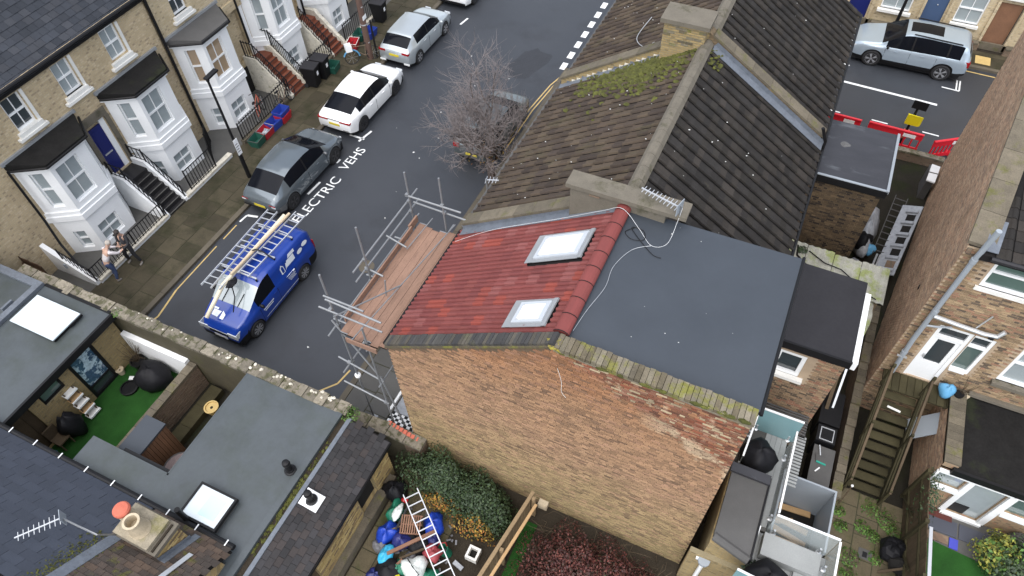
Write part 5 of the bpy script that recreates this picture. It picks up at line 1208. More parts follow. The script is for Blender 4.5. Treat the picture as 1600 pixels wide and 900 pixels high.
X_['deck_pale'] = M('pale_decking', (.28, .29, .285), .7, var=.15, scale=2, fine=30, finevar=.12, rnd=.07)
for i in range(4): MB().box(2.24+i*.14, 2.373+i*.14, 8.0 if i > 1 else 9.0, 10.6, 2.202, 2.225).build('deck_board', 'deck_pale', tr_)
def glass_panel(parent, p, q, z0, h, mat='teal_glass', rail=True):
    p, q = Vector((*p, z0)), Vector((*q, z0))
    d = (q-p).normalized(); nn = d.cross(Vector((0, 0, 1)))
    MB().obox(p-nn*.008, q-p, nn*.016, (0, 0, h)).build('glass_panel', mat, parent)
    if rail: MB().bar(p+Vector((0, 0, h+.02)), q+Vector((0, 0, h+.02)), .045, .04).build('rail', 'white', parent)
    for s in (.12, .88):
        c = p.lerp(q, s); MB().lathe((c.x, c.y, z0), [(.07, 0), (.07, .03), (.03, .05), (.025, .24), (.03, .25)], 10).build('spigot', 'alu', parent)
X_['clear_glass'] = M('balustrade_glass', (.6, .66, .66), .05, var=.05, bump=0, alpha=.28)
glass_panel(tr_, (1.8, 10.62), (2.92, 10.62), 2.2, 1.1); glass_panel(tr_, (2.8, 10.3), (2.82, 8.0), 2.2, 1.1, 'clear_glass')
glass_panel(tr_, (1.72, 9.2), (1.8, 10.5), 2.2, .9, 'clear_glass')
bag('covered_table', 'round black covered table on the upper terrace next to the gable corner', (2.13, 9.62, 2.62), (.46, .48, .42), 'black_soft', 12, 'cover', amp=.1)
td = thing('lower_terrace', 'pale grey lower deck with bench and clear glass balustrade behind the long felt roof', 'terrace', (3.4, 6.8, 0))
MB().box(2.55, 4.3, 4.2, 7.86, 1.85, 2.14).build('deck', 'slab_grey', td)
for i in range(12): MB().box(2.57+i*.143, 2.57+i*.143+.136, 4.2, 7.86, 2.142, 2.165).build('deck_board', 'deck_pale', td)
MB().box(2.75, 4.1, 7.2, 7.78, 2.166, 2.5).build('bench', 'deck_pale', td); MB().box(3.6, 4.2, 6.9, 7.19, 2.166, 2.32).build('bench', 'deck_pale', td)
glass_panel(td, (2.8, 7.95), (4.26, 7.95), 2.16, 1.1, 'clear_glass'); glass_panel(td, (4.26, 7.9), (4.26, 5.2), 2.16, 1.1, 'clear_glass')
bag('covered_table', 'black covered table on the lower deck at the bottom edge', (3.05, 6.75, 2.4), (.5, .42, .36), 'black_soft', 14, 'cover', amp=.18)
tuft('dark green potted shrub between the white post and the covered table', (2.6, 6.95, 2.2), .2, 200, 'leaf', 8, .07)
tag(MB().bar((2.52, 6.95, 2.3), (2.54, 7.7, 2.9), .06).build('white_post', 'white'), 'white square post leaning at the edge of the lower deck', 'post')
b3 = thing('glass_balustrade', 'teal glass balustrade at the very bottom edge below the brick return wall', 'balustrade', (2.6, 6.3, 1.5))
glass_panel(b3, (2.25, 6.35), (3.0, 6.3), 2.2, 1.0)
# slatted screen, storage pen with timber, dark storage boxes in the side return
sc_ = thing('slatted_screen', 'stack of pale horizontal slats beside the teal glass', 'screen', (2.7, 11.2, 1.6))
for i in range(14): MB().obox((1.35+.02*i, 11.72-i*.0, 2.35-i*.0-.0), (0, 0, 0), (0, 0, 0), (0, 0, 0)) if False else None
for i in range(9): MB().box(1.6, 3.25, 11.7-i*.085, 11.75-i*.085, 1.9, 1.94).build('slat', 'felt_grey', sc_)
for i in range(16): MB().box(2.98, 3.3, 11.0-i*.1, 11.06-i*.1, 1.9, 1.94).build('slat', 'deck_pale', sc_)
pen = thing('storage_pen', 'open grey sided storage pen with timber lying in it', 'pen', (3.7, 9.2, 0))
MB().box(3.0, 4.36, 9.9, 9.95, 0, 1.75).build('panel', 'plastic_grey', pen); MB().box(4.31, 4.36, 8.2, 9.895, 0, 1.75).build('panel', 'plastic_grey', pen)
MB().box(3.0, 4.3, 8.2, 9.9, 0, .05).build('floor', 'dark', pen); MB().box(2.95, 3.0, 8.0, 9.95, 0, 1.9).build('panel', 'plastic_grey', pen)
TL = ['timber length lying highest on the pile in the grey storage pen', 'timber length at the back of the grey storage pen under the far panel', 'timber length in the middle of the grey storage pen', 'timber length lying nearest the glass rail in the grey storage pen', 'short timber length slanting across the others in the grey storage pen']
for i in range(5):
    a = (-.2, .08, -.12, .02, .35)[i]; y = (8.9, 9.55, 9.2, 8.55, 9.0)[i]
    c, s = math.cos(a), math.sin(a); o_ = Vector((3.08, y+.1, .06+.03*(i % 4)))
    t = MB().obox(o_+Vector((0, 0, .09 if i == 0 else .05 if i == 4 else 0)), Vector((c, s, 0))*(.75 if i == 4 else 1.1), Vector((-s, c, 0))*.17, (0, 0, .04)).build('timber_offcut', 'plank')
    tag(t, TL[i], 'timber', 'timber lengths in the storage pen')
t = thing('storage_box', 'long dark grey storage box in the dark side passage', 'box', (4.0, 11, 0))
MB().box(3.75, 4.3, 10.2, 11.6, 0, .85).build('body', 'black', t); MB().box(3.73, 4.32, 10.18, 11.62, .852, .9).build('lid', 'felt_grey', t)
t = thing('wheeled_bin', 'black bin with a pale square rim in the side passage', 'bin', (4.0, 12, 0))
MB().box(3.72, 4.25, 11.75, 12.3, 0, .95).build('body', 'black', t)
q_ = MB(); q_.box(3.8, 4.18, 11.8, 11.825, .952, .975); q_.box(3.8, 4.18, 12.2, 12.225, .952, .975); q_.box(3.8, 3.825, 11.825, 12.2, .952, .975); q_.box(4.155, 4.18, 11.825, 12.2, .952, .975); q_.build('rim', 'alu', t)
tag(MB().box(3.7, 4.3, 12.4, 13.6, 0, .9).build('dark_cabinet', 'black'), 'dark cabinet at the shaded end of the side passage', 'cabinet')
t = thing('dustpan', 'dustpan with a teal edge lying on the dark storage box', 'dustpan', (3.95, 11.2, .9))
X_['teal'] = P('teal_plastic', (.02, .3, .22), .5)
MB().obox((3.85, 11.1, .905), (.26, -.02, 0), (-.04, .22, 0), (0, 0, .03)).build('pan', 'felt_grey', t); MB().obox((3.86, 11.05, .91), (.26, -.02, 0), (0, .05, 0), (0, 0, .03)).build('edge', 'teal', t); MB().bar((3.94, 11.3, .92), (3.86, 11.6, .95), .03).build('handle', 'alu', t)
tag(MB().obox((3.9, 10.75, .905), (.1, .16, 0), (-.03, .02, 0), (0, 0, .02)).build('white_tool', 'white'), 'short white hand tool on the dark storage box', 'tool')
tag(MB().box(3.3, 4.6, 8.0, 17.5, -.02, .02).build('side_passage', 'yard_shaded'), kind='structure')
t = thing('leaning_boards', 'long narrow boards leaning in the passage behind the felt roofed wing', 'boards', (3.9, 13, 0))
MB().bar((3.9, 12.3, .1), (3.75, 13.9, 2.2), .1, .02).build('board', 'wood', t); MB().bar((4.05, 12.4, .1), (3.95, 13.8, 1.9), .06, .02).build('board', 'alu', t)

# ---- yard of the farther house
tag(MB().box(3.33, 6.2, 16.6, 26.4, -.02, .02).build('dark_yard', 'yard_shaded'), kind='structure')
X_['poly'] = M('grey_polythene', (.3096, .3268, .3526), .35, var=.25, scale=3, fine=9, finevar=.3, bump=.5)
bag('polythene_bundle', 'big grey polythene wrapped bundle against the sooty brick wing', (3.95, 21.2, .5), (.42, 1.2, .6), 'poly', 21, 'bundle', amp=.16)
bag('polythene_bundle', 'smaller grey polythene bundle beside the lichen covered roof', (3.8, 19.0, .4), (.4, .55, .5), 'poly', 22, 'bundle', amp=.16)
bag('black_tub', 'black sack on the polythene in the dark yard', (3.9, 20.4, .75), (.3, .35, .35), 'black_soft', 23, 'bag', amp=.2)
bag('blue_bag', 'blue bag beside the black sack in the dark yard', (4.15, 20.2, .65), (.22, .2, .2), 'hose_blue', 24, 'bag', amp=.25)
def ladder(label, p, q, side, w, n, mat='alu', rail=.05, group=None, rung=.03):
    t = thing('ladder', label, 'ladder', p, group=group); p, q, s = Vector(p), Vector(q), Vector(side).normalized()*w/2
    up = (q-p).cross(s).normalized()
    for k in (-1, 1): MB().bar(p+s*k, q+s*k, rail*.5, rail, up=up).build('stile', mat, t)
    for i in range(n): c = p.lerp(q, (i+.5)/n); MB().bar(c-s, c+s, rung, rung).build('rung', mat, t)
    return t
ladder('grey ladder lying among the bundles in the dark yard', (4.5, 20.0, .7), (4.85, 23.0, .95), (1, -.1, 0), .42, 10, 'felt_grey')
t = thing('pallet_tray', 'long grey moulded tray with square hollows leaning by the tan flank wall', 'tray', (4.9, 21, 0))
base = Vector((4.45, 19.2, .55)); al = Vector((.5, 3.4, .35)); wd = Vector((.62, -.1, .25)); nn = wd.cross(al).normalized()
MB().obox(base, wd, al, nn*.05).build('tray', 'poly', t)
for i in range(5):
    c = base+al*(.08+.17*i)+wd*.42+nn*.052
    MB().obox(c, wd*.42, al*.1, nn*.012).build('hollow', 'dark' if i else 'low_brick', t)
for i in range(6): MB().obox(base+al*(.03+.17*i)+wd*.3+nn*.05, wd*.6, al*.035, nn*.09).build('rib', 'poly', t)
ww_ = thing('white_board', 'white rectangular board on end beside the tan flank near the street', 'board', (5.8, 25.2, 0))
MB().obox((5.55, 24.2, 1.0), (.3, -.05, .0), (.12, 1.0, .0), (0, 0, .06)).build('board', 'white', ww_); MB().obox((5.55, 24.65, 1.062), (.4, 0, 0), (0, .05, 0), (0, 0, .01)).build('seam', 'felt_grey', ww_)
MB().box(5.6, 5.85, 24.3, 25.2, .02, 1.0).build('box', 'felt_grey', ww_)
tag(MB().tube([(4.3, 18.9, .6), (4.45, 20.0, .7)], .035, 7).tube([(4.42, 18.85, .6), (4.55, 20.0, .7)], .035, 7).build('grey_pipes', 'alu'), 'pair of pale pipes by the lichen covered roof', 'pipes')
fw = thing('street_wall', 'low pale topped wall between the dark yard and the side street', 'garden wall', (5, 26.4, 0))
MB().box(3.4, 6.3, 26.35, 26.55, 0, .4).build('wall', 'low_brick', fw)
for i in range(9): MB().box(3.4+i*.32, 3.715+i*.32, 26.32, 26.58, .402, .46+R.uniform(0, .03)).build('coping_stone', 'coping_flint', fw)
MB().box(3.33, 3.6, 24.6, 25.2, 0, .9)

# ---- garden with wooden stairs
tag(MB().box(4.6, 7.4, 6.5, 14, -.02, .03).build('mossy_garden', 'yard_shaded'), kind='structure')
X_['mud_slab'] = M('mossy_paving', (.1014, .0819, .0468), .9, var=.35, scale=1.6, fine=30, finevar=.25, bump=.35, rnd=.15, stain=(.0624, .0663, .0195), stain_at=.5)
flags('garden_paving', 4.75, 6.55, 6.8, 11.1, 3, 'mud_slab', 17, z=.06, rmin=.5, rmax=.7)
dw = thing('garden_divider', 'stepped low brick wall between the side passage and the wooden stairs', 'garden wall', (4.55, 13, 0))
y = 10.3
for i in range(9):
    z = .75+.07*i; MB().box(4.46, 4.66, y, y+.745, 0, z).build('wall', 'low_brick', dw)
    for k in range(3): MB().box(4.43, 4.69, y+k*.248+.004, y+(k+1)*.248-.004, z+.002, z+.075).build('coping_brick', 'coping', dw)
    y += .75
ws = thing('wooden_stairs', 'mossy open wooden staircase climbing to the white back door', 'stairs', (5.3, 12.2, 0))
for i in range(10):
    z = .2+i*.21; y = 11.1+i*.225; MB().box(4.88, 5.82, y, y+.25, z, z+.045).build('tread', 'deckwood', ws)
MB().box(4.85, 6.6, 13.35, 13.98, 2.2, 2.26).build('landing', 'deckwood', ws)
for i in range(8): MB().box(4.9+i*.2, 5.08+i*.2, 13.33, 13.98, 2.262, 2.285).build('landing_board', 'deckwood', ws)
for x in (4.84, 5.86):
    MB().obox((x-.02, 10.95, .0), (.04, 0, 0), (0, 2.4, 2.25), (0, 0, .22)).build('string', 'deckwood', ws)
    MB().bar((x, 10.9, .95), (x, 13.5, 3.15), .06, .07).build('handrail', 'wood', ws); MB().bar((x, 10.9, .5), (x, 13.5, 2.75), .04, .06).build('mid_rail', 'deckwood', ws)
    for yy, zz in ((10.95, 0), (12.2, 1.1), (13.45, 2.2)): MB().box(x-.035, x+.035, yy-.035, yy+.035, zz, zz+1.05).build('post', 'deckwood', ws)
tag(MB().obox((5.15, 12.9, 2.0), (.35, -.05, 0), (.01, .06, 0), (0, 0, .02)).build('white_lath', 'stone_w'), 'pale lath lying on an upper tread of the wooden stairs', 'lath')
t = thing('corrugated_panel', 'pale grey panel propped under the stair landing', 'panel', (6.3, 13, 0))
MB().obox((6.0, 12.6, 1.2), (.7, .25, .55), (-.1, .65, 0), (0, 0, .03)).build('panel', 'plastic_grey', t); MB().box(5.98, 6.02, 12.6, 12.65, 0, 1.2).build('leg', 'deckwood', t)
bag('blue_sack', 'bright blue sack on the stair landing beside the white back door', (6.42, 13.75, 2.5), (.2, .2, .24), 'hose_blue', 31, 'bag', amp=.2)
t = thing('plant_pots', 'cluster of small pots and a bare plant beside the blue sack', 'plant pot', (6.75, 13.8, 2.2))
MB().lathe((6.75, 13.75, 2.29), [(.1, 0), (.13, .25), (.1, .25)], 12).build('pot', 'black', t); MB().lathe((6.98, 13.85, 2.29), [(.06, 0), (.08, .15), (.05, .15)], 10).build('pot', 'buffpot', t)
tt = MB()
for i in range(12): tt.tube([(6.8, 13.8, 2.5), (6.8+R.gauss(0, .15), 13.8+R.gauss(0, .1), 2.5+R.uniform(.3, .7))], .006, 3)
tt.build('stem', 'wood', t); MB().box(6.55, 7.05, 13.4, 13.95, 2.2, 2.285).build('ledge', 'deckwood', t)
WL_ = ['weeds at the right foot of the wooden stairs', 'weeds between the stairs and the fence, second clump down', 'weeds against the fence just above the black sacks', 'weeds in the middle of the slabs left of the black sacks', 'weeds in the middle of the slabs below the other middle clump', 'big clump of weeds at the lower left of the slabs near the drain cover', 'clump of weeds left of the slabs, second from the bottom', 'lowest clump of weeds at the bottom edge of the slabs', 'weeds just right of the drain cover', 'weeds below the black sacks beside the fence', 'small weeds by the storage pen corner, lower of two', 'small weeds at the left foot of the wooden stairs']
for i, (x, y, r_) in enumerate(((5.75, 10.75, .35), (6.15, 10.55, .3), (6.4, 10.3, .25), (5.55, 10.1, .22), (5.85, 9.95, .2), (5.35, 9.1, .28), (5.4, 8.6, .25), (5.45, 8.2, .22), (6.0, 9.35, .2), (6.3, 8.7, .25), (5.0, 9.9, .2), (4.9, 10.3, .18))):
    tuft(WL_[i], (x, y, .07), r_, 120, 'leaf_bright', 40+i, .075, 'weed', 'weeds between the garden slabs', h=.6)
t = thing('dark_rubbish_heap', 'heap of black sacks against the timber fence', 'rubbish', (6.4, 9.4, 0))
MB().blob((6.3, 9.7, .3), (.35, .32, .35), 41, 12, 8, .2).build('sack', 'black_soft', t); MB().blob((6.6, 9.35, .25), (.3, .3, .3), 42, 12, 8, .25).build('sack', 'dark', t); MB().bar((6.1, 9.0, .1), (6.6, 9.2, .5), .06, .03).build('offcut', 'wood', t)
t = thing('drain_cover', 'square drain cover set in the mossy slabs', 'drain cover', (5.7, 9.35, .06)); MB().box(5.55, 5.9, 9.2, 9.5, .06, .075).build('cover', 'slab_grey', t); MB().box(5.66, 5.78, 9.26, 9.42, .076, .08).build('grate', 'black', t)
t = thing('garden_light', 'small white topped stake light at the foot of the wooden stairs', 'light', (4.92, 10.9, 0)); MB().bar((4.85, 10.5, .05), (4.95, 10.85, .7), .03).build('stake', 'wood', t); MB().blob((4.95, 10.85, .73), (.04, .04, .04), 1, 8, 6, 0).build('globe', 'white', t)
# ---- timber fence and patio of the neighbour
fe = thing('timber_fence', 'weathered timber panel fence beside the green patio turf', 'fence', (6.7, 9, 0))
fdir = Vector((.05, -1, 0)).normalized(); p0 = Vector((6.5, 11.5, 0))
for i in range(36):
    a = p0+fdir*(i*.125); MB().obox(a+Vector((0, 0, .03)), fdir*.118, (.025, 0, 0), (0, 0, 1.72+R.uniform(-.02, .02))).build('fence_board', 'wood', fe)
for i in range(4):
    a = p0+fdir*(i*1.45); MB().box(a.x-.08, a.x+.02, a.y-.05, a.y+.05, 0, 1.85).build('post', 'deckwood', fe)
for z in (.5, 1.35): MB().bar(p0+Vector((-.03, 0, z)), p0+fdir*4.5+Vector((-.03, 0, z)), .05, .07).build('fence_rail', 'deckwood', fe)
for i in range(3): MB().bar(p0+fdir*(i*1.5)+Vector((-.06, 0, .15)), p0+fdir*(i*1.5+1.0)+Vector((-.06, 0, .9)), .05, .05).build('brace', 'deckwood', fe)
MB().bar(p0+fdir*1.6+Vector((.05, 0, 1.86)), p0+fdir*4.5+Vector((.05, 0, 1.86)), .08, .04).build('capping', 'alu', fe)
iv = leaf_stuff('ivy', 'leaf', 900, lambda rr: ((lambda t_: (6.66+rr.gauss(0, .09), 11.6-t_, rr.uniform(.7, 1.95)))(rr.uniform(0, 1.25)), (.6, 0, .8)), .075, 61, kind=None)
tag(iv, 'green ivy hanging over the fence top beside the white patio doors', 'ivy')
tag(MB().box(6.75, 14, 4, 11.55, -.02, .02).build('neighbour_patio', 'slab_grey'), kind='structure')
tag(MB().prism([(7.0, 4), (14, 4), (14, 10.4), (8.6, 10.4), (7.0, 10.55)], .02, .05).build('patio_turf', 'turf'), kind='structure')
X_['tile_dark'] = P('dark_patio_tile', (.06, .065, .085), .5); X_['tile_blue'] = P('blue_patio_tile', (.05, .06, .4), .5); X_['tile_red'] = P('dark_red_mat', (.09, .02, .015), .8)
for i, (xa, xb, ya, yb, m_) in enumerate(((7.2, 7.95, 10.85, 11.3, 'tile_dark'), (8.0, 8.75, 10.85, 11.3, 'tile_dark'), (7.02, 7.2, 10.56, 10.8, 'tile_blue'), (7.22, 7.75, 10.56, 10.8, 'low_brick'), (7.78, 8.0, 10.5, 10.8, 'tile_blue'), (7.15, 7.8, 11.25, 11.52, 'tile_red'))):
    MB().box(xa, xb, ya, yb, .021, .045+i*.001).build('patio_tile', m_, bpy.data.objects['neighbour_patio'])
exD = thing('rear_extension', 'single storey rear extension with a black flat roof and white patio doors', 'house', (8.5, 12.5, 0))
MB().prism([(6.85, 11.5), (14, 11.5), (14, 13.99), (6.95, 13.99)], 2.1, 2.32).build('flat_roof', 'bay_felt', exD)
MB().box(6.85, 14, 11.42, 11.498, 2.12, 2.36).build('gutter', 'black', exD)
wb = MB(); hs_ = [(.05, 1.35, .75, 2.0), (.95, .12, 1.75, 2.0), (2.0, 1.1, 3.2, 2.0)]
wall(wb, (6.6, 11.55, 0), (1, 0, 0), 7.4, 2.1, hs_, .1); wb.build('wall', 'rear_brick', exD)
fr_ = MB(); fr_.box(6.62, 8.42, 11.47, 11.545, 1.98, 2.1); fr_.box(7.38, 7.53, 11.47, 11.545, .12, 1.98); fr_.box(8.37, 8.55, 11.47, 11.545, .1, 1.98); fr_.box(6.6, 6.66, 11.47, 11.545, 1.2, 1.98); fr_.box(6.66, 7.38, 11.42, 11.545, 1.22, 1.34); fr_.box(7.45, 8.5, 11.42, 11.545, .02, .12); fr_.box(8.55, 9.85, 11.42, 11.545, .98, 1.1); fr_.box(8.5, 14, 11.48, 11.545, 1.98, 2.1); fr_.box(9.8, 9.9, 11.47, 11.545, 1.1, 1.98)
fo = fr_.build('door_and_window_frame', 'white', exD)
MB().box(6.66, 7.38, 11.6, 11.62, 1.34, 1.98).build('pane', 'glass', fo); MB().box(7.53, 8.37, 11.6, 11.62, .12, 1.98).build('pane', 'glass', fo); MB().box(8.6, 9.8, 11.6, 11.62, 1.1, 1.98).build('pane', 'glass_green', fo)
MB().box(7.55, 8.0, 11.585, 11.598, .14, .6).build('cabinet_behind_glass', 'black', fo)
b = MB(); wall(b, (6.6, 14.0, 0), (0, -1, 0), 2.45, 2.35); b.box(6.6, 6.95, 11.56, 13.99, 2.2, 2.4); b.build('parapet', 'ext_brick2', exD)
brick_field(exD, 'brick', (6.6, 13.98, 0), (0, -1, 0), 2.42, 2.33, 'b_flank', (), 0, seed=8)
for i in range(10): MB().box(6.57, 6.97, 11.56+i*.243, 11.795+i*.243, 2.402, 2.46).build('coping_brick', 'coping', exD)
# bush and wrapped garden things on the patio
X_['leaf_lime'] = M('lime_leaf', (.2, .2, .03), .7, var=.3, scale=4, bump=0, picks=[(.2, .2, .03), (.26, .25, .04), (.12, .15, .03)], rnd=.25)
bu = thing('yellow_green_bush', 'rounded bush with yellow green leaves on the green patio turf', 'bush', (9.2, 10.6, 0))
def bspread(c, r):
    def f(rr):
        d = Vector((rr.gauss(0, 1), rr.gauss(0, 1), abs(rr.gauss(0, 1)))).normalized(); k = r[0]*(.55+.5*rr.random())*(1+.2*math.sin(5*d.x+3*d.y))
        return (c[0]+d.x*k, c[1]+d.y*k*r[1]/r[0], c[2]+d.z*k*r[2]/r[0]), d
    return f
leaf_stuff('foliage', 'leaf', 2600, bspread((9.35, 10.5, .2), (.85, .75, .9)), .1, 71, bu); leaf_stuff('yellow_foliage', 'leaf_lime', 900, bspread((8.8, 10.65, .35), (.55, .55, .6)), .1, 72, bu); leaf_stuff('foliage', 'leaf_bright', 500, bspread((9.0, 10.6, .3), (.7, .6, .8)), .1, 73, bu)
MB().tube([(9.3, 10.5, 0), (9.35, 10.5, .6)], [.06, .03], 6).build('stem', 'wood', bu)
bag('grey_pouffe', 'round grey wrapped pouffe behind the yellow green bush', (9.35, 11.25, .32), (.32, .26, .32), 'felt_grey', 51, 'pouffe', amp=.08)
bag('grey_pouffe', 'pale grey wrapped pouffe at the right edge behind the bush', (9.95, 11.3, .34), (.3, .26, .34), 'poly', 52, 'pouffe', amp=.08)

# ---- the house on the side street: long tan flank, rear elevation and tiled roof
hR = thing('side_street_house', 'tan brick house with a long blank flank wall and a rear elevation with white door', 'house', (4.72, 14, 0))
FA, FB = Vector((4.72, 14, 0)), Vector((6.16, 25.83, 0)); fd = (FA-FB).normalized(); Lf = (FA-FB).length
topf = lambda t: 7.6+(Lf-t)*.22 if Lf-t < 6.2 else 7.6+6.2*.22-(Lf-t-6.2)*.4
topf.breaks = [Lf-6.2]
wb = MB(); wall(wb, FB, fd, Lf, topf); wb.build('flank_wall', 'flank_brick', hR)
brick_field(hR, 'brick', FB, fd, Lf, topf, 'b_flank', (), 60, seed=11)
LR = 9.0
holes = [(.61, 2.3, 1.43, 4.72), (1.45, 3.1, 1.95, 4.72), (.72, 6.42, 1.95, 7.5), (2.55, 3.3, 4.2, 5.0)]
wb = MB(); wall(wb, FA, (1, 0, 0), LR, 7.55, holes, .1); wb.build('rear_wall', 'mortar', hR)
brick_field(hR, 'brick', FA, (1, 0, 0), LR, 7.52, 'b_rear', holes, 230, seed=12)
# back door with top light and side light
dd = MB(); Yd = 14.02
dd.box(5.33, 5.42, Yd, 14.1, 2.3, 4.72); dd.box(6.05, 6.19, Yd, 14.1, 2.3, 4.72); dd.box(5.42, 6.05, Yd, 14.1, 4.62, 4.72); dd.box(5.42, 6.05, Yd, 14.1, 4.2, 4.3); dd.box(6.58, 6.67, Yd, 14.1, 3.1, 4.72); dd.box(6.19, 6.58, Yd, 14.1, 4.62, 4.72); dd.box(6.19, 6.58, Yd, 14.1, 4.2, 4.3); dd.box(6.19, 6.58, Yd-.06, 14.1, 3.1, 3.2)
do = dd.build('door_frame', 'white', hR); MB().box(5.42, 6.05, 14.08, 14.1, 4.3, 4.62).build('pane', 'glass_dark', do); MB().box(6.19, 6.58, 14.08, 14.1, 4.3, 4.62).build('pane', 'glass_dark', do); MB().box(6.19, 6.58, 14.08, 14.1, 3.2, 4.2).build('pane', 'glass_green', do)
dl = MB(); dl.box(5.42, 6.05, 14.05, 14.1, 2.3, 3.1); dl.box(5.42, 5.52, 14.05, 14.1, 3.1, 4.2); dl.box(5.95, 6.05, 14.05, 14.1, 3.1, 4.2); dl.box(5.52, 5.95, 14.05, 14.1, 4.1, 4.2)
dlo = dl.build('back_door', 'white', hR); MB().box(5.52, 5.95, 14.08, 14.1, 3.1, 4.1).build('pane', 'glass_dark', dlo); MB().box(5.46, 5.5, 13.99, 14.05, 3.25, 3.4).build('handle', 'alu', dlo)
window(hR, FA, (1, 0, 0), .72, 6.42, 1.95, 7.5, .08, panes=2, bar=False, glass='glass_green', sill='stone_w', fw=.08, sill_out=.05)
window(hR, FA, (1, 0, 0), 2.55, 3.3, 4.2, 5.0, .08, panes=2, bar=False, glass='glass', sill='concrete', fw=.09, sill_out=.16)
MB().box(7.0, 13.7, 13.86, 13.995, 2.42, 2.52).build('ledge', 'concrete', hR)
# coping slabs up the rake
for i in range(7):
    t0 = Lf-.0-i*.95; a = FB+fd*t0; b_ = FB+fd*(t0-.935); za, zb = topf(t0), topf(t0-.935)
    nn = Vector((-fd.y, fd.x, 0)) ; nn = nn if nn.x > 0 else -nn
    MB().obox(Vector((a.x, a.y, za+.005))-nn*.05, (b_-a)+Vector((0, 0, zb-za)), nn*.55, (0, 0, .09)).build('coping_slab', 'coping', hR)
ys = lambda y: 7.62+(y-13.9)*.2
MB().prism([(5.0, 13.8), (14, 13.8), (14, 20), (5.7, 20)], lambda x, y: ys(y)-.2, lambda x, y: ys(y)-.02).build('roof', 'gap', hR)
cR = math.sqrt(1.04)
slate_field(hR, 'roof_tile', (5.28, 13.78, ys(13.78)), (1, 0, 0), (0, 1/cR, .2/cR), 10, 12, .33, .3, 'dark_tile', th=.02, lift=.02, seed=77, mesh=roman_mesh('roof_tile', .33, .3, 'dark_tile', h=.03, th=.03, rolls=1, steps=((0, 0), (.5, .05), (.62, .8), (.74, 1), (.84, .7), (.9, 0), (.92, 0))), stagger=0, skip=lambda a, b_, c: c.x < 5.27+(c.y-14)*.122)
MB().tube([(5.2, 13.72, 7.58), (14, 13.72, 7.58)], .06, 7).build('gutter', 'felt', hR)
MB().obox((5.0, 13.85, 7.66), (.3, 0, 0), (.1, .9, .18), (0, 0, .02)).build('lead_flashing', 'lead', hR)
sp_ = thing('soil_pipe', 'grey soil pipe running up beside the white back door with a side branch', 'drainpipe', (4.95, 13.88, 2.3))
MB().tube([(5.02, 13.86, 2.4), (4.95, 13.86, 4.0), (4.97, 13.86, 7.3), (5.0, 13.8, 8.35)], .065, 10).build('pipe', 'plastic_grey', sp_); MB().tube([(5.0, 13.82, 5.15), (5.5, 13.82, 5.1), (6.2, 13.82, 5.05), (6.5, 13.85, 5.06), (6.6, 13.9, 5.25)], .06, 9).build('branch', 'alu', sp_)
for z in (3.3, 5.2, 7.2): MB().lathe((4.97, 13.86, z), [(.08, 0), (.08, .14)], 12).build('collar', 'plastic_grey', sp_)
MB().tube([(4.98, 13.84, 4.7), (5.25, 13.86, 4.75), (5.55, 13.9, 4.85)], .03, 7).build('waste_pipe', 'plastic_grey', sp_); MB().bar((6.0, 13.9, 5.1), (6.15, 13.95, 5.6), .03).build('waste_pipe', 'alu', sp_); MB().lathe((6.35, 13.83, 5.0), [(.075, 0), (.075, .1)], 10, axis=(1, 0, 0)).build('clamp', 'black', sp_)
MB().obox((4.85, 13.8, 3.2), (.25, 0, 0), (0, .05, 0), (0, 0, .04)).build('bracket', 'alu', sp_)
tag(MB().box(4.74, 4.84, 13.95, 13.995, 7.35, 7.5).build('brick_patch', 'low_brick'), 'small red brick patch under the eaves at the flank corner', 'brick')
t = thing('wall_vent', 'small dark vent with a pale lip in the tan flank', 'vent', (4.9, 15.6, 3.2)); MB().obox(FB+fd*(Lf-1.9)+Vector((-.03, 0, 3.9)), fd*.12, (.03, 0, 0), (0, 0, .1)).build('vent', 'dark', t)

# ================================================================ TOP RIGHT: terrace across the side street
fh = thing('far_terrace', 'pale brick terrace across the side street with blue and brown doors', 'house', (5, 36, 0))
hs_ = [(6.6+o_, .1, 7.5+o_, 2.2) for o_ in (0, 4.45)]
wb = MB(); wall(wb, (-4, 36.0, 0), (1, 0, 0), 18, 7, [(5.0, .05, 5.9, 2.3), (8.25, .05, 9.15, 2.3), (11.15, .05, 12.15, 2.3), (6.4, 1.0, 7.7, 2.4), (9.6, 1.0, 10.7, 2.4)], .12); wb.build('wall', 'stock_pale', fh)
for x, m_, lab in ((5.0, 'blue_door', 'dark blue door'), (8.25, 'blue_door2', 'slate blue door'), (11.15, 'shed', 'brown timber door')):
    o_ = MB().box(-4+x, -4+x+.95, 36.08, 36.14, .05, 2.3).build('door', m_, fh); o_['label'] = lab
    MB().box(-4+x-.12, -4+x-.003, 35.9, 36.0, .05, 2.5).build('door_pilaster', 'stock_pale', fh); MB().box(-4+x+1.0, -4+x+1.12, 35.9, 36.0, .05, 2.5).build('door_pilaster', 'stock_pale', fh); MB().box(-4+x-.15, -4+x+1.15, 35.85, 36.0, 2.5, 2.7).build('door_hood', 'stone_w', fh)
MB().blob((4.75, 36.06, 1.6), (.03, .03, .03), 2, 8, 6, 0).build('door_knocker', 'alu', fh)
window(fh, (-4, 36, 0), (1, 0, 0), 6.4, 1.0, 7.7, 2.4, .12, glass='glass', sill='stone_w', sill_out=.2, sill_ext=.1); window(fh, (-4, 36, 0), (1, 0, 0), 9.6, 1.0, 10.7, 2.4, .12, glass='glass', sill='stone_w', sill_out=.15)
MB().box(-4, 14, 35.9, 36.0, 0, .35).build('plinth', 'coping', fh)
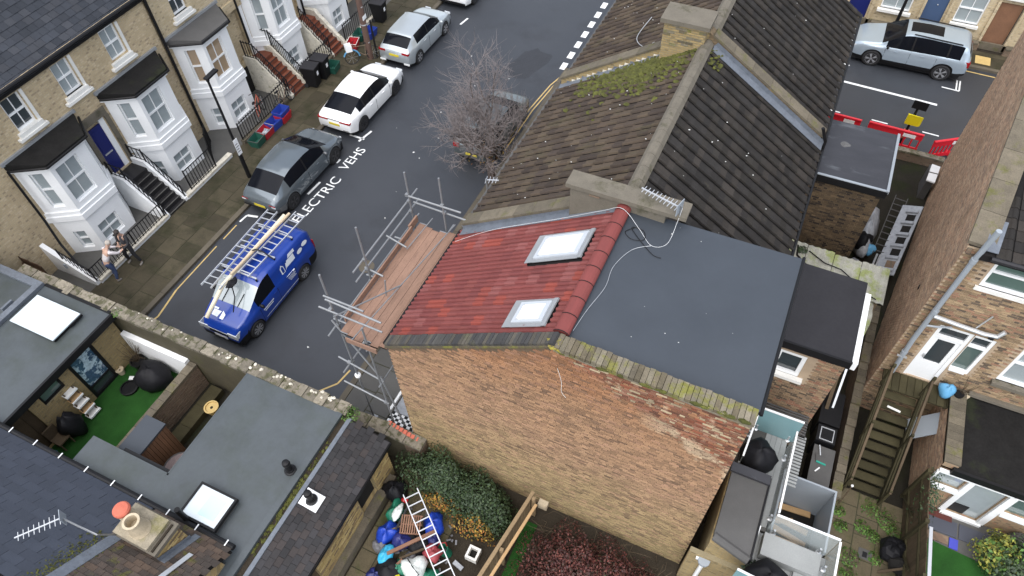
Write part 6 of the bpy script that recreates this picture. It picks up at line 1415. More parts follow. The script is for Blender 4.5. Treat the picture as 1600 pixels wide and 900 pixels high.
for i, (x0, x1) in enumerate(((2.25, 4.2), (5.25, 7.1), (8.2, 9.6))):
    t = thing('front_wall', ('low mossy front wall below the pale window behind the parked suv', 'low mossy front wall between the slate blue and brown doors', 'low mossy front wall right of the brown door')[i], 'garden wall', (x0, 35.55, 0))
    MB().box(x0, x1, 35.5, 35.68, 0, .4).build('wall', 'low_brick', t)
    for k in range(int((x1-x0)/.45)): MB().box(x0+k*.45+.004, x0+(k+1)*.45-.004, 35.46, 35.72, .402, .48).build('coping_stone', 'coping', t)
tag(MB().tube([(3.3, 35.3, 0), (3.35, 35.35, 3.4)], [.09, .05], 8).build('black_post', 'black'), 'black post on the far pavement in front of the pale window', 'post')
tag(MB().box(7.1, 7.75, 34.45, 35.1, .1, .112).build('utility_cover', 'paint_y'), 'yellowish square cover set in the far pavement', 'cover')
# ================================================================ VEHICLES
def lerp_tab(tab, x):
    if x <= tab[0][0]: return tab[0][1]
    for (a, va), (b, vb) in zip(tab, tab[1:]):
        if x <= b:
            t = (x-a)/(b-a); t = t*t*(3-2*t) if False else t
            return va+(vb-va)*t
    return tab[-1][1]
def smooth_tab(tab, x, w=.09):
    return sum(lerp_tab(tab, x+d*w) for d in (-1, -.5, 0, .5, 1))/5
def paint_mat(name, c, metal=.0, rough=.3):
    return M(name, c, rough, var=.05, scale=1.2, fine=60, finevar=.05, bump=0, metal=metal, coat=.5)
X_['tyre'] = M('tyre_rubber', (.014, .014, .015), .8, var=.2, bump=.1)
X_['rim_dark'] = P('dark_alloy', (.06, .06, .065), .35, metal=.6); X_['rim_silver'] = P('silver_alloy', (.5, .51, .53), .35, metal=.6)
X_['lamp_red'] = P('red_lamp', (.3, .01, .012), .2); X_['lamp_clear'] = P('clear_lamp', (.6, .63, .66), .15); X_['plate_y'] = P('yellow_plate', (.6, .48, .03), .5); X_['plate_w'] = P('white_plate', (.7, .7, .7), .5)
def wheel(parent, x, y, r, wd, rim, spokes, side):
    """wheel with axis along x (car local: x across, y along)"""
    t = MB().lathe((x, y, r), [(r*.62, -wd/2), (r*.92, -wd/2), (r, -wd/2+.03), (r, wd/2-.03), (r*.92, wd/2), (r*.62, wd/2)], 26, axis=(1, 0, 0)).build('wheel', 'tyre', parent, smooth=False)
    s = side; xo = x+s*(wd/2-.02)
    b = MB(); ang = [2*math.pi*i/spokes for i in range(spokes)]
    b.lathe((xo-s*.035, y, r), [(r*.64, -.01), (r*.64, .01)], 26, axis=(1, 0, 0)); b.build('brake_disc', 'black', t)
    m = MB()
    for k in range(26):
        a0, a1 = 2*math.pi*k/26, 2*math.pi*(k+1)/26
        q = lambda rr, a, dx: (xo+s*dx, y+rr*math.cos(a), r+rr*math.sin(a))
        m.quad(q(r*.68, a0, .022), q(r*.68, a1, .022), q(r*.58, a1, .012), q(r*.58, a0, .012))
    for a in ang:
        for da in (-.13, .13):
            c0, c1 = (xo+s*.012, y+r*.1*math.cos(a), r+r*.1*math.sin(a)), (xo+s*.012, y+r*.62*math.cos(a+da), r+r*.62*math.sin(a+da))
            m.bar(c0, c1, .035 if spokes < 7 else .025, .022, up=(1, 0, 0))
    m.lathe((xo, y, r), [(.06, -.01), (.06, .02), (.02, .025)], 10, axis=(s, 0, 0))
    m.build('rim', rim, t)
def car(name, label, cat, loc, rz, spec, group=None):
    """car built as lofted sections: local y runs to the front, x across; body, glass and lamps are separate parts"""
    S = spec; t = thing(name, label, cat, loc, rz, group); WL[t.name] = (0, 0, 0); L, W = S['L'], S['W']; yr, yf = S['rw'], S['fw']; wr = S['wr']
    n = 92; ys = [-L/2+L*i/n for i in range(n+1)]
    G_ = []
    for y in ys:
        top = smooth_tab(S['top'], y); belt = min(smooth_tab(S['belt'], y), top-.015); roofw = smooth_tab(S['tw'], y)
        e = 1.0; q = abs(y)/(L/2); wid = W/2*smooth_tab(S['plan'], y, .05)
        sill = smooth_tab(S['sill'], y, .03)
        for yc in (yr, yf):
            d = y-yc; ra = wr+.055
            if abs(d) < ra: sill = max(sill, wr+math.sqrt(max(0, ra*ra-d*d))-.02)
        sill = min(sill, belt-.12); h = belt-sill
        tw = wid*roofw
        gh = top-belt
        row = [(wid*.965, sill), (wid*.995, sill+h*.2), (wid*1.0, sill+h*.5), (wid*.99, sill+h*.78), (wid*.955, belt-.02), (wid*.94, belt),
               (wid*.94+(tw-wid*.94)*.5, belt+gh*.52), (tw, belt+gh*.93), (tw*.9, belt+gh*.985), (tw*.55, top+.012), (0, top+.022)]
        G_.append(row)
    k = len(G_[0])
    parts = {}
    def add(p, quad): parts.setdefault(p, []).append(quad)
    ws0, ws1 = S['screen']; rs0, rs1 = S['rear_screen']     # y ranges: windscreen from roof (ws0) to cowl (ws1), rear from tail (rs0) to roof (rs1)
    for i in range(n):
        y0, y1 = ys[i], ys[i+1]; ym = (y0+y1)/2
        for s in (1, -1):
            for j in range(k-1):
                a, b = G_[i][j], G_[i][j+1]; c, d = G_[i+1][j+1], G_[i+1][j]
                quad = [(s*a[0], y0, a[1]), (s*d[0], y1, d[1]), (s*c[0], y1, c[1]), (s*b[0], y0, b[1])]
                if s < 0: quad = quad[::-1]
                p = 'body'
                if j in (5, 6) and any(u < ym < v for u, v in S['side_win']): p = 'side_window_'+('r' if s > 0 else 'l')
                if j >= 7 and ws0 < ym < ws1: p = 'windscreen'
                if j == 6 and ws0+.25 < ym < ws1-.05 and False: p = 'windscreen'
                if j >= 7 and rs0 < ym < rs1: p = 'rear_window'
                if S.get('sunroof') and j >= 9 and S['sunroof'][0] < ym < S['sunroof'][1]: p = 'sunroof'
                if S.get('bumper') and j <= 0: p = 'sill_trim'
                if S.get('lower') and j <= S['lower'] and (ym < -L/2+.5 or ym > L/2-.5): p = 'bumper'
                add(p, quad)
    # end caps
    for i, rev in ((0, False), (n, True)):
        row = G_[i]; y = ys[i]
        for j in range(k-1):
            a, b = row[j], row[j+1]; quad = [(-a[0], y, a[1]), (a[0], y, a[1]), (b[0], y, b[1]), (-b[0], y, b[1])]
            add('bumper' if S.get('lower') and j <= S['lower'] else 'body', quad[::-1] if rev else quad)
    paints = {'body': S['paint'], 'windscreen': S.get('ws_mat', 'car_glass'), 'rear_window': 'car_glass', 'side_window_l': 'car_glass', 'side_window_r': 'car_glass', 'sunroof': 'car_glass', 'sill_trim': 'black', 'bumper': S.get('bump_mat', 'black')}
    objs = {}
    for p, qs in parts.items():
        m = MB(); idx = {}
        for q in qs:
            f = []
            for v in q:
                key = (round(v[0], 5), round(v[1], 5), round(v[2], 5))
                if key not in idx: idx[key] = len(m.v); m.v.append(v)
                if idx[key] not in f: f.append(idx[key])
            if len(f) >= 3: m.f.append(tuple(f)); m.m.append(0)
        nm = 'side_window' if p.startswith('side_window') else p
        objs[p] = m.build(nm, paints[p], t, smooth=True)
    MB().box(-W/2+.12, W/2-.12, -L/2+.15, L/2-.15, .17, .5).build('underbody', 'black', t)
    for y in (yr, yf):
        for s in (1, -1):
            arch = MB(); arch.lathe((s*(W/2-.2), y, wr+.0), [(wr+.05, -.12), (wr+.05, .15)], 20, axis=(1, 0, 0)); arch.build('wheel_arch', 'dark', t)
            wheel(t, s*(W/2-.115), y, wr, .21, S['rim'], S.get('spokes', 5), s)
    # pillars dividing side glass, door seams, mirrors, lamps, plates
    def on_side(y, z): return W/2*smooth_tab(S['plan'], y, .05)*1.0
    for y in S.get('pillars', []):
        top = smooth_tab(S['top'], y); belt = smooth_tab(S['belt'], y); wid = W/2*smooth_tab(S['plan'], y); tw = wid*smooth_tab(S['tw'], y)
        for s in (1, -1): MB().bar((s*(wid*.945), y, belt), (s*(tw+.008), y+.03, belt+(top-belt)*.93), .07, .02, up=(1, 0, 0)).build('pillar', 'black', t)
    for y in S.get('seams', []):
        belt = smooth_tab(S['belt'], y); wid = W/2*smooth_tab(S['plan'], y)
        for s in (1, -1): MB().obox((s*(wid*.995)-.004, y, S['sill'][1][1]+.06), (.012, 0, 0), (0, .012, 0), (0, 0, belt-.16-S['sill'][1][1])).build('door_seam', 'black', t)
    for y in S.get('handles', []):
        belt = smooth_tab(S['belt'], y); wid = W/2*smooth_tab(S['plan'], y)
        for s in (1, -1): MB().obox((s*wid*.985-.01, y, belt-.16), (.035 if s > 0 else -.015, 0, 0), (0, .18, 0), (0, 0, .03)).build('door_handle', S.get('handle_mat', S['paint']), t)
    y = S['mirror']; wid = W/2*smooth_tab(S['plan'], y); belt = smooth_tab(S['belt'], y)
    for s in (1, -1): MB().blob((s*(wid+.09), y, belt+.07), (.11, .06, .075), 3, 10, 6, 0).build('mirror', S.get('mirror_mat', S['paint']), t, smooth=True)
    def end_box(nm, mat, x0, x1, z0, z1, rear=True, wrap=0, depth=.03, both=True, yoff=0):
        y = -L/2 if rear else L/2; sg = -1 if rear else 1
        for s in ((1, -1) if both else (1,)):
            m = MB(); xa, xb = s*x0, s*x1
            m.prism([(min(xa, xb), y+sg*(.012+yoff)-(0 if rear else depth)), (max(xa, xb), y+sg*(.012+yoff)-(0 if rear else depth)), (max(xa, xb), y+sg*(.012+yoff)+(depth if rear else 0)), (min(xa, xb), y+sg*(.012+yoff)+(depth if rear else 0))], z0, z1)
            if wrap: m.obox((s*(W/2*smooth_tab(S['plan'], y)*1.0)-.012*(1 if s < 0 else 0), y, z0), (.014, 0, 0), (0, -sg*wrap, 0), (0, 0, z1-z0))
            m.build(nm, mat, t)
    for a in S.get('ends', []): end_box(*a[:6], **a[6])
    return t
flat = lambda v: [(-9, v), (9, v)]
PLAN = lambda L, f=.8, r=.86: [(-L/2, r), (-L/2+.12, r+.07), (-L/2+.45, .985), (-L/2+.9, 1), (L/2-1.1, 1), (L/2-.5, .965), (L/2-.15, f+.05), (L/2, f)]
X_['paint_ev'] = paint_mat('metallic_grey_car_paint', (.125, .148, .165), .4, .2)
X_['paint_ev2'] = paint_mat('dark_grey_car_trim', (.1, .105, .11), .4, .35)
X_['paint_white'] = paint_mat('white_car_paint', (.8, .81, .81)); X_['paint_silver'] = paint_mat('pale_silver_car_paint', (.42, .46, .48), .4, .3)
X_['paint_suv'] = paint_mat('pale_blue_silver_car_paint', (.36, .43, .49), .4, .3); X_['paint_van'] = paint_mat('royal_blue_van_paint', (.006, .038, .26)); X_['paint_dark'] = paint_mat('dark_green_grey_car_paint', (.09, .11, .115), .3, .3)
GRP = 'cars parked along the left kerb'
# metallic grey hatchback, rear towards the viewer
L = 4.65
car('parked_car', 'metallic grey hatchback parked in the marked bay by the lamp post', 'car', (-17.55, 15.58, 0), 0, dict(L=L, W=1.88, rw=-1.42, fw=1.48, wr=.35, paint='paint_ev', rim='rim_dark', spokes=5,
    top=[(-L/2, .78), (-2.2, .98), (-1.95, 1.08), (-1.25, 1.45), (-.9, 1.53), (0, 1.56), (.45, 1.5), (1.25, 1.08), (1.5, 1.0), (2.1, .86), (2.25, .74), (L/2, .62)],
    belt=[(-L/2, .74), (-2.1, .92), (-1.2, 1.02), (1.2, .95), (1.5, .93), (2.1, .8), (L/2, .58)], tw=[(-L/2, .8), (-1.9, .76), (-1.2, .72), (.5, .73), (1.4, .84), (2.0, .84), (L/2, .8)],
    plan=PLAN(L, .78, .84), sill=[(-L/2, .42), (-1.9, .3), (1.9, .26), (L/2, .34)], screen=(.42, 1.3), rear_screen=(-1.98, -1.28), side_win=[(-1.35, .98)], pillars=[-.25], seams=[-.25, .95], handles=[-.75, .3], mirror=.85, mirror_mat='paint_ev2',
    lower=1, bump_mat='paint_ev2', ends=[('tail_lamp', 'lamp_clear', .62, .8, .68, .74, dict(wrap=.0)), ('tail_lamp', 'lamp_red', .5, .78, .755, .785, {}), ('number_plate', 'plate_y', -.26, .26, .52, .63, dict(both=False)), ('rear_trim', 'black', -.8, .8, .4, .47, dict(both=False)), ('headlight', 'lamp_clear', .45, .72, .58, .64, dict(rear=False))]), GRP)
# white hatchback
L = 4.52
car('parked_car', 'white hatchback with black wheels and dark tinted rear window parked behind the grey car', 'car', (-17.55, 20.75, 0), 0, dict(L=L, W=1.83, rw=-1.4, fw=1.33, wr=.33, paint='paint_white', rim='rim_dark', spokes=9,
    top=[(-L/2, .85), (-2.15, 1.0), (-1.9, 1.06), (-1.0, 1.36), (-.4, 1.43), (.15, 1.43), (.5, 1.37), (1.12, .99), (1.5, .92), (2.0, .82), (L/2, .62)],
    belt=[(-L/2, .82), (-2.1, .94), (-1.2, .98), (1.2, .9), (1.5, .87), (2.0, .75), (L/2, .56)], tw=[(-L/2, .82), (-1.9, .78), (-1.1, .72), (.4, .72), (1.3, .84), (L/2, .8)],
    plan=PLAN(L, .8, .86), sill=[(-L/2, .4), (-1.9, .26), (1.9, .22), (L/2, .3)], screen=(.48, 1.1), rear_screen=(-1.85, -1.05), side_win=[(-1.45, 1.0)], pillars=[-.28, -1.05], seams=[-.28, .85], handles=[-.75, .25], mirror=.85,
    lower=0, ends=[('tail_lamp', 'lamp_red', .3, .8, .8, .88, dict(wrap=.32)), ('light_bar', 'black', -.3, .3, .86, .89, dict(both=False)), ('number_plate', 'plate_y', -.27, .27, .6, .71, dict(both=False)), ('reflector', 'felt_grey', .4, .7, .42, .45, {}), ('headlight', 'lamp_clear', .4, .72, .6, .68, dict(rear=False))]), GRP)
# silver hatchback
L = 4.32
car('parked_car', 'silver hatchback with bright alloy wheels parked beside the telegraph pole', 'car', (-17.72, 25.95, 0), 0, dict(L=L, W=1.77, rw=-1.3, fw=1.3, wr=.32, paint='paint_silver', rim='rim_silver', spokes=6,
    top=[(-L/2, .86), (-2.08, 1.0), (-1.95, 1.1), (-1.5, 1.4), (-1.35, 1.44), (-.3, 1.48), (.3, 1.46), (1.0, 1.04), (1.4, .95), (1.9, .82), (L/2, .6)],
    belt=[(-L/2, .84), (-2.0, .98), (-1.2, 1.02), (1.1, .92), (1.4, .9), (1.9, .76), (L/2, .55)], tw=[(-L/2, .84), (-1.9, .78), (-1.2, .74), (.3, .74), (1.2, .85), (L/2, .8)],
    plan=PLAN(L, .8, .88), sill=[(-L/2, .4), (-1.8, .26), (1.8, .22), (L/2, .3)], screen=(.36, .98), rear_screen=(-1.98, -1.5), side_win=[(-1.3, .9)], pillars=[-.3], seams=[-.3, .8], handles=[-.75, .2], mirror=.78, handle_mat='alu',
    lower=0, ends=[('tail_lamp', 'lamp_red', .45, .78, .84, .93, dict(wrap=.25)), ('number_plate', 'plate_y', -.26, .26, .66, .77, dict(both=False)), ('reflector', 'white', .5, .8, .32, .4, {}), ('headlight', 'lamp_clear', .4, .7, .6, .7, dict(rear=False))]), GRP)
# white car at the top, front to viewer
L = 4.5
car('parked_car', 'white car facing the viewer, cut by the top edge of the photo', 'car', (-17.65, 31.75, 0), math.pi, dict(L=L, W=1.85, rw=-1.38, fw=1.38, wr=.34, paint='paint_white', rim='rim_dark',
    top=[(-L/2, .9), (-2, 1.2), (-1.6, 1.5), (-.4, 1.6), (.4, 1.52), (1.1, 1.12), (1.9, .98), (2.15, .85), (L/2, .7)], belt=[(-L/2, .85), (-2, 1.05), (1.1, 1.02), (1.9, .9), (L/2, .65)], tw=[(-L/2, .84), (-1.2, .75), (.3, .74), (1.2, .86), (L/2, .84)],
    plan=PLAN(L, .84, .88), sill=[(-L/2, .4), (-1.8, .26), (1.8, .24), (L/2, .3)], screen=(.35, 1.15), rear_screen=(-1.95, -1.6), side_win=[(-1.3, .85)], pillars=[-.3], seams=[-.3, .8], mirror=.75,
    lower=0, ends=[('headlight', 'lamp_clear', .5, .76, .72, .84, dict(rear=False)), ('grille', 'black', -.45, .45, .56, .72, dict(rear=False, both=False)), ('number_plate', 'plate_w', -.27, .27, .42, .54, dict(rear=False, both=False, yoff=.01)), ('fog_lamp', 'lamp_clear', .55, .78, .36, .46, dict(rear=False)), ('lower_grille', 'black', -.75, .75, .28, .4, dict(rear=False, both=False))]), GRP)
# dark car under the bare tree
L = 4.3
car('parked_car', 'dark grey green car parked under the bare street tree', 'car', (-11.3, 21.3, 0), 0, dict(L=L, W=1.76, rw=-1.3, fw=1.3, wr=.32, paint='paint_dark', rim='rim_silver', spokes=7,
    top=[(-L/2, .86), (-2.08, 1.0), (-1.9, 1.12), (-1.45, 1.42), (-.3, 1.48), (.3, 1.42), (1.15, 1.02), (1.9, .82), (L/2, .6)], belt=[(-L/2, .84), (-2.0, .98), (-1.2, 1.0), (1.1, .92), (1.9, .76), (L/2, .55)], tw=[(-L/2, .84), (-1.9, .8), (-1.2, .75), (.3, .74), (1.2, .85), (L/2, .8)],
    plan=PLAN(L, .8, .88), sill=[(-L/2, .4), (-1.8, .26), (1.8, .22), (L/2, .3)], screen=(.25, 1.2), rear_screen=(-1.95, -1.5), side_win=[(-1.3, .9)], pillars=[-.3], seams=[-.3, .8], mirror=.78,
    lower=0, ends=[('tail_lamp', 'lamp_red', .52, .8, .78, .98, dict(wrap=.2)), ('number_plate', 'plate_y', -.26, .26, .5, .61, dict(both=False)), ('rear_bumper_trim', 'felt_grey', -.78, .78, .38, .46, dict(both=False))]))
# suv on the side street, front to the left
L = 4.95
suv = car('parked_suv', 'pale blue silver estate suv with a dark sunroof parked across the side street', 'suv', (4.1, 33.5, 0), math.pi/2, dict(L=L, W=1.97, rw=-1.55, fw=1.43, wr=.38, paint='paint_suv', rim='rim_silver', spokes=5,
    top=[(-L/2, 1.05), (-2.4, 1.3), (-2.25, 1.62), (-2.0, 1.72), (-.5, 1.77), (.2, 1.74), (.45, 1.68), (1.2, 1.2), (1.4, 1.14), (2.1, 1.03), (2.35, .9), (L/2, .75)],
    belt=[(-L/2, 1.0), (-2.35, 1.12), (-1.5, 1.14), (1.1, 1.06), (1.4, 1.04), (2.1, .94), (L/2, .7)], tw=[(-L/2, .84), (-2.2, .76), (.3, .75), (1.2, .88), (L/2, .86)],
    plan=PLAN(L, .84, .9), sill=[(-L/2, .45), (-2.1, .34), (2.1, .3), (L/2, .38)], screen=(.42, 1.22), rear_screen=(-2.42, -2.25), side_win=[(-2.05, 1.0)], pillars=[-1.5, -.05], seams=[-.05, 1.0, -1.15], handles=[-.65, .45], mirror=.95, mirror_mat='black', sunroof=(-1.05, .25), bumper=True,
    lower=0, ends=[('tail_lamp', 'lamp_red', .72, .93, .85, 1.1, dict(wrap=.2)), ('number_plate', 'plate_y', -.26, .26, .7, .81, dict(both=False)), ('headlight', 'lamp_clear', .58, .86, .76, .86, dict(rear=False, wrap=.3)), ('grille', 'black', -.45, .45, .52, .8, dict(rear=False, both=False)), ('air_intake', 'black', .62, .82, .42, .62, dict(rear=False))]))
for s in (1, -1): MB().bar((s*.72, -1.9, 1.745), (s*.72, .1, 1.79), .035, .04).build('roof_rail', 'black', suv)
# blue van, front towards the viewer
L = 4.4
VL = (-15.02, 9.98, 0)
van = car('work_van', 'royal blue work van with ladders and pipes on its roof rack', 'van', VL, math.pi, dict(L=L, W=1.82, rw=-1.33, fw=1.4, wr=.32, paint='paint_van', rim='rim_silver', spokes=8,
    top=[(-L/2, 1.55), (-2.1, 1.74), (-1.9, 1.8), (0, 1.82), (.35, 1.8), (.65, 1.68), (1.3, 1.2), (1.45, 1.13), (1.95, .98), (2.1, .86), (L/2, .7)],
    belt=[(-L/2, 1.08), (-1.5, 1.12), (1.2, 1.06), (1.45, 1.02), (1.95, .88), (L/2, .62)], tw=[(-L/2, .86), (-1.5, .88), (.4, .84), (1.3, .87), (1.9, .87), (L/2, .84)],
    plan=PLAN(L, .82, .95), sill=[(-L/2, .4), (-1.9, .26), (1.8, .24), (L/2, .3)], screen=(.62, 1.34), rear_screen=(9, 9.1), side_win=[(.05, 1.0)], pillars=[], seams=[.02, 1.0, -1.0], handles=[.1, -.85], mirror=.95, mirror_mat='black', ws_mat='glass',
    lower=1, bump_mat='black', ends=[('headlight', 'lamp_clear', .42, .8, .64, .86, dict(rear=False, wrap=.5, yoff=.01)), ('grille_surround', 'alu', -.45, .45, .6, .76, dict(rear=False, both=False)), ('grille', 'black', -.4, .4, .62, .74, dict(rear=False, both=False, yoff=.012)), ('number_plate', 'plate_w', -.27, .27, .4, .51, dict(rear=False, both=False)), ('tail_lamp', 'lamp_red', .78, .88, .8, 1.2, {})]))
# sign writing on the van: a white roofed-house mark, two ovals and lines of small print (flat vinyl on the nearside panel and bonnet)
X_['vinyl'] = P('white_vinyl', (.75, .8, .85), .4)
def van_side(parent, pts, name, mat='vinyl', d=.012):
    """polygon (along, up) laid on the panel that faces the camera (world +x side = local -x)"""
    def sx_(y, z):
        belt = smooth_tab([(-2.2, 1.08), (-1.5, 1.12), (1.2, 1.06), (1.45, 1.02)], y); top = smooth_tab([(-2.2, 1.55), (-2.1, 1.74), (-1.9, 1.8), (0, 1.82), (.35, 1.8), (.65, 1.68), (1.3, 1.2)], y)
        wid = .91*smooth_tab(PLAN(4.4, .82, .95), y, .05); tw = wid*smooth_tab([(-2.2, .86), (-1.5, .88), (.4, .84), (1.3, .87)], y)
        if z <= belt: return wid*(1.0 if z < belt-.15 else .965)
        return wid*.94+(tw-wid*.94)*min(1, (z-belt)/((top-belt)*.93))
    m = MB(); m.v = [(-(sx_(y, z)+d), y, z) for y, z in pts]; m.f = [tuple(range(len(pts)))[::-1]]; m.m = [0]
    return m.build(name, mat, parent)
def lk(x0, z0, k, pts): return [(x0-a*k, z0+b*k) for a, b in pts]
mark = MB()
van_side(van, lk(-.42, 1.18, .62, [(0, 0), (.3, 0), (.3, .42), (.15, .6), (0, .42)]), 'house_mark')
van_side(van, lk(-.445, 1.21, .55, [(.04, 0), (.24, 0), (.24, .4), (.14, .52), (.04, .4)]), 'house_mark', 'paint_van', .016)
for p in ([(.38, .1), (1.0, .1), (1.0, .42), (.5, .42)], [(.62, .45), (1.12, .45), (1.12, .62), (.72, .62)], [(.3, .02), (.5, .3), (.4, .36)]): van_side(van, lk(-.42, 1.18, .78, p), 'house_mark')
def oval(cy, cz, a, b): return [(cy+a*math.cos(t*.45), cz+b*math.sin(t*.45)) for t in range(14)]
van_side(van, oval(-1.5, 1.32, .15, .09), 'badge'); van_side(van, oval(-1.82, 1.4, .15, .09), 'badge')
for i in range(5): van_side(van, [(-.5-.03*i, .95-i*.06), (-.95+.04*(i % 2), .95-i*.06), (-.95+.04*(i % 2), .975-i*.06), (-.5-.03*i, .975-i*.06)], 'small_print')
van_side(van, [(.9, .78), (.35, .78), (.35, .83), (.9, .83)], 'small_print'); van_side(van, [(.85, .7), (.4, .7), (.4, .74), (.85, .74)], 'small_print')
van_side(van, [(.9, .42), (-.95, .42), (-.95, .44), (.9, .44)], 'body_stripe')
bz = lambda y: smooth_tab([(1.45, 1.13), (1.95, .98), (2.1, .86)], y)+.04
bon = MB()
for pts in ([(-.05, 1.72), (.1, 1.62), (.1, 1.9), (-.05, 1.9)], [(.14, 1.66), (.45, 1.66), (.45, 1.86), (.2, 1.88)], [(.3, 1.58), (.52, 1.58), (.52, 1.64), (.3, 1.64)]):
    bon.quad(*[(x, y, bz(y)) for x, y in pts])
bon.build('bonnet_mark', 'vinyl', van)
for x_ in (.35, -.3): MB().bar((x_, 1.36, 1.19), (x_-.1, .95, 1.5), .02, .02).build('wiper', 'black', van)
# roof bars, then the load: things of their own
rk = thing('roof_rack', 'aluminium cross bars on the blue van roof', 'roof rack', (VL[0], VL[1], 1.85))
for y in (9.5, 10.5, 11.5):
    MB().bar((-15.75, y, 1.93), (-14.3, y, 1.93), .05, .04).build('bar', 'alu', rk)
    for x in (-15.7, -14.35): MB().box(x-.02, x+.02, y-.03, y+.03, 1.78, 1.91).build('foot', 'black', rk)
ladder('double aluminium ladder on the pavement side of the van roof', (-15.55, 8.5, 2.05), (-15.6, 12.2, 2.08), (1, 0, .1), .42, 13, 'alu', .06, 'ladders on the van roof')
ladder('aluminium ladder on the road side of the van roof', (-14.75, 9.4, 2.03), (-14.6, 12.5, 2.06), (1, .05, -.1), .4, 11, 'alu', .06, 'ladders on the van roof')
ladder('short second ladder section lying between the pipes and the pavement-side ladder', (-15.25, 8.6, 2.0), (-15.3, 12.0, 2.02), (1, 0, 0), .3, 11, 'alu', .05, 'ladders on the van roof')
X_['pole_pale'] = M('pale_pole_wood', (.5, .4, .27), .7, var=.2, scale=3)
X_['pipe_cream'] = P('cream_plastic_pipe', (.62, .56, .42), .5)
tag(MB().tube([(-15.35, 7.85, 1.25), (-15.15, 8.8, 1.95), (-14.97, 12.1, 2.2)], .075, 10).build('roof_pipe', 'pipe_cream'), 'long cream pipe running over the windscreen of the blue van', 'pipe')
tag(MB().tube([(-15.05, 9.2, 2.14), (-14.87, 12.25, 2.2)], .05, 9).build('roof_pole', 'pole_pale'), 'wooden pole lying beside the cream pipe on the van roof', 'pole')
tag(MB().tube([(-15.0, 10.3, 2.2), (-14.85, 10.35, 2.28), (-14.6, 10.4, 2.2), (-14.3, 10.42, 1.95)], .025, 6).build('strap', 'black'), 'black strap across the load on the van roof', 'strap')
tag(MB().blob((-14.9, 9.0, 2.0), (.14, .25, .08), 3, 10, 6, .3).tube([(-14.9, 8.95, 1.95), (-14.75, 8.75, 1.6), (-14.62, 8.35, 1.3)], .02, 5).build('tangled_strap', 'black_soft'), 'tangle of black straps hanging over the van windscreen', 'strap')
# road lettering beside the bay
for txt, x, y, sz in (('ELECTRIC', -16.02, 13.45, .62), ('VEHS', -15.98, 16.75, .62)):
    me = text_mesh('road_lettering', txt, sz, 'paint'); xs_ = [v.co.x for v in me.vertices]; k = ({'ELECTRIC': 2.75, 'VEHS': 1.45}[txt])/(max(xs_)-min(xs_))
    o = bpy.data.objects.new('road_lettering', me); COL.objects.link(o); o.location = (x, y, .005); o.rotation_euler = (0, 0, math.pi/2-.06); o.scale = (k, 1.0, 1); tag(o, kind='structure')
# motorbikes under the scaffold
def motorbike(label, loc, rz, lean=.12):
    t = thing('motorbike', label, 'motorbike', loc, rz, 'motorbikes under the scaffold')
    for y in (-.68, .68):
        MB().lathe((0, y, .31), [(.2, -.06), (.29, -.06), (.31, -.02), (.31, .02), (.29, .06), (.2, .06)], 20, axis=(1, 0, 0)).build('wheel', 'tyre', t)
        MB().lathe((0, y, .31), [(.19, -.03), (.19, .03)], 14, axis=(1, 0, 0)).build('rim', 'rim_dark', t)
    MB().blob((0, 0, .45), (.17, .36, .2), 2, 12, 8, .1).build('engine', 'rim_dark', t)
    MB().blob((0, .22, .78), (.17, .3, .15), 3, 12, 8, .05).build('tank', 'black', t, smooth=True)
    MB().blob((0, -.38, .78), (.15, .42, .09), 4, 12, 8, .05).build('seat', 'black_soft', t, smooth=True)
    f = MB(); f.bar((.09, .68, .31), (.07, .42, .98), .05); f.bar((-.09, .68, .31), (-.07, .42, .98), .05); f.build('fork', 'alu', t)
    MB().tube([(-.38, .3, 1.02), (-.2, .42, 1.03), (.2, .42, 1.03), (.38, .3, 1.02)], .018, 6).build('handlebar', 'black', t)
    for s in (1, -1): MB().bar((s*.3, .36, 1.03), (s*.36, .42, 1.2), .012).blob((s*.37, .43, 1.22), (.07, .02, .045), 1, 8, 6, 0).build('mirror', 'black', t)
    MB().lathe((0, .6, .86), [(.1, 0), (.09, .1), (.03, .12)], 14, axis=(0, 1, .1)).build('headlight', 'lamp_clear', t)
    MB().bar((.14, -.9, .34), (.14, .1, .28), .07).build('exhaust', 'alu', t); MB().box(-.12, .12, -1.02, -.9, .6, .72).build('number_plate', 'plate_w', t)
    MB().box(-.16, .16, -.95, -.62, .84, 1.12).build('top_box', 'black', t)
    MB().obox((-.1, -.9, 1.121), (.2, 0, 0), (0, .22, 0), (0, 0, .006)).build('sticker', 'plate_w', t)
    t.rotation_euler = (0, lean, rz); return t
motorbike('black motorbike with a top box under the far half of the scaffold', (-10.55, 12.3, 0), math.radians(170))
motorbike('black motorbike with upright mirrors under the near half of the scaffold', (-10.75, 10.35, 0), math.radians(20))
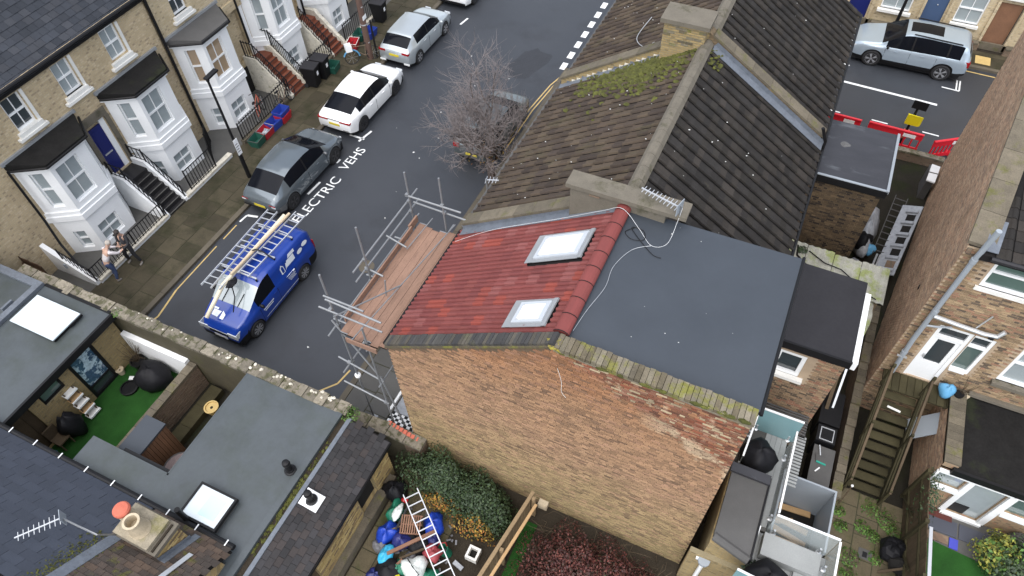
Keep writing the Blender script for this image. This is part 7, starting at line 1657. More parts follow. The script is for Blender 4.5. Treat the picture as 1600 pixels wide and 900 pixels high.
# ================================================================ SCAFFOLD
sf = thing('scaffold', 'galvanised tube scaffold with a deck of brown boards against the front eaves', 'scaffold', (-8, 9.3, 0))
def pole(p, q, r=.027): return MB().tube([p, q], r, 8).build('scaffold_tube', 'galv', sf)
for y, zt in ((7.4, 7.25), (9.0, 7.3), (11.33, 7.15)): pole((-8.8, y, 0), (-8.8, y, zt))
for x, y, z0, zt in ((-7.75, 11.36, 0, 7.3), (-7.72, 7.12, 0, 6.05), (-7.6, 9.2, 0, 5.2)): pole((x, y, z0), (x, y, zt))
for z in (6.06, 5.67): pole((-8.86, 8.5, z), (-8.86, 11.85, z))
pole((-8.78, 11.28, 6.32), (-7.14, 11.28, 6.33)); pole((-8.75, 11.42, 5.97), (-7.1, 11.42, 5.92))
pole((-8.5, 7.05, 6.88), (-6.98, 7.05, 6.78)); pole((-8.85, 7.33, 6.5), (-7.7, 7.33, 6.48)); pole((-9.15, 7.32, 5.9), (-7.3, 7.32, 5.85)); pole((-8.95, 9.06, 5.62), (-8.4, 9.06, 5.5)); pole((-8.95, 10.2, 5.72), (-8.35, 10.2, 5.5))
pole((-9.2, 7.34, 3.5), (-7.6, 7.14, 3.55)); pole((-9.2, 7.2, 2.4), (-7.65, 7.1, 2.36)); pole((-8.86, 7.3, 5.5), (-7.65, 7.16, 3.6)); pole((-7.65, 7.15, 3.6), (-7.4, 7.2, 1.0))
for z in (5.2, 3.4): pole((-8.84, 7.0, z), (-8.84, 11.7, z)); pole((-7.7, 7.0, z), (-7.7, 11.7, z))
for y in (7.5, 9.1, 10.6): pole((-9.0, y, 5.235), (-7.2, y, 5.235))
pole((-8.45, 7.05, 6.2), (-7.78, 8.9, 5.6), .02); pole((-7.95, 6.9, 5.7), (-7.55, 11.55, 5.42), .016); pole((-8.35, 10.2, 5.42), (-8.25, 11.5, 5.44), .016)
pole((-8.05, 8.6, 5.4), (-8.0, 8.65, 6.0), .02)
for i in range(6):
    x0 = -8.58+i*.229; ya, yb = 7.15+R.uniform(-.04, .06), 11.25+R.uniform(-.06, .1)
    MB().box(x0+.004, x0+.224, ya, yb, 5.27, 5.31+R.uniform(0, .006)).build('scaffold_board', 'board', sf)
    for e in (ya, yb-.03): MB().box(x0+.003, x0+.225, e, e+.03, 5.268, 5.319).build('board_end_band', 'galv' if i % 3 == 0 else 'board', sf)
MB().box(-8.64, -8.6, 7.5, 10.95, 5.3, 5.5).build('toe_board', 'board', sf)
MB().obox((-8.7, 10.9, 5.3), (.05, 0, 0), (0, .45, 0), (0, 0, .24)).build('toe_board', 'board', sf)
MB().box(-8.3, -7.4, 7.02, 7.06, 5.22, 5.4).build('toe_board', 'board', sf)
def coupler(c): MB().box(c[0]-.045, c[0]+.045, c[1]-.045, c[1]+.045, c[2]-.04, c[2]+.04).build('coupler', 'galv', sf)
for y in (7.4, 9.0, 11.33):
    for z in (3.4, 5.2): coupler((-8.81, y, z))
for y, z in ((9.0, 6.06), (9.0, 5.67), (11.33, 6.06), (11.33, 5.67), (11.3, 6.33), (7.37, 5.9), (7.3, 3.5)): coupler((-8.83, y, z))
for y, z in ((11.38, 6.0), (7.2, 3.55), (11.32, 6.33), (7.1, 2.38)): coupler((-7.74, y, z))
for x, y in ((-8.8, 7.4), (-8.8, 9.0), (-8.8, 11.33), (-7.72, 7.12)): MB().box(x-.1, x+.1, y-.1, y+.1, .1, .125).build('base_plate', 'galv', sf)
MB().lathe((-8.8, 7.4, 2.62), [(.06, 0), (.09, .03), (.09, .1), (.05, .13)], 10).build('tape_bundle', 'white', sf)
# front garden of the end house
tag(MB().box(-8.4, -7.0, 7.45, 11.3, .0, .09).build('front_garden', 'slab_grey'), kind='structure')
pth = MB().box(-8.35, -7.45, 7.85, 9.25, .09, .115).build('pale_path', 'poly'); tag(pth, kind='structure')
ck = MB(); ck.cur = 0
for i in range(10):
    for j in range(4):
        ck.cur = (i+j) % 2; x = -8.38+i*.115; y = 7.47+j*.09; ck.box(x, x+.115, y, y+.09, .1, .118)
tag(ck.build('chequered_tiles', ['white', 'black']), kind='structure')
for i, (x, y) in enumerate(((-7.35, 8.2), (-7.3, 8.7), (-7.4, 9.1))):
    t = thing('box_planter', ('small dark planter nearest the chequered tiles', 'small dark planter in the middle by the front wall', 'small dark planter farthest from the chequered tiles')[i], 'planter', (x, y, .1), group='planters by the front wall')
    MB().box(x-.14, x+.14, y-.14, y+.14, .1, .4).build('box', 'black', t); MB().box(x-.12, x+.12, y-.12, y+.12, .4, .41).build('soil', 'soil', t)
fl2 = thing('front_garden_wall', 'low white front garden edge under the scaffold', 'garden wall', (-8.45, 9, 0)); MB().box(-8.48, -8.4, 7.8, 9.3, 0, .22).build('wall', 'render', fl2)

# ================================================================ STREET FURNITURE
lp = thing('street_lamp', 'slim black street lamp with a flat head and white notice on its post', 'street lamp', (-19.42, 14.77, .1))
MB().tube([(-19.42, 14.77, .1), (-19.42, 14.77, 1.3)], .085, 12).build('base', 'black', lp); MB().tube([(-19.42, 14.77, 1.3), (-19.42, 14.77, 4.85)], [.055, .042], 10).build('post', 'black', lp)
hd = MB(); hd.obox((-19.52, 14.7, 4.87), (.2, 0, 0), (0, .6, .03), (0, 0, .07)); hd.build('lamp_head', 'black', lp); MB().lathe((-19.42, 14.77, 4.78), [(.06, 0), (.07, .1)], 10).build('collar', 'black', lp)
MB().obox((-19.36, 14.66, 1.35), (.012, 0, 0), (0, .22, 0), (0, 0, .75)).build('notice', 'white', lp)
for i in range(4): MB().obox((-19.346, 14.68, 1.5+i*.12), (.004, 0, 0), (0, .16-.03*(i % 2), 0), (0, 0, .03)).build('notice_print', 'felt_grey', lp)
tp = thing('telegraph_pole', 'brown wooden telegraph pole rising beside the silver car', 'telegraph pole', (-19.2, 23.9, .1))
X_['polewood'] = M('creosoted_pole_wood', (.11, .065, .05), .85, var=.3, scale=3, fine=30, finevar=.3, stretch=(4, 4, .5))
MB().tube([(-19.2, 23.9, .1), (-19.2, 23.9, 8)], [.15, .12], 12).build('pole', 'polewood', tp); MB().lathe((-19.2, 23.9, 1.9), [(.155, 0), (.155, .05)], 12).build('band', 'alu', tp)
for i in range(5): MB().box(-19.08, -19.05, 23.8, 23.9, 1.0+i*.9, 1.03+i*.9).build('step_iron', 'alu', tp)
MB().obox((-19.05, 23.72, 2.2), (.012, .03, 0), (-.03, .3, 0), (0, 0, .2)).build('plate', 'white', tp)
tag(MB().tube([(-18.95, 24.1, .1), (-18.95, 24.1, 2.05)], .045, 10).build('black_post', 'black'), 'thin black post standing next to the telegraph pole', 'post')
def wheelie(label, x, y, rz, lid='felt'):
    t = thing('wheelie_bin', label, 'wheelie bin', (x, y, .1), rz, 'wheelie bins on the left pavement')
    b = MB(); n0 = [(-.22, -.26, .05), (.22, -.26, .05), (.22, .24, .05), (-.22, .24, .05)]; n1 = [(-.28, -.36, 1.0), (.28, -.36, 1.0), (.28, .32, 1.0), (-.28, .32, 1.0)]
    for i in range(4): j = (i+1) % 4; b.quad(n0[i], n0[j], n1[j], n1[i])
    b.quad(*n0[::-1]); b.box(-.3, .3, -.38, .34, .98, 1.03); b.build('body', 'black', t)
    l = MB(); l.prism([(-.3, -.36), (.3, -.36), (.3, .36), (-.3, .36)], 1.032, lambda x, y: 1.08+.05*(.36-abs(y))); l.build('lid', lid, t)
    MB().tube([(-.2, -.42, .98), (.2, -.42, .98)], .02, 6).build('handle', 'black', t)
    for s in (1, -1): MB().lathe((s*.24, -.28, .1), [(.1, -.03), (.1, .03)], 14, axis=(1, 0, 0)).build('wheel', 'tyre', t)
    MB().box(-.07, .07, .325, .335, .62, .8).build('label', 'white', t); return t
wheelie('nearer dark wheelie bin between the two flights of red steps', -20.5, 21.05, -1.4)
wheelie('farther dark wheelie bin between the two flights of red steps', -20.45, 21.75, -1.45)
wheelie('dark wheelie bin beyond the telegraph pole against the spear railing', -20.45, 26.9, -1.5)
X_['box_green'] = P('green_recycling_plastic', (.015, .085, .06), .5); X_['box_red'] = P('red_recycling_plastic', (.42, .02, .03), .5); X_['box_blue'] = P('blue_recycling_plastic', (.02, .05, .3), .5)
def crate(label, x, y, z, rz, m, rim=None, fill=None):
    t = thing('recycling_box', label, 'recycling box', (x, y, z), rz, 'recycling boxes on the left pavement'); b = MB()
    o0, o1 = [(-.2, -.27, 0), (.2, -.27, 0), (.2, .27, 0), (-.2, .27, 0)], [(-.26, -.33, .36), (.26, -.33, .36), (.26, .33, .36), (-.26, .33, .36)]
    i1 = [(a*.92, b_*.92, .36) for a, b_, c in o1]; i0 = [(a*.92, b_*.92, .03) for a, b_, c in o0]
    for i in range(4):
        j = (i+1) % 4; b.quad(o0[i], o0[j], o1[j], o1[i]); b.quad(i0[j], i0[i], i1[i], i1[j])
    b.quad(*o0[::-1]); b.quad(*i0); b.build('tub', m, t)
    r_ = MB()
    for i in range(4):
        j = (i+1) % 4; r_.quad(o1[i], o1[j], (o1[j][0]*1.0, o1[j][1]*1.0, .375), (o1[i][0], o1[i][1], .375)); r_.quad((o1[i][0], o1[i][1], .375), (o1[j][0], o1[j][1], .375), (i1[j][0], i1[j][1], .375), (i1[i][0], i1[i][1], .375))
    r_.build('rim', rim or m, t)
    if fill: MB().blob((.04, -.05, .2), (.16, .2, .14), 5, 10, 7, .3).build('contents', fill, t)
    return t
crate('green recycling box at the near end of the row by the lamp post', -20.35, 16.6, .1, .1, 'box_green', 'felt_grey')
crate('red recycling box between the green and the blue boxes', -20.36, 17.22, .1, .05, 'box_red', 'poly', 'poly')
crate('nearer deep blue recycling box in the row', -20.36, 17.8, .1, -.05, 'box_blue')
crate('red recycling box under the far blue box', -20.3, 18.4, .1, .08, 'box_red')
crate('blue recycling box stacked on the far red box', -20.33, 18.38, .3, .05, 'box_blue')
crate('red recycling box by the telegraph pole', -20.45, 24.35, .1, .3, 'box_red', 'stone_w')
crate('green recycling box behind the red one by the telegraph pole', -20.55, 25.15, .1, .1, 'box_green')
crate('blue recycling box behind the telegraph pole', -20.2, 25.5, .1, .0, 'box_blue')
crate('green recycling box beside the dark wheelie bins', -20.3, 22.35, .1, .2, 'box_green')
def bicycle(label, loc, rz, lean, basket=False, fr='low_brick'):
    t = thing('bicycle', label, 'bicycle', loc, rz, 'bicycles on the left pavement')
    for y in (-.52, .52):
        pts = [(0, y+.33*math.cos(a*math.pi/9), .34+.33*math.sin(a*math.pi/9)) for a in range(19)]
        w_ = MB().tube(pts, .02, 5, False).build('wheel', 'tyre', t); s = MB()
        for k in range(8): a = k*math.pi/4; s.bar((0, y, .34), (0, y+.32*math.cos(a), .34+.32*math.sin(a)), .006)
        s.build('spokes', 'alu', w_)
    f = MB()
    for p, q in (((0, -.52, .34), (0, -.12, .3)), ((0, -.12, .3), (0, -.22, .85)), ((0, -.2, .78), (0, .36, .84)), ((0, -.12, .3), (0, .38, .72)), ((0, -.52, .34), (0, -.2, .78)), ((0, .52, .34), (0, .36, .9))): f.tube([p, q], .018, 6)
    f.build('frame', fr, t)
    MB().tube([(-.26, .24, 1.0), (-.12, .36, .99), (.12, .36, .99), (.26, .24, 1.0)], .014, 6).build('handlebar', 'black', t); MB().blob((0, -.25, .9), (.07, .13, .035), 2, 8, 6, .05).build('saddle', 'black_soft', t)
    if basket:
        b = MB(); b.box(-.2, .2, .45, .75, .72, .74); [b.box(*q) for q in ((-.2, .2, .45, .46, .74, 1.0), (-.2, .2, .74, .75, .74, 1.0), (-.2, -.19, .46, .74, .74, 1.0), (.19, .2, .46, .74, .74, 1.0))]; b.build('basket', 'white', t)
        m = MB(); pts = [(0, .52+.38*math.cos(a*math.pi/9), .34+.38*math.sin(a*math.pi/9)) for a in range(1, 10)]; m.tube(pts, .04, 5).build('mudguard', 'hose_blue', t)
    t.rotation_euler = (0, lean, rz); return t
bicycle('bicycle leaning on the spear railing beside the tan-blind house', (-20.75, 19.3, .1), .15, -.2)
bicycle('bicycle behind the recycling boxes in front of the dark basement doorway', (-21.4, 18.3, .05), .5, -.15, fr='terracotta')
bicycle('bicycle with a white basket and blue mudguard chained to the telegraph pole', (-19.35, 23.55, .1), 2.4, .1, True)
# barriers and the post on the side street
X_['barrier_red'] = P('red_barrier_plastic', (.62, .015, .03), .4)
def barrier(label, x, y, rz, w=1.9):
    t = thing('safety_barrier', label, 'barrier', (x, y, 0), rz, 'red plastic barriers along the works')
    h = w/2; MB().tube([(-h, 0, .98), (h, 0, .98)], .055, 8).build('top_rail', 'barrier_red', t)
    f = MB(); f.box(-h, h, -.025, .025, .16, .32); f.box(-h, h, -.025, .025, .72, .93)
    for i in range(8): x_ = -h+.02+i*(w-.1)/7; f.box(x_, x_+.06, -.02, .02, .32, .72)
    f.build('panel', 'barrier_red', t)
    for s in (-.7, .7): MB().box(s*h-.06, s*h+.06, -.3, .3, 0, .13).build('foot', 'barrier_red', t)
    MB().box(h*.3, h*.75, -.034, -.026, .74, .9).build('reflective_strip', 'white', t); return t
barrier('red plastic barrier half hidden behind the dark tiled roof and wet felt roof', 1.9, 26.95, -.03)
barrier('long red plastic barrier behind the black post with the yellow sign', 4.2, 26.95, -.03, 2.1)
barrier('red plastic barrier standing at an angle by the tan flank wall', 6.2, 27.05, .6, 1.3)
tsn = thing('sign_post', 'black post carrying a yellow plate and a black rectangular sign', 'sign', (4.63, 27.36, 0))
MB().tube([(4.63, 27.36, 0), (4.63, 27.36, 2.05)], .05, 8).build('post', 'black', tsn)
MB().obox((4.38, 27.28, 1.85), (.55, -.05, 0), (0, .03, 0), (0, 0, .36)).build('black_sign', 'black', tsn)
X_['sign_yellow'] = P('yellow_sign', (.62, .52, .01), .45)
MB().prism([(4.4, 27.22), (4.9, 27.2), (4.98, 27.25), (4.4, 27.3)], lambda x, y: 1.05+abs(x-4.65)*.25, lambda x, y: 1.62-abs(x-4.66)*.22).build('yellow_plate', 'sign_yellow', tsn)
MB().box(4.53, 4.75, 27.3, 27.42, .35, .75).build('orange_lamp', 'terracotta', tsn)

# ================================================================ BARE TREE
X_['bark'] = M('street_tree_bark', (.075, .058, .05), .9, var=.3, scale=6, fine=40, finevar=.3, bump=.5, stretch=(1, 1, .4))
X_['twig'] = M('bare_twig', (.19, .165, .16), .85, var=.25, scale=3, fine=20, finevar=.2, bump=0)
tr = thing('bare_tree', 'bare winter street tree with a haze of pale twigs beside the brown roof', 'tree', (-9.75, 17.9, 0))
rt_ = random.Random(19); trunk = MB(); limb = MB(); twig = MB()
trunk.tube([(-9.75, 17.9, 0), (-9.72, 17.92, .8), (-9.78, 17.95, 1.75), (-9.85, 18.0, 2.15)], [.2, .16, .15, .12], 10)
trunk.blob((-9.82, 17.98, 2.1), (.24, .24, .2), 4, 10, 7, .25)
def branch(p, d, L, r, depth):
    n = 3 if depth > 1 else 2; pts = [Vector(p)]; dd = Vector(d)
    for i in range(n):
        dd = (dd+Vector((rt_.gauss(0, .22), rt_.gauss(0, .22), rt_.gauss(0.06, .16)))).normalized(); pts.append(pts[-1]+dd*L/n)
    rs = [r*(1-.5*i/n) for i in range(n+1)]
    (limb if depth > 2 else twig).tube(pts, rs, 5 if depth > 2 else 3, False)
    if depth == 0: return
    k = {4: 4, 3: 4, 2: 5, 1: 4}[depth]
    for i in range(k):
        t = rt_.uniform(.3, 1); j = min(int(t*n), n-1); q = pts[j].lerp(pts[j+1], t*n-j)
        nd = (dd*.75+Vector((rt_.gauss(0, .55), rt_.gauss(0, .55), rt_.gauss(.12, .45)))).normalized()
        branch(q, nd, L*rt_.uniform(.55, .85), max(.005, r*.5), depth-1)
for a, el, L in ((2.3, .6, 1.5), (3.3, .7, 1.45), (4.3, .5, 1.5), (1.4, .55, 1.9), (.7, .6, 1.6), (5.2, .5, 1.4), (2.2, 1.3, 2.3), (1.2, 1.0, 2.3), (3.9, 1.1, 1.9), (.1, .8, 1.5), (1.8, .3, 1.6)):
    branch((-9.83, 17.98, 2.1), (math.cos(a)*math.cos(el), math.sin(a)*math.cos(el), math.sin(el)), L*.84, .055, 4)
trunk.build('trunk', 'bark', tr); limb.build('limb', 'bark', tr); tag(twig.build('twigs', 'twig', tr), kind='stuff')
tag(leaf_stuff('hanging_ivy', 'leaf_yellow', 160, lambda rr: ((-9.85+rr.gauss(0, .35), 18.0+rr.gauss(0, .35), 2.2+rr.gauss(0, .25)), (0, 0, 1)), .06, 3, tr), kind='stuff')

# ================================================================ PEOPLE
X_['skin'] = M('skin', (.5, .32, .24), .6, var=.08, bump=0); X_['hair'] = M('dark_hair', (.03, .022, .018), .7, var=.2); X_['hair_w'] = M('pale_hair', (.42, .38, .33), .8, var=.2)
X_['jacket'] = M('charcoal_jacket', (.05, .05, .058), .8, var=.2, scale=8, fine=40, bump=.2); X_['jacket_black'] = M('black_sleeve', (.014, .014, .017), .75, var=.2, scale=8)
X_['jeans'] = M('blue_jeans', (.035, .055, .12), .85, var=.25, scale=8); X_['trouser_black'] = M('black_trousers', (.014, .014, .016), .8, var=.2, scale=8); X_['hoodie'] = M('white_hoodie', (.62, .58, .58), .8, var=.12, scale=8); X_['shoe'] = M('grey_shoe', (.2, .18, .16), .7, var=.2)
def skin(name, nodes, edges, mat, parent, root=0, lev=1):
    me = bpy.data.meshes.new(name); me.from_pydata([n[0] for n in nodes], edges, []); me.materials.append(MAT[mat])
    o = bpy.data.objects.new(name, me); COL.objects.link(o); o.parent = parent; WL[o.name] = (0, 0, 0)
    sk_ = o.modifiers.new('skin', 'SKIN'); sk_.use_smooth_shade = True
    for i, n in enumerate(nodes):
        v = me.skin_vertices[0].data[i]; v.radius = (n[1], n[2] if len(n) > 2 else n[1]); v.use_root = (i == root)
    ss = o.modifiers.new('subdivision', 'SUBSURF'); ss.levels = lev; ss.render_levels = lev
    dg = bpy.context.evaluated_depsgraph_get(); m2 = bpy.data.meshes.new_from_object(o.evaluated_get(dg)); o.modifiers.clear(); o.data = m2; m2.materials.clear(); m2.materials.append(MAT[mat]); m2.name = name
    return o
def person(label, loc, rz, J, top, sleeve, legs_m, hair, legs2=None, cap=False):
    """J: joints in the person's own frame (facing +y): pelvis, chest, neck, head, shoulders, elbows, wrists, hips, knees, ankles"""
    t = thing('person', label, 'person', loc, rz); V = {k: Vector(v) for k, v in J.items()}
    # one continuous body of skin: torso, neck, head, arms and legs, with five fingers on each hand
    nodes, edges = [], []
    def nd(p, r, r2=None): nodes.append((tuple(p), r, r2 or r)); return len(nodes)-1
    pel = nd(V['pelvis'], .13, .1); che = nd(V['chest'], .14, .1); nk = nd(V['neck'], .052); hd0 = nd(V['neck'].lerp(V['head'], .45), .075, .085); hd1 = nd(V['head'], .082, .095); hd2 = nd(V['head']+(V['head']-V['neck']).normalized()*.09, .055, .065)
    edges += [(pel, che), (che, nk), (nk, hd0), (hd0, hd1), (hd1, hd2)]
    for s in 'lr':
        sh = nd(V['sh'+s], .055); el = nd(V['el'+s], .04); wr = nd(V['wr'+s], .028); edges += [(che, sh), (sh, el), (el, wr)]
        dirn = (V['wr'+s]-V['el'+s]).normalized(); side = dirn.cross(Vector((0, 0, 1))); side = side.normalized() if side.length > .1 else Vector((1, 0, 0)); crl = side.cross(dirn)
        pm = nd(V['wr'+s]+dirn*.07, .034, .016); edges.append((wr, pm))
        for k, (o_, L_) in enumerate(((-.03, .065), (-.011, .078), (.009, .073), (.028, .056))):
            b0 = V['wr'+s]+dirn*.1+side*o_; a1 = nd(b0, .009); a2 = nd(b0+dirn*L_*.55-crl*.012, .0085); a3 = nd(b0+dirn*L_*.85-crl*.035, .007); edges += [(pm, a1), (a1, a2), (a2, a3)]
        th = nd(V['wr'+s]+dirn*.055+side*.045-crl*.01, .011); th2 = nd(V['wr'+s]+dirn*.1+side*.058-crl*.02, .009); edges += [(pm, th), (th, th2)]
        hp = nd(V['hip'+s], .08); kn = nd(V['kn'+s], .055); an = nd(V['an'+s], .04); edges += [(pel, hp), (hp, kn), (kn, an)]
    skin('body', nodes, edges, 'skin', t, pel)
    # clothing that follows the body
    n2, e2 = [], []
    def cl(lst, p, r, r2=None): lst.append((tuple(p), r, r2 or r)); return len(lst)-1
    a = cl(n2, V['pelvis']+Vector((0, 0, .02)), .165, .125); b = cl(n2, V['pelvis'].lerp(V['chest'], .55), .16, .125); c = cl(n2, V['chest'], .18, .13); d = cl(n2, V['neck']-Vector((0, 0, .03)), .085); e2 += [(a, b), (b, c), (c, d)]
    skin('jacket', n2, e2, top, t)
    for s in 'lr':
        ns = [(tuple(V['sh'+s].lerp(V['chest'], .25)), .085, .085), (tuple(V['sh'+s]), .075, .075), (tuple(V['el'+s]), .058, .058), (tuple(V['el'+s].lerp(V['wr'+s], .92)), .042, .042)]
        skin('sleeve', ns, [(0, 1), (1, 2), (2, 3)], sleeve, t)
    for s, m_ in (('l', legs_m), ('r', legs2 or legs_m)):
        ns = [(tuple(V['pelvis'].lerp(V['hip'+s], .5)), .12, .115), (tuple(V['hip'+s]), .105, .105), (tuple(V['kn'+s]), .075, .075), (tuple(V['kn'+s].lerp(V['an'+s], .95)), .06, .06)]
        skin('trouser_leg', ns, [(0, 1), (1, 2), (2, 3)], m_, t)
        f = V['an'+s]; ns = [(tuple(f+Vector((0, -.03, -.03))), .045, .045), (tuple(f+Vector((0, .07, -.045))), .045, .035), (tuple(f+Vector((0, .16, -.05))), .038, .028)]
        skin('shoe', ns, [(0, 1), (1, 2)], 'shoe', t)
    ax = (V['head']-V['neck']).normalized(); fwd = (Vector((0, 1, 0))-ax*ax.y).normalized(); rgt = fwd.cross(ax); H_ = V['head']
    MB().blob(H_+ax*.055-fwd*.025, (.1, .105, .085), 3, 14, 9, .06).build('hair', hair, t, smooth=True)
    if cap: MB().obox(H_+ax*.07+fwd*.06-rgt*.07, rgt*.14, fwd*.09, ax*.012).build('cap_peak', 'black', t)
    for s in (1, -1):
        MB().blob(H_+fwd*.088+rgt*.032*s+ax*.01, (.011, .008, .008), 1, 8, 6, 0).build('eye', 'dark', t); MB().blob(H_+rgt*.088*s-fwd*.005, (.014, .022, .03), 1, 8, 6, 0).build('ear', 'skin', t)
    MB().blob(H_+fwd*.1-ax*.02, (.013, .02, .022), 1, 8, 6, 0).build('nose', 'skin', t); MB().blob(H_+fwd*.09-ax*.055, (.025, .008, .006), 1, 8, 6, 0).build('mouth', 'terracotta', t)
    return t
person('person in charcoal jacket and black trousers standing legs apart by the white wall', (-20.5, 9.3, .1), math.radians(195), dict(
    pelvis=(0, -.06, .92), chest=(-.04, -.08, 1.28), neck=(-.06, -.04, 1.48), head=(-.07, .03, 1.62), shl=(-.23, -.05, 1.4), shr=(.16, -.1, 1.4), ell=(-.32, .1, 1.14), elr=(.33, -.2, 1.16), wrl=(-.2, .36, 1.1), wrr=(.22, .0, 1.0),
    hipl=(-.1, -.04, .87), hipr=(.1, -.06, .87), knl=(-.2, .04, .48), knr=(.16, .08, .48), anl=(-.3, .02, .08), anr=(.2, .0, .08)), 'jacket', 'jacket_black', 'trouser_black', 'hair', cap=True)
person('person in a white top and blue jeans bending towards the charcoal-jacketed person', (-20.55, 8.5, .1), math.radians(-12), dict(
    pelvis=(0, -.1, .86), chest=(0, .12, 1.2), neck=(.0, .24, 1.38), head=(.0, .34, 1.49), shl=(-.19, .16, 1.3), shr=(.19, .16, 1.3), ell=(-.25, .36, 1.12), elr=(.24, .38, 1.1), wrl=(-.12, .56, 1.06), wrr=(.12, .58, 1.04),
    hipl=(-.1, -.1, .82), hipr=(.1, -.1, .82), knl=(-.12, .06, .46), knr=(.14, -.02, .46), anl=(-.14, -.08, .08), anr=(.2, -.16, .08)), 'hoodie', 'hoodie', 'jeans', 'hair_w')

# ================================================================ JUNK YARD, BUSHES AND FENCE AT THE FOOT OF THE GABLE
flags('junk_yard_paving', -7.0, -4.9, 1.5, 6.4, 4, 'mud_slab', 33, z=.04, rmin=.5, rmax=.8)
tag(MB().box(-4.9, -3.2, 1.5, 7.04, -.02, .03).build('yard_soil', 'soil'), kind='structure')
tag(MB().box(-3.15, 1.2, 2, 7.04, -.02, .025).build('neighbour_soil', 'soil'), kind='structure')
tag(MB().box(-3.1, -2.75, 3, 6.4, .02, .06).build('grass_strip', 'turf'), kind='structure')
def leaf_bush(name, label, cat, parts, stems, seed):
    t = thing(name, label, cat, parts[0][3])
    for i, (nm, mat, n, c, r, s) in enumerate(parts): leaf_stuff(nm, mat, n, bspread(c, r), s, seed+i, t)
    m = MB()
    for p, q in stems: m.tube([p, q], [.035, .012], 5)
    m.build('stem', 'wood', t); return t
gb = leaf_bush('evergreen_bush', 'large dark evergreen bush with yellowing edges against the foot of the gable', 'bush', [
    ('foliage', 'leaf', 5200, (-5.9, 6.35, .3), (1.15, .75, 1.35), .075), ('foliage', 'leaf', 5200, (-4.7, 6.3, .2), (1.25, .8, 1.0), .075), ('foliage', 'leaf', 2600, (-4.0, 6.1, .1), (.85, .75, .75), .075), ('foliage', 'leaf', 900, (-5.3, 6.2, .7), (1.0, .6, 1.0), .06),
    ('yellow_foliage', 'leaf_yellow', 420, (-5.6, 5.72, .35), (.5, .28, .5), .075), ('yellow_foliage', 'leaf_yellow', 650, (-4.3, 5.55, .15), (.75, .35, .5), .075), ('yellow_foliage', 'leaf_yellow', 120, (-5.2, 5.75, .3), (.4, .2, .6), .06)],
    [((-5.7, 6.4, 0), (-5.8, 6.3, 1.0)), ((-4.8, 6.4, 0), (-4.6, 6.2, .8)), ((-4.1, 6.3, 0), (-4.0, 6.1, .6))], 100)
rb = leaf_bush('red_shrub', 'low dark red leaved shrub spreading along the foot of the brick gable', 'bush', [
    ('foliage', 'leaf_red', 5200, (-1.6, 5.75, .05), (1.25, 1.0, .85), .07), ('foliage', 'leaf_red', 4800, (-.5, 5.85, .05), (1.3, .95, .65), .07), ('foliage', 'leaf_red', 3600, (-1.7, 4.8, .05), (1.2, 1.0, .6), .07), ('foliage', 'leaf_red', 2200, (.4, 5.9, .0), (.95, .75, .45), .065), ('foliage', 'leaf', 300, (-.6, 5.6, .05), (1.0, .6, .6), .06)],
    [((-1.6, 5.8, 0), (-1.5, 5.7, .6)), ((-.4, 5.9, 0), (-.5, 5.8, .5))], 130)
tw = MB(); rw = random.Random(5)
for i in range(90):
    c = Vector((rw.uniform(-2.9, .9), rw.uniform(5.2, 6.9), .05)); d = Vector((rw.gauss(0, .4), rw.gauss(-.1, .4), 1)).normalized(); L = rw.uniform(.4, 1.1)
    tw.tube([c, c+d*L*.5+Vector((rw.gauss(0, .06), rw.gauss(0, .06), 0)), c+d*L+Vector((rw.gauss(0, .2), rw.gauss(0, .2), -.1))], [.008, .006, .003], 3, False)
tag(tw.build('bare_stems', 'wood', rb), kind='stuff')
X_['fence_ochre'] = M('ochre_fence_wood', (.2, .14, .075), .8, var=.25, scale=3, fine=30, finevar=.25, rnd=.15)
fe2 = thing('wooden_fence', 'low fence of two pale rails running from the gable between bush and red shrub', 'fence', (-3.15, 5, 0))
MB().obox((-3.12, 6.85, 1.15), (-.55, -4, 0), (.1, 0, 0), (0, 0, .06)).build('fence_rail', 'fence_ochre', fe2); MB().obox((-2.92, 6.6, 1.0), (-.55, -4, 0), (.08, 0, 0), (0, 0, .06)).build('fence_rail', 'plank', fe2)
for i in range(28): y = 6.75-i*.14; x = -3.09-(6.85-y)*.137; MB().box(x, x+.025, y-.132, y, .05, 1.13).build('fence_board', 'fence_ochre', fe2)
for i in range(3): y = 6.7-i*1.6; x = -3.0-(6.85-y)*.137; MB().box(x, x+.09, y-.09, y, 0, 1.24).build('post', 'fence_ochre', fe2)
ladder('long aluminium ladder lying over the heap of junk bags', (-6.25, 5.5, 1.0), (-3.7, 3.45, .85), (.55, .7, 0), .42, 13, 'alu', .055)
X_['bag_blue'] = M('blue_rubble_bag', (.012, .05, .38), .4, var=.25, scale=5, fine=12, finevar=.3, bump=.5); X_['bag_navy'] = M('navy_bag', (.015, .02, .12), .45, var=.3, scale=5, fine=12, finevar=.3, bump=.5)
X_['bag_white'] = M('white_sack', (.6, .64, .62), .5, var=.2, scale=5, fine=14, finevar=.25, bump=.5); X_['bag_green'] = M('green_sack', (.01, .14, .08), .5, var=.3, scale=5, fine=12, finevar=.3, bump=.4)
X_['bag_cyan'] = M('cyan_sack', (.04, .38, .6), .45, var=.3, scale=6, fine=12, finevar=.3, bump=.4); X_['bag_pink'] = P('dusky_red_plastic', (.3, .05, .06), .5); X_['bag_grey'] = M('grey_sack', (.14, .14, .15), .7, var=.35, scale=5, fine=14, finevar=.3, bump=.4)
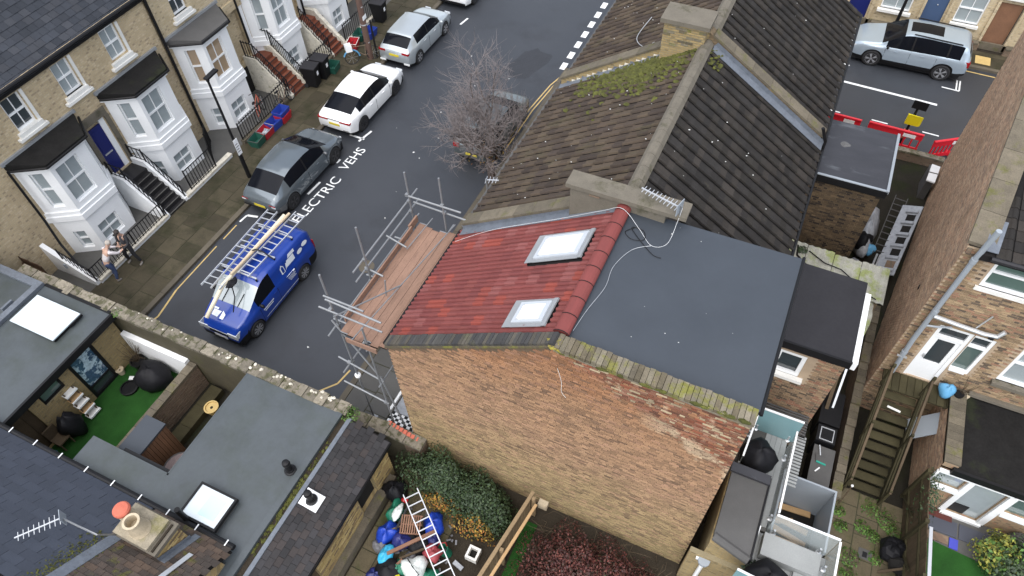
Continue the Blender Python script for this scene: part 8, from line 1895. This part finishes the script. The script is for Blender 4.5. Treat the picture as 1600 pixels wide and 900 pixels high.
JB = [('bright blue rubble bag at the paving edge of the junk heap', (-6.45, 4.4, .3), (.3, .34, .3), 'bag_blue'), ('bright blue bag under the far side of the ladder', (-5.35, 5.1, .35), (.3, .34, .32), 'bag_blue'),
      ('green and white sack near the top of the ladder', (-6.55, 5.0, .35), (.24, .34, .3), 'bag_green'), ('white sack lying on the green sack', (-6.4, 4.95, .62), (.12, .26, .08), 'bag_white'), ('big white sack tied with black cord at the bottom edge', (-5.25, 3.85, .4), (.36, .34, .3), 'bag_white'),
      ('cyan sack beside the paving', (-6.15, 3.85, .42), (.2, .28, .16), 'bag_cyan'), ('navy bag in the middle of the junk heap', (-5.95, 4.35, .35), (.3, .25, .25), 'bag_navy'), ('navy bag behind the ladder near the green bucket', (-5.2, 4.75, .28), (.24, .22, .24), 'bag_navy'),
      ('dark green sack under the foot of the ladder', (-4.75, 3.75, .25), (.38, .34, .3), 'bag_green'), ('black sack at the dark head of the junk yard', (-6.85, 5.5, .35), (.34, .32, .4), 'black_soft'), ('black sack beside the cyan sack', (-5.9, 3.55, .25), (.4, .36, .3), 'black_soft'),
      ('black sack under the slatted crate', (-5.6, 4.55, .25), (.42, .36, .25), 'black_soft'), ('dusky red plastic bag between the ladder rungs', (-5.0, 4.4, .45), (.26, .22, .18), 'bag_pink'), ('grey sack beside the bright blue rubble bag', (-6.5, 4.0, .22), (.22, .18, .2), 'bag_grey'), ('small red item near the head of the ladder', (-6.35, 5.3, .75), (.1, .08, .06), 'lamp_red'), ('navy bag at the bottom edge of the junk heap', (-6.2, 3.3, .2), (.26, .22, .2), 'bag_navy'),
      ('grey bag of rubble under the long timber', (-5.5, 4.0, .2), (.3, .26, .22), 'bag_grey'), ('green sack beside the white tied sack', (-5.7, 3.7, .25), (.26, .22, .25), 'bag_green')]
for i, (lab, c, r, m_) in enumerate(JB): bag('rubbish_bag', lab, c, r, m_, 200+i, 'bag', 'bags in the junk heap', .25)
t = thing('slatted_crate', 'brown slatted crate lying on the junk heap beside the ladder', 'crate', (-5.95, 4.8, .6))
o_ = Vector((-6.05, 4.45, .62)); ax_, ay_ = Vector((.55, .2, .0)), Vector((-.16, .46, .12))
X_['crate_wood'] = M('brown_crate_wood', (.2, .1, .06), .75, var=.25, scale=4, rnd=.15)
for i in range(9): MB().obox(o_+ax_*(i/9), ax_*.06, ay_, Vector((0, 0, .025))).build('slat', 'crate_wood', t)
for k in (0, .48, .94): MB().obox(o_+ay_*k-Vector((0, 0, .03)), ax_, ay_*.07, Vector((0, 0, .03))).build('rail', 'crate_wood', t)
for i, (lab, p, q, w_, m_) in enumerate((('long brown timber across the junk heap', (-6.1, 3.85, .55), (-5.15, 4.9, .7), .09, 'crate_wood'), ('short brown timber at the bottom of the junk heap', (-5.85, 3.45, .45), (-5.65, 3.9, .5), .07, 'crate_wood'), ('black pole beside the slatted crate', (-6.2, 4.5, .6), (-6.15, 5.25, .85), .05, 'black'), ('pale batten along the slatted crate', (-6.35, 4.45, .55), (-5.75, 4.95, .75), .035, 'wood'), ('second brown timber beside the white tied sack', (-5.75, 3.9, .45), (-5.25, 4.4, .5), .06, 'wood'))):
    tag(MB().bar(p, q, w_, w_*.7).build('timber', m_), lab, 'timber')
bk = thing('bucket', 'green bucket with a red handle beside the junk heap', 'bucket', (-4.7, 4.65, .03))
MB().lathe((-4.7, 4.65, .05), [(.13, 0), (.17, .36), (.15, .36), (.12, .05)], 16, axis=(-.35, -.1, .9)).build('tub', 'bag_green', bk); MB().tube([(-4.98, 4.6, .36), (-4.95, 4.68, .52), (-4.8, 4.78, .52), (-4.72, 4.72, .38)], .018, 6).build('handle', 'lamp_red', bk)
bl = thing('concrete_block', 'hollow pale concrete block standing alone by the bush', 'block', (-4.05, 4.9, .1))
for q in ((-4.2, -3.86, 4.72, 4.78), (-4.2, -3.86, 5.02, 5.08)): MB().box(*q, .05, .3).build('wall', 'stone_w', bl)
for q in ((-4.2, -4.14, 4.78, 5.02), (-3.92, -3.86, 4.78, 5.02)): MB().box(*q, .05, .3).build('wall', 'stone_w', bl)
MB().box(-4.14, -3.92, 4.78, 5.02, .05, .1).build('floor', 'dark', bl)
tag(MB().obox((-4.45, 4.45, .1), (.3, -.08, 0), (.03, .12, 0), (0, 0, .05)).build('lilac_plank', 'poly'), 'small pale lilac piece of board near the concrete block', 'board')
tag(MB().lathe((-5.6, 3.45, .2), [(.1, 0), (.1, .2), (.03, .24)], 12).build('orange_tub', 'sign_yellow'), 'small orange yellow tub at the bottom edge of the junk heap', 'tub')
tag(MB().tube([(-5.5, 3.95, .68), (-5.25, 3.8, .74), (-5.0, 3.7, .66), (-5.2, 3.55, .6)], .014, 5).build('elastic_strap', 'black'), 'black elastic strap over the big white sack', 'strap')
jm = MB()
for i in range(90):
    c = (R.uniform(-6.6, -4.6), R.uniform(3.4, 5.4), R.uniform(.05, .3)); a = R.uniform(0, 6.3); s = R.uniform(.04, .14)
    jm.obox(c, (s*math.cos(a), s*math.sin(a), R.uniform(-.03, .05)), (-.05*math.sin(a), .05*math.cos(a), 0), (0, 0, .02))
tag(jm.build('junk_scraps', 'bag_grey'), kind='stuff')
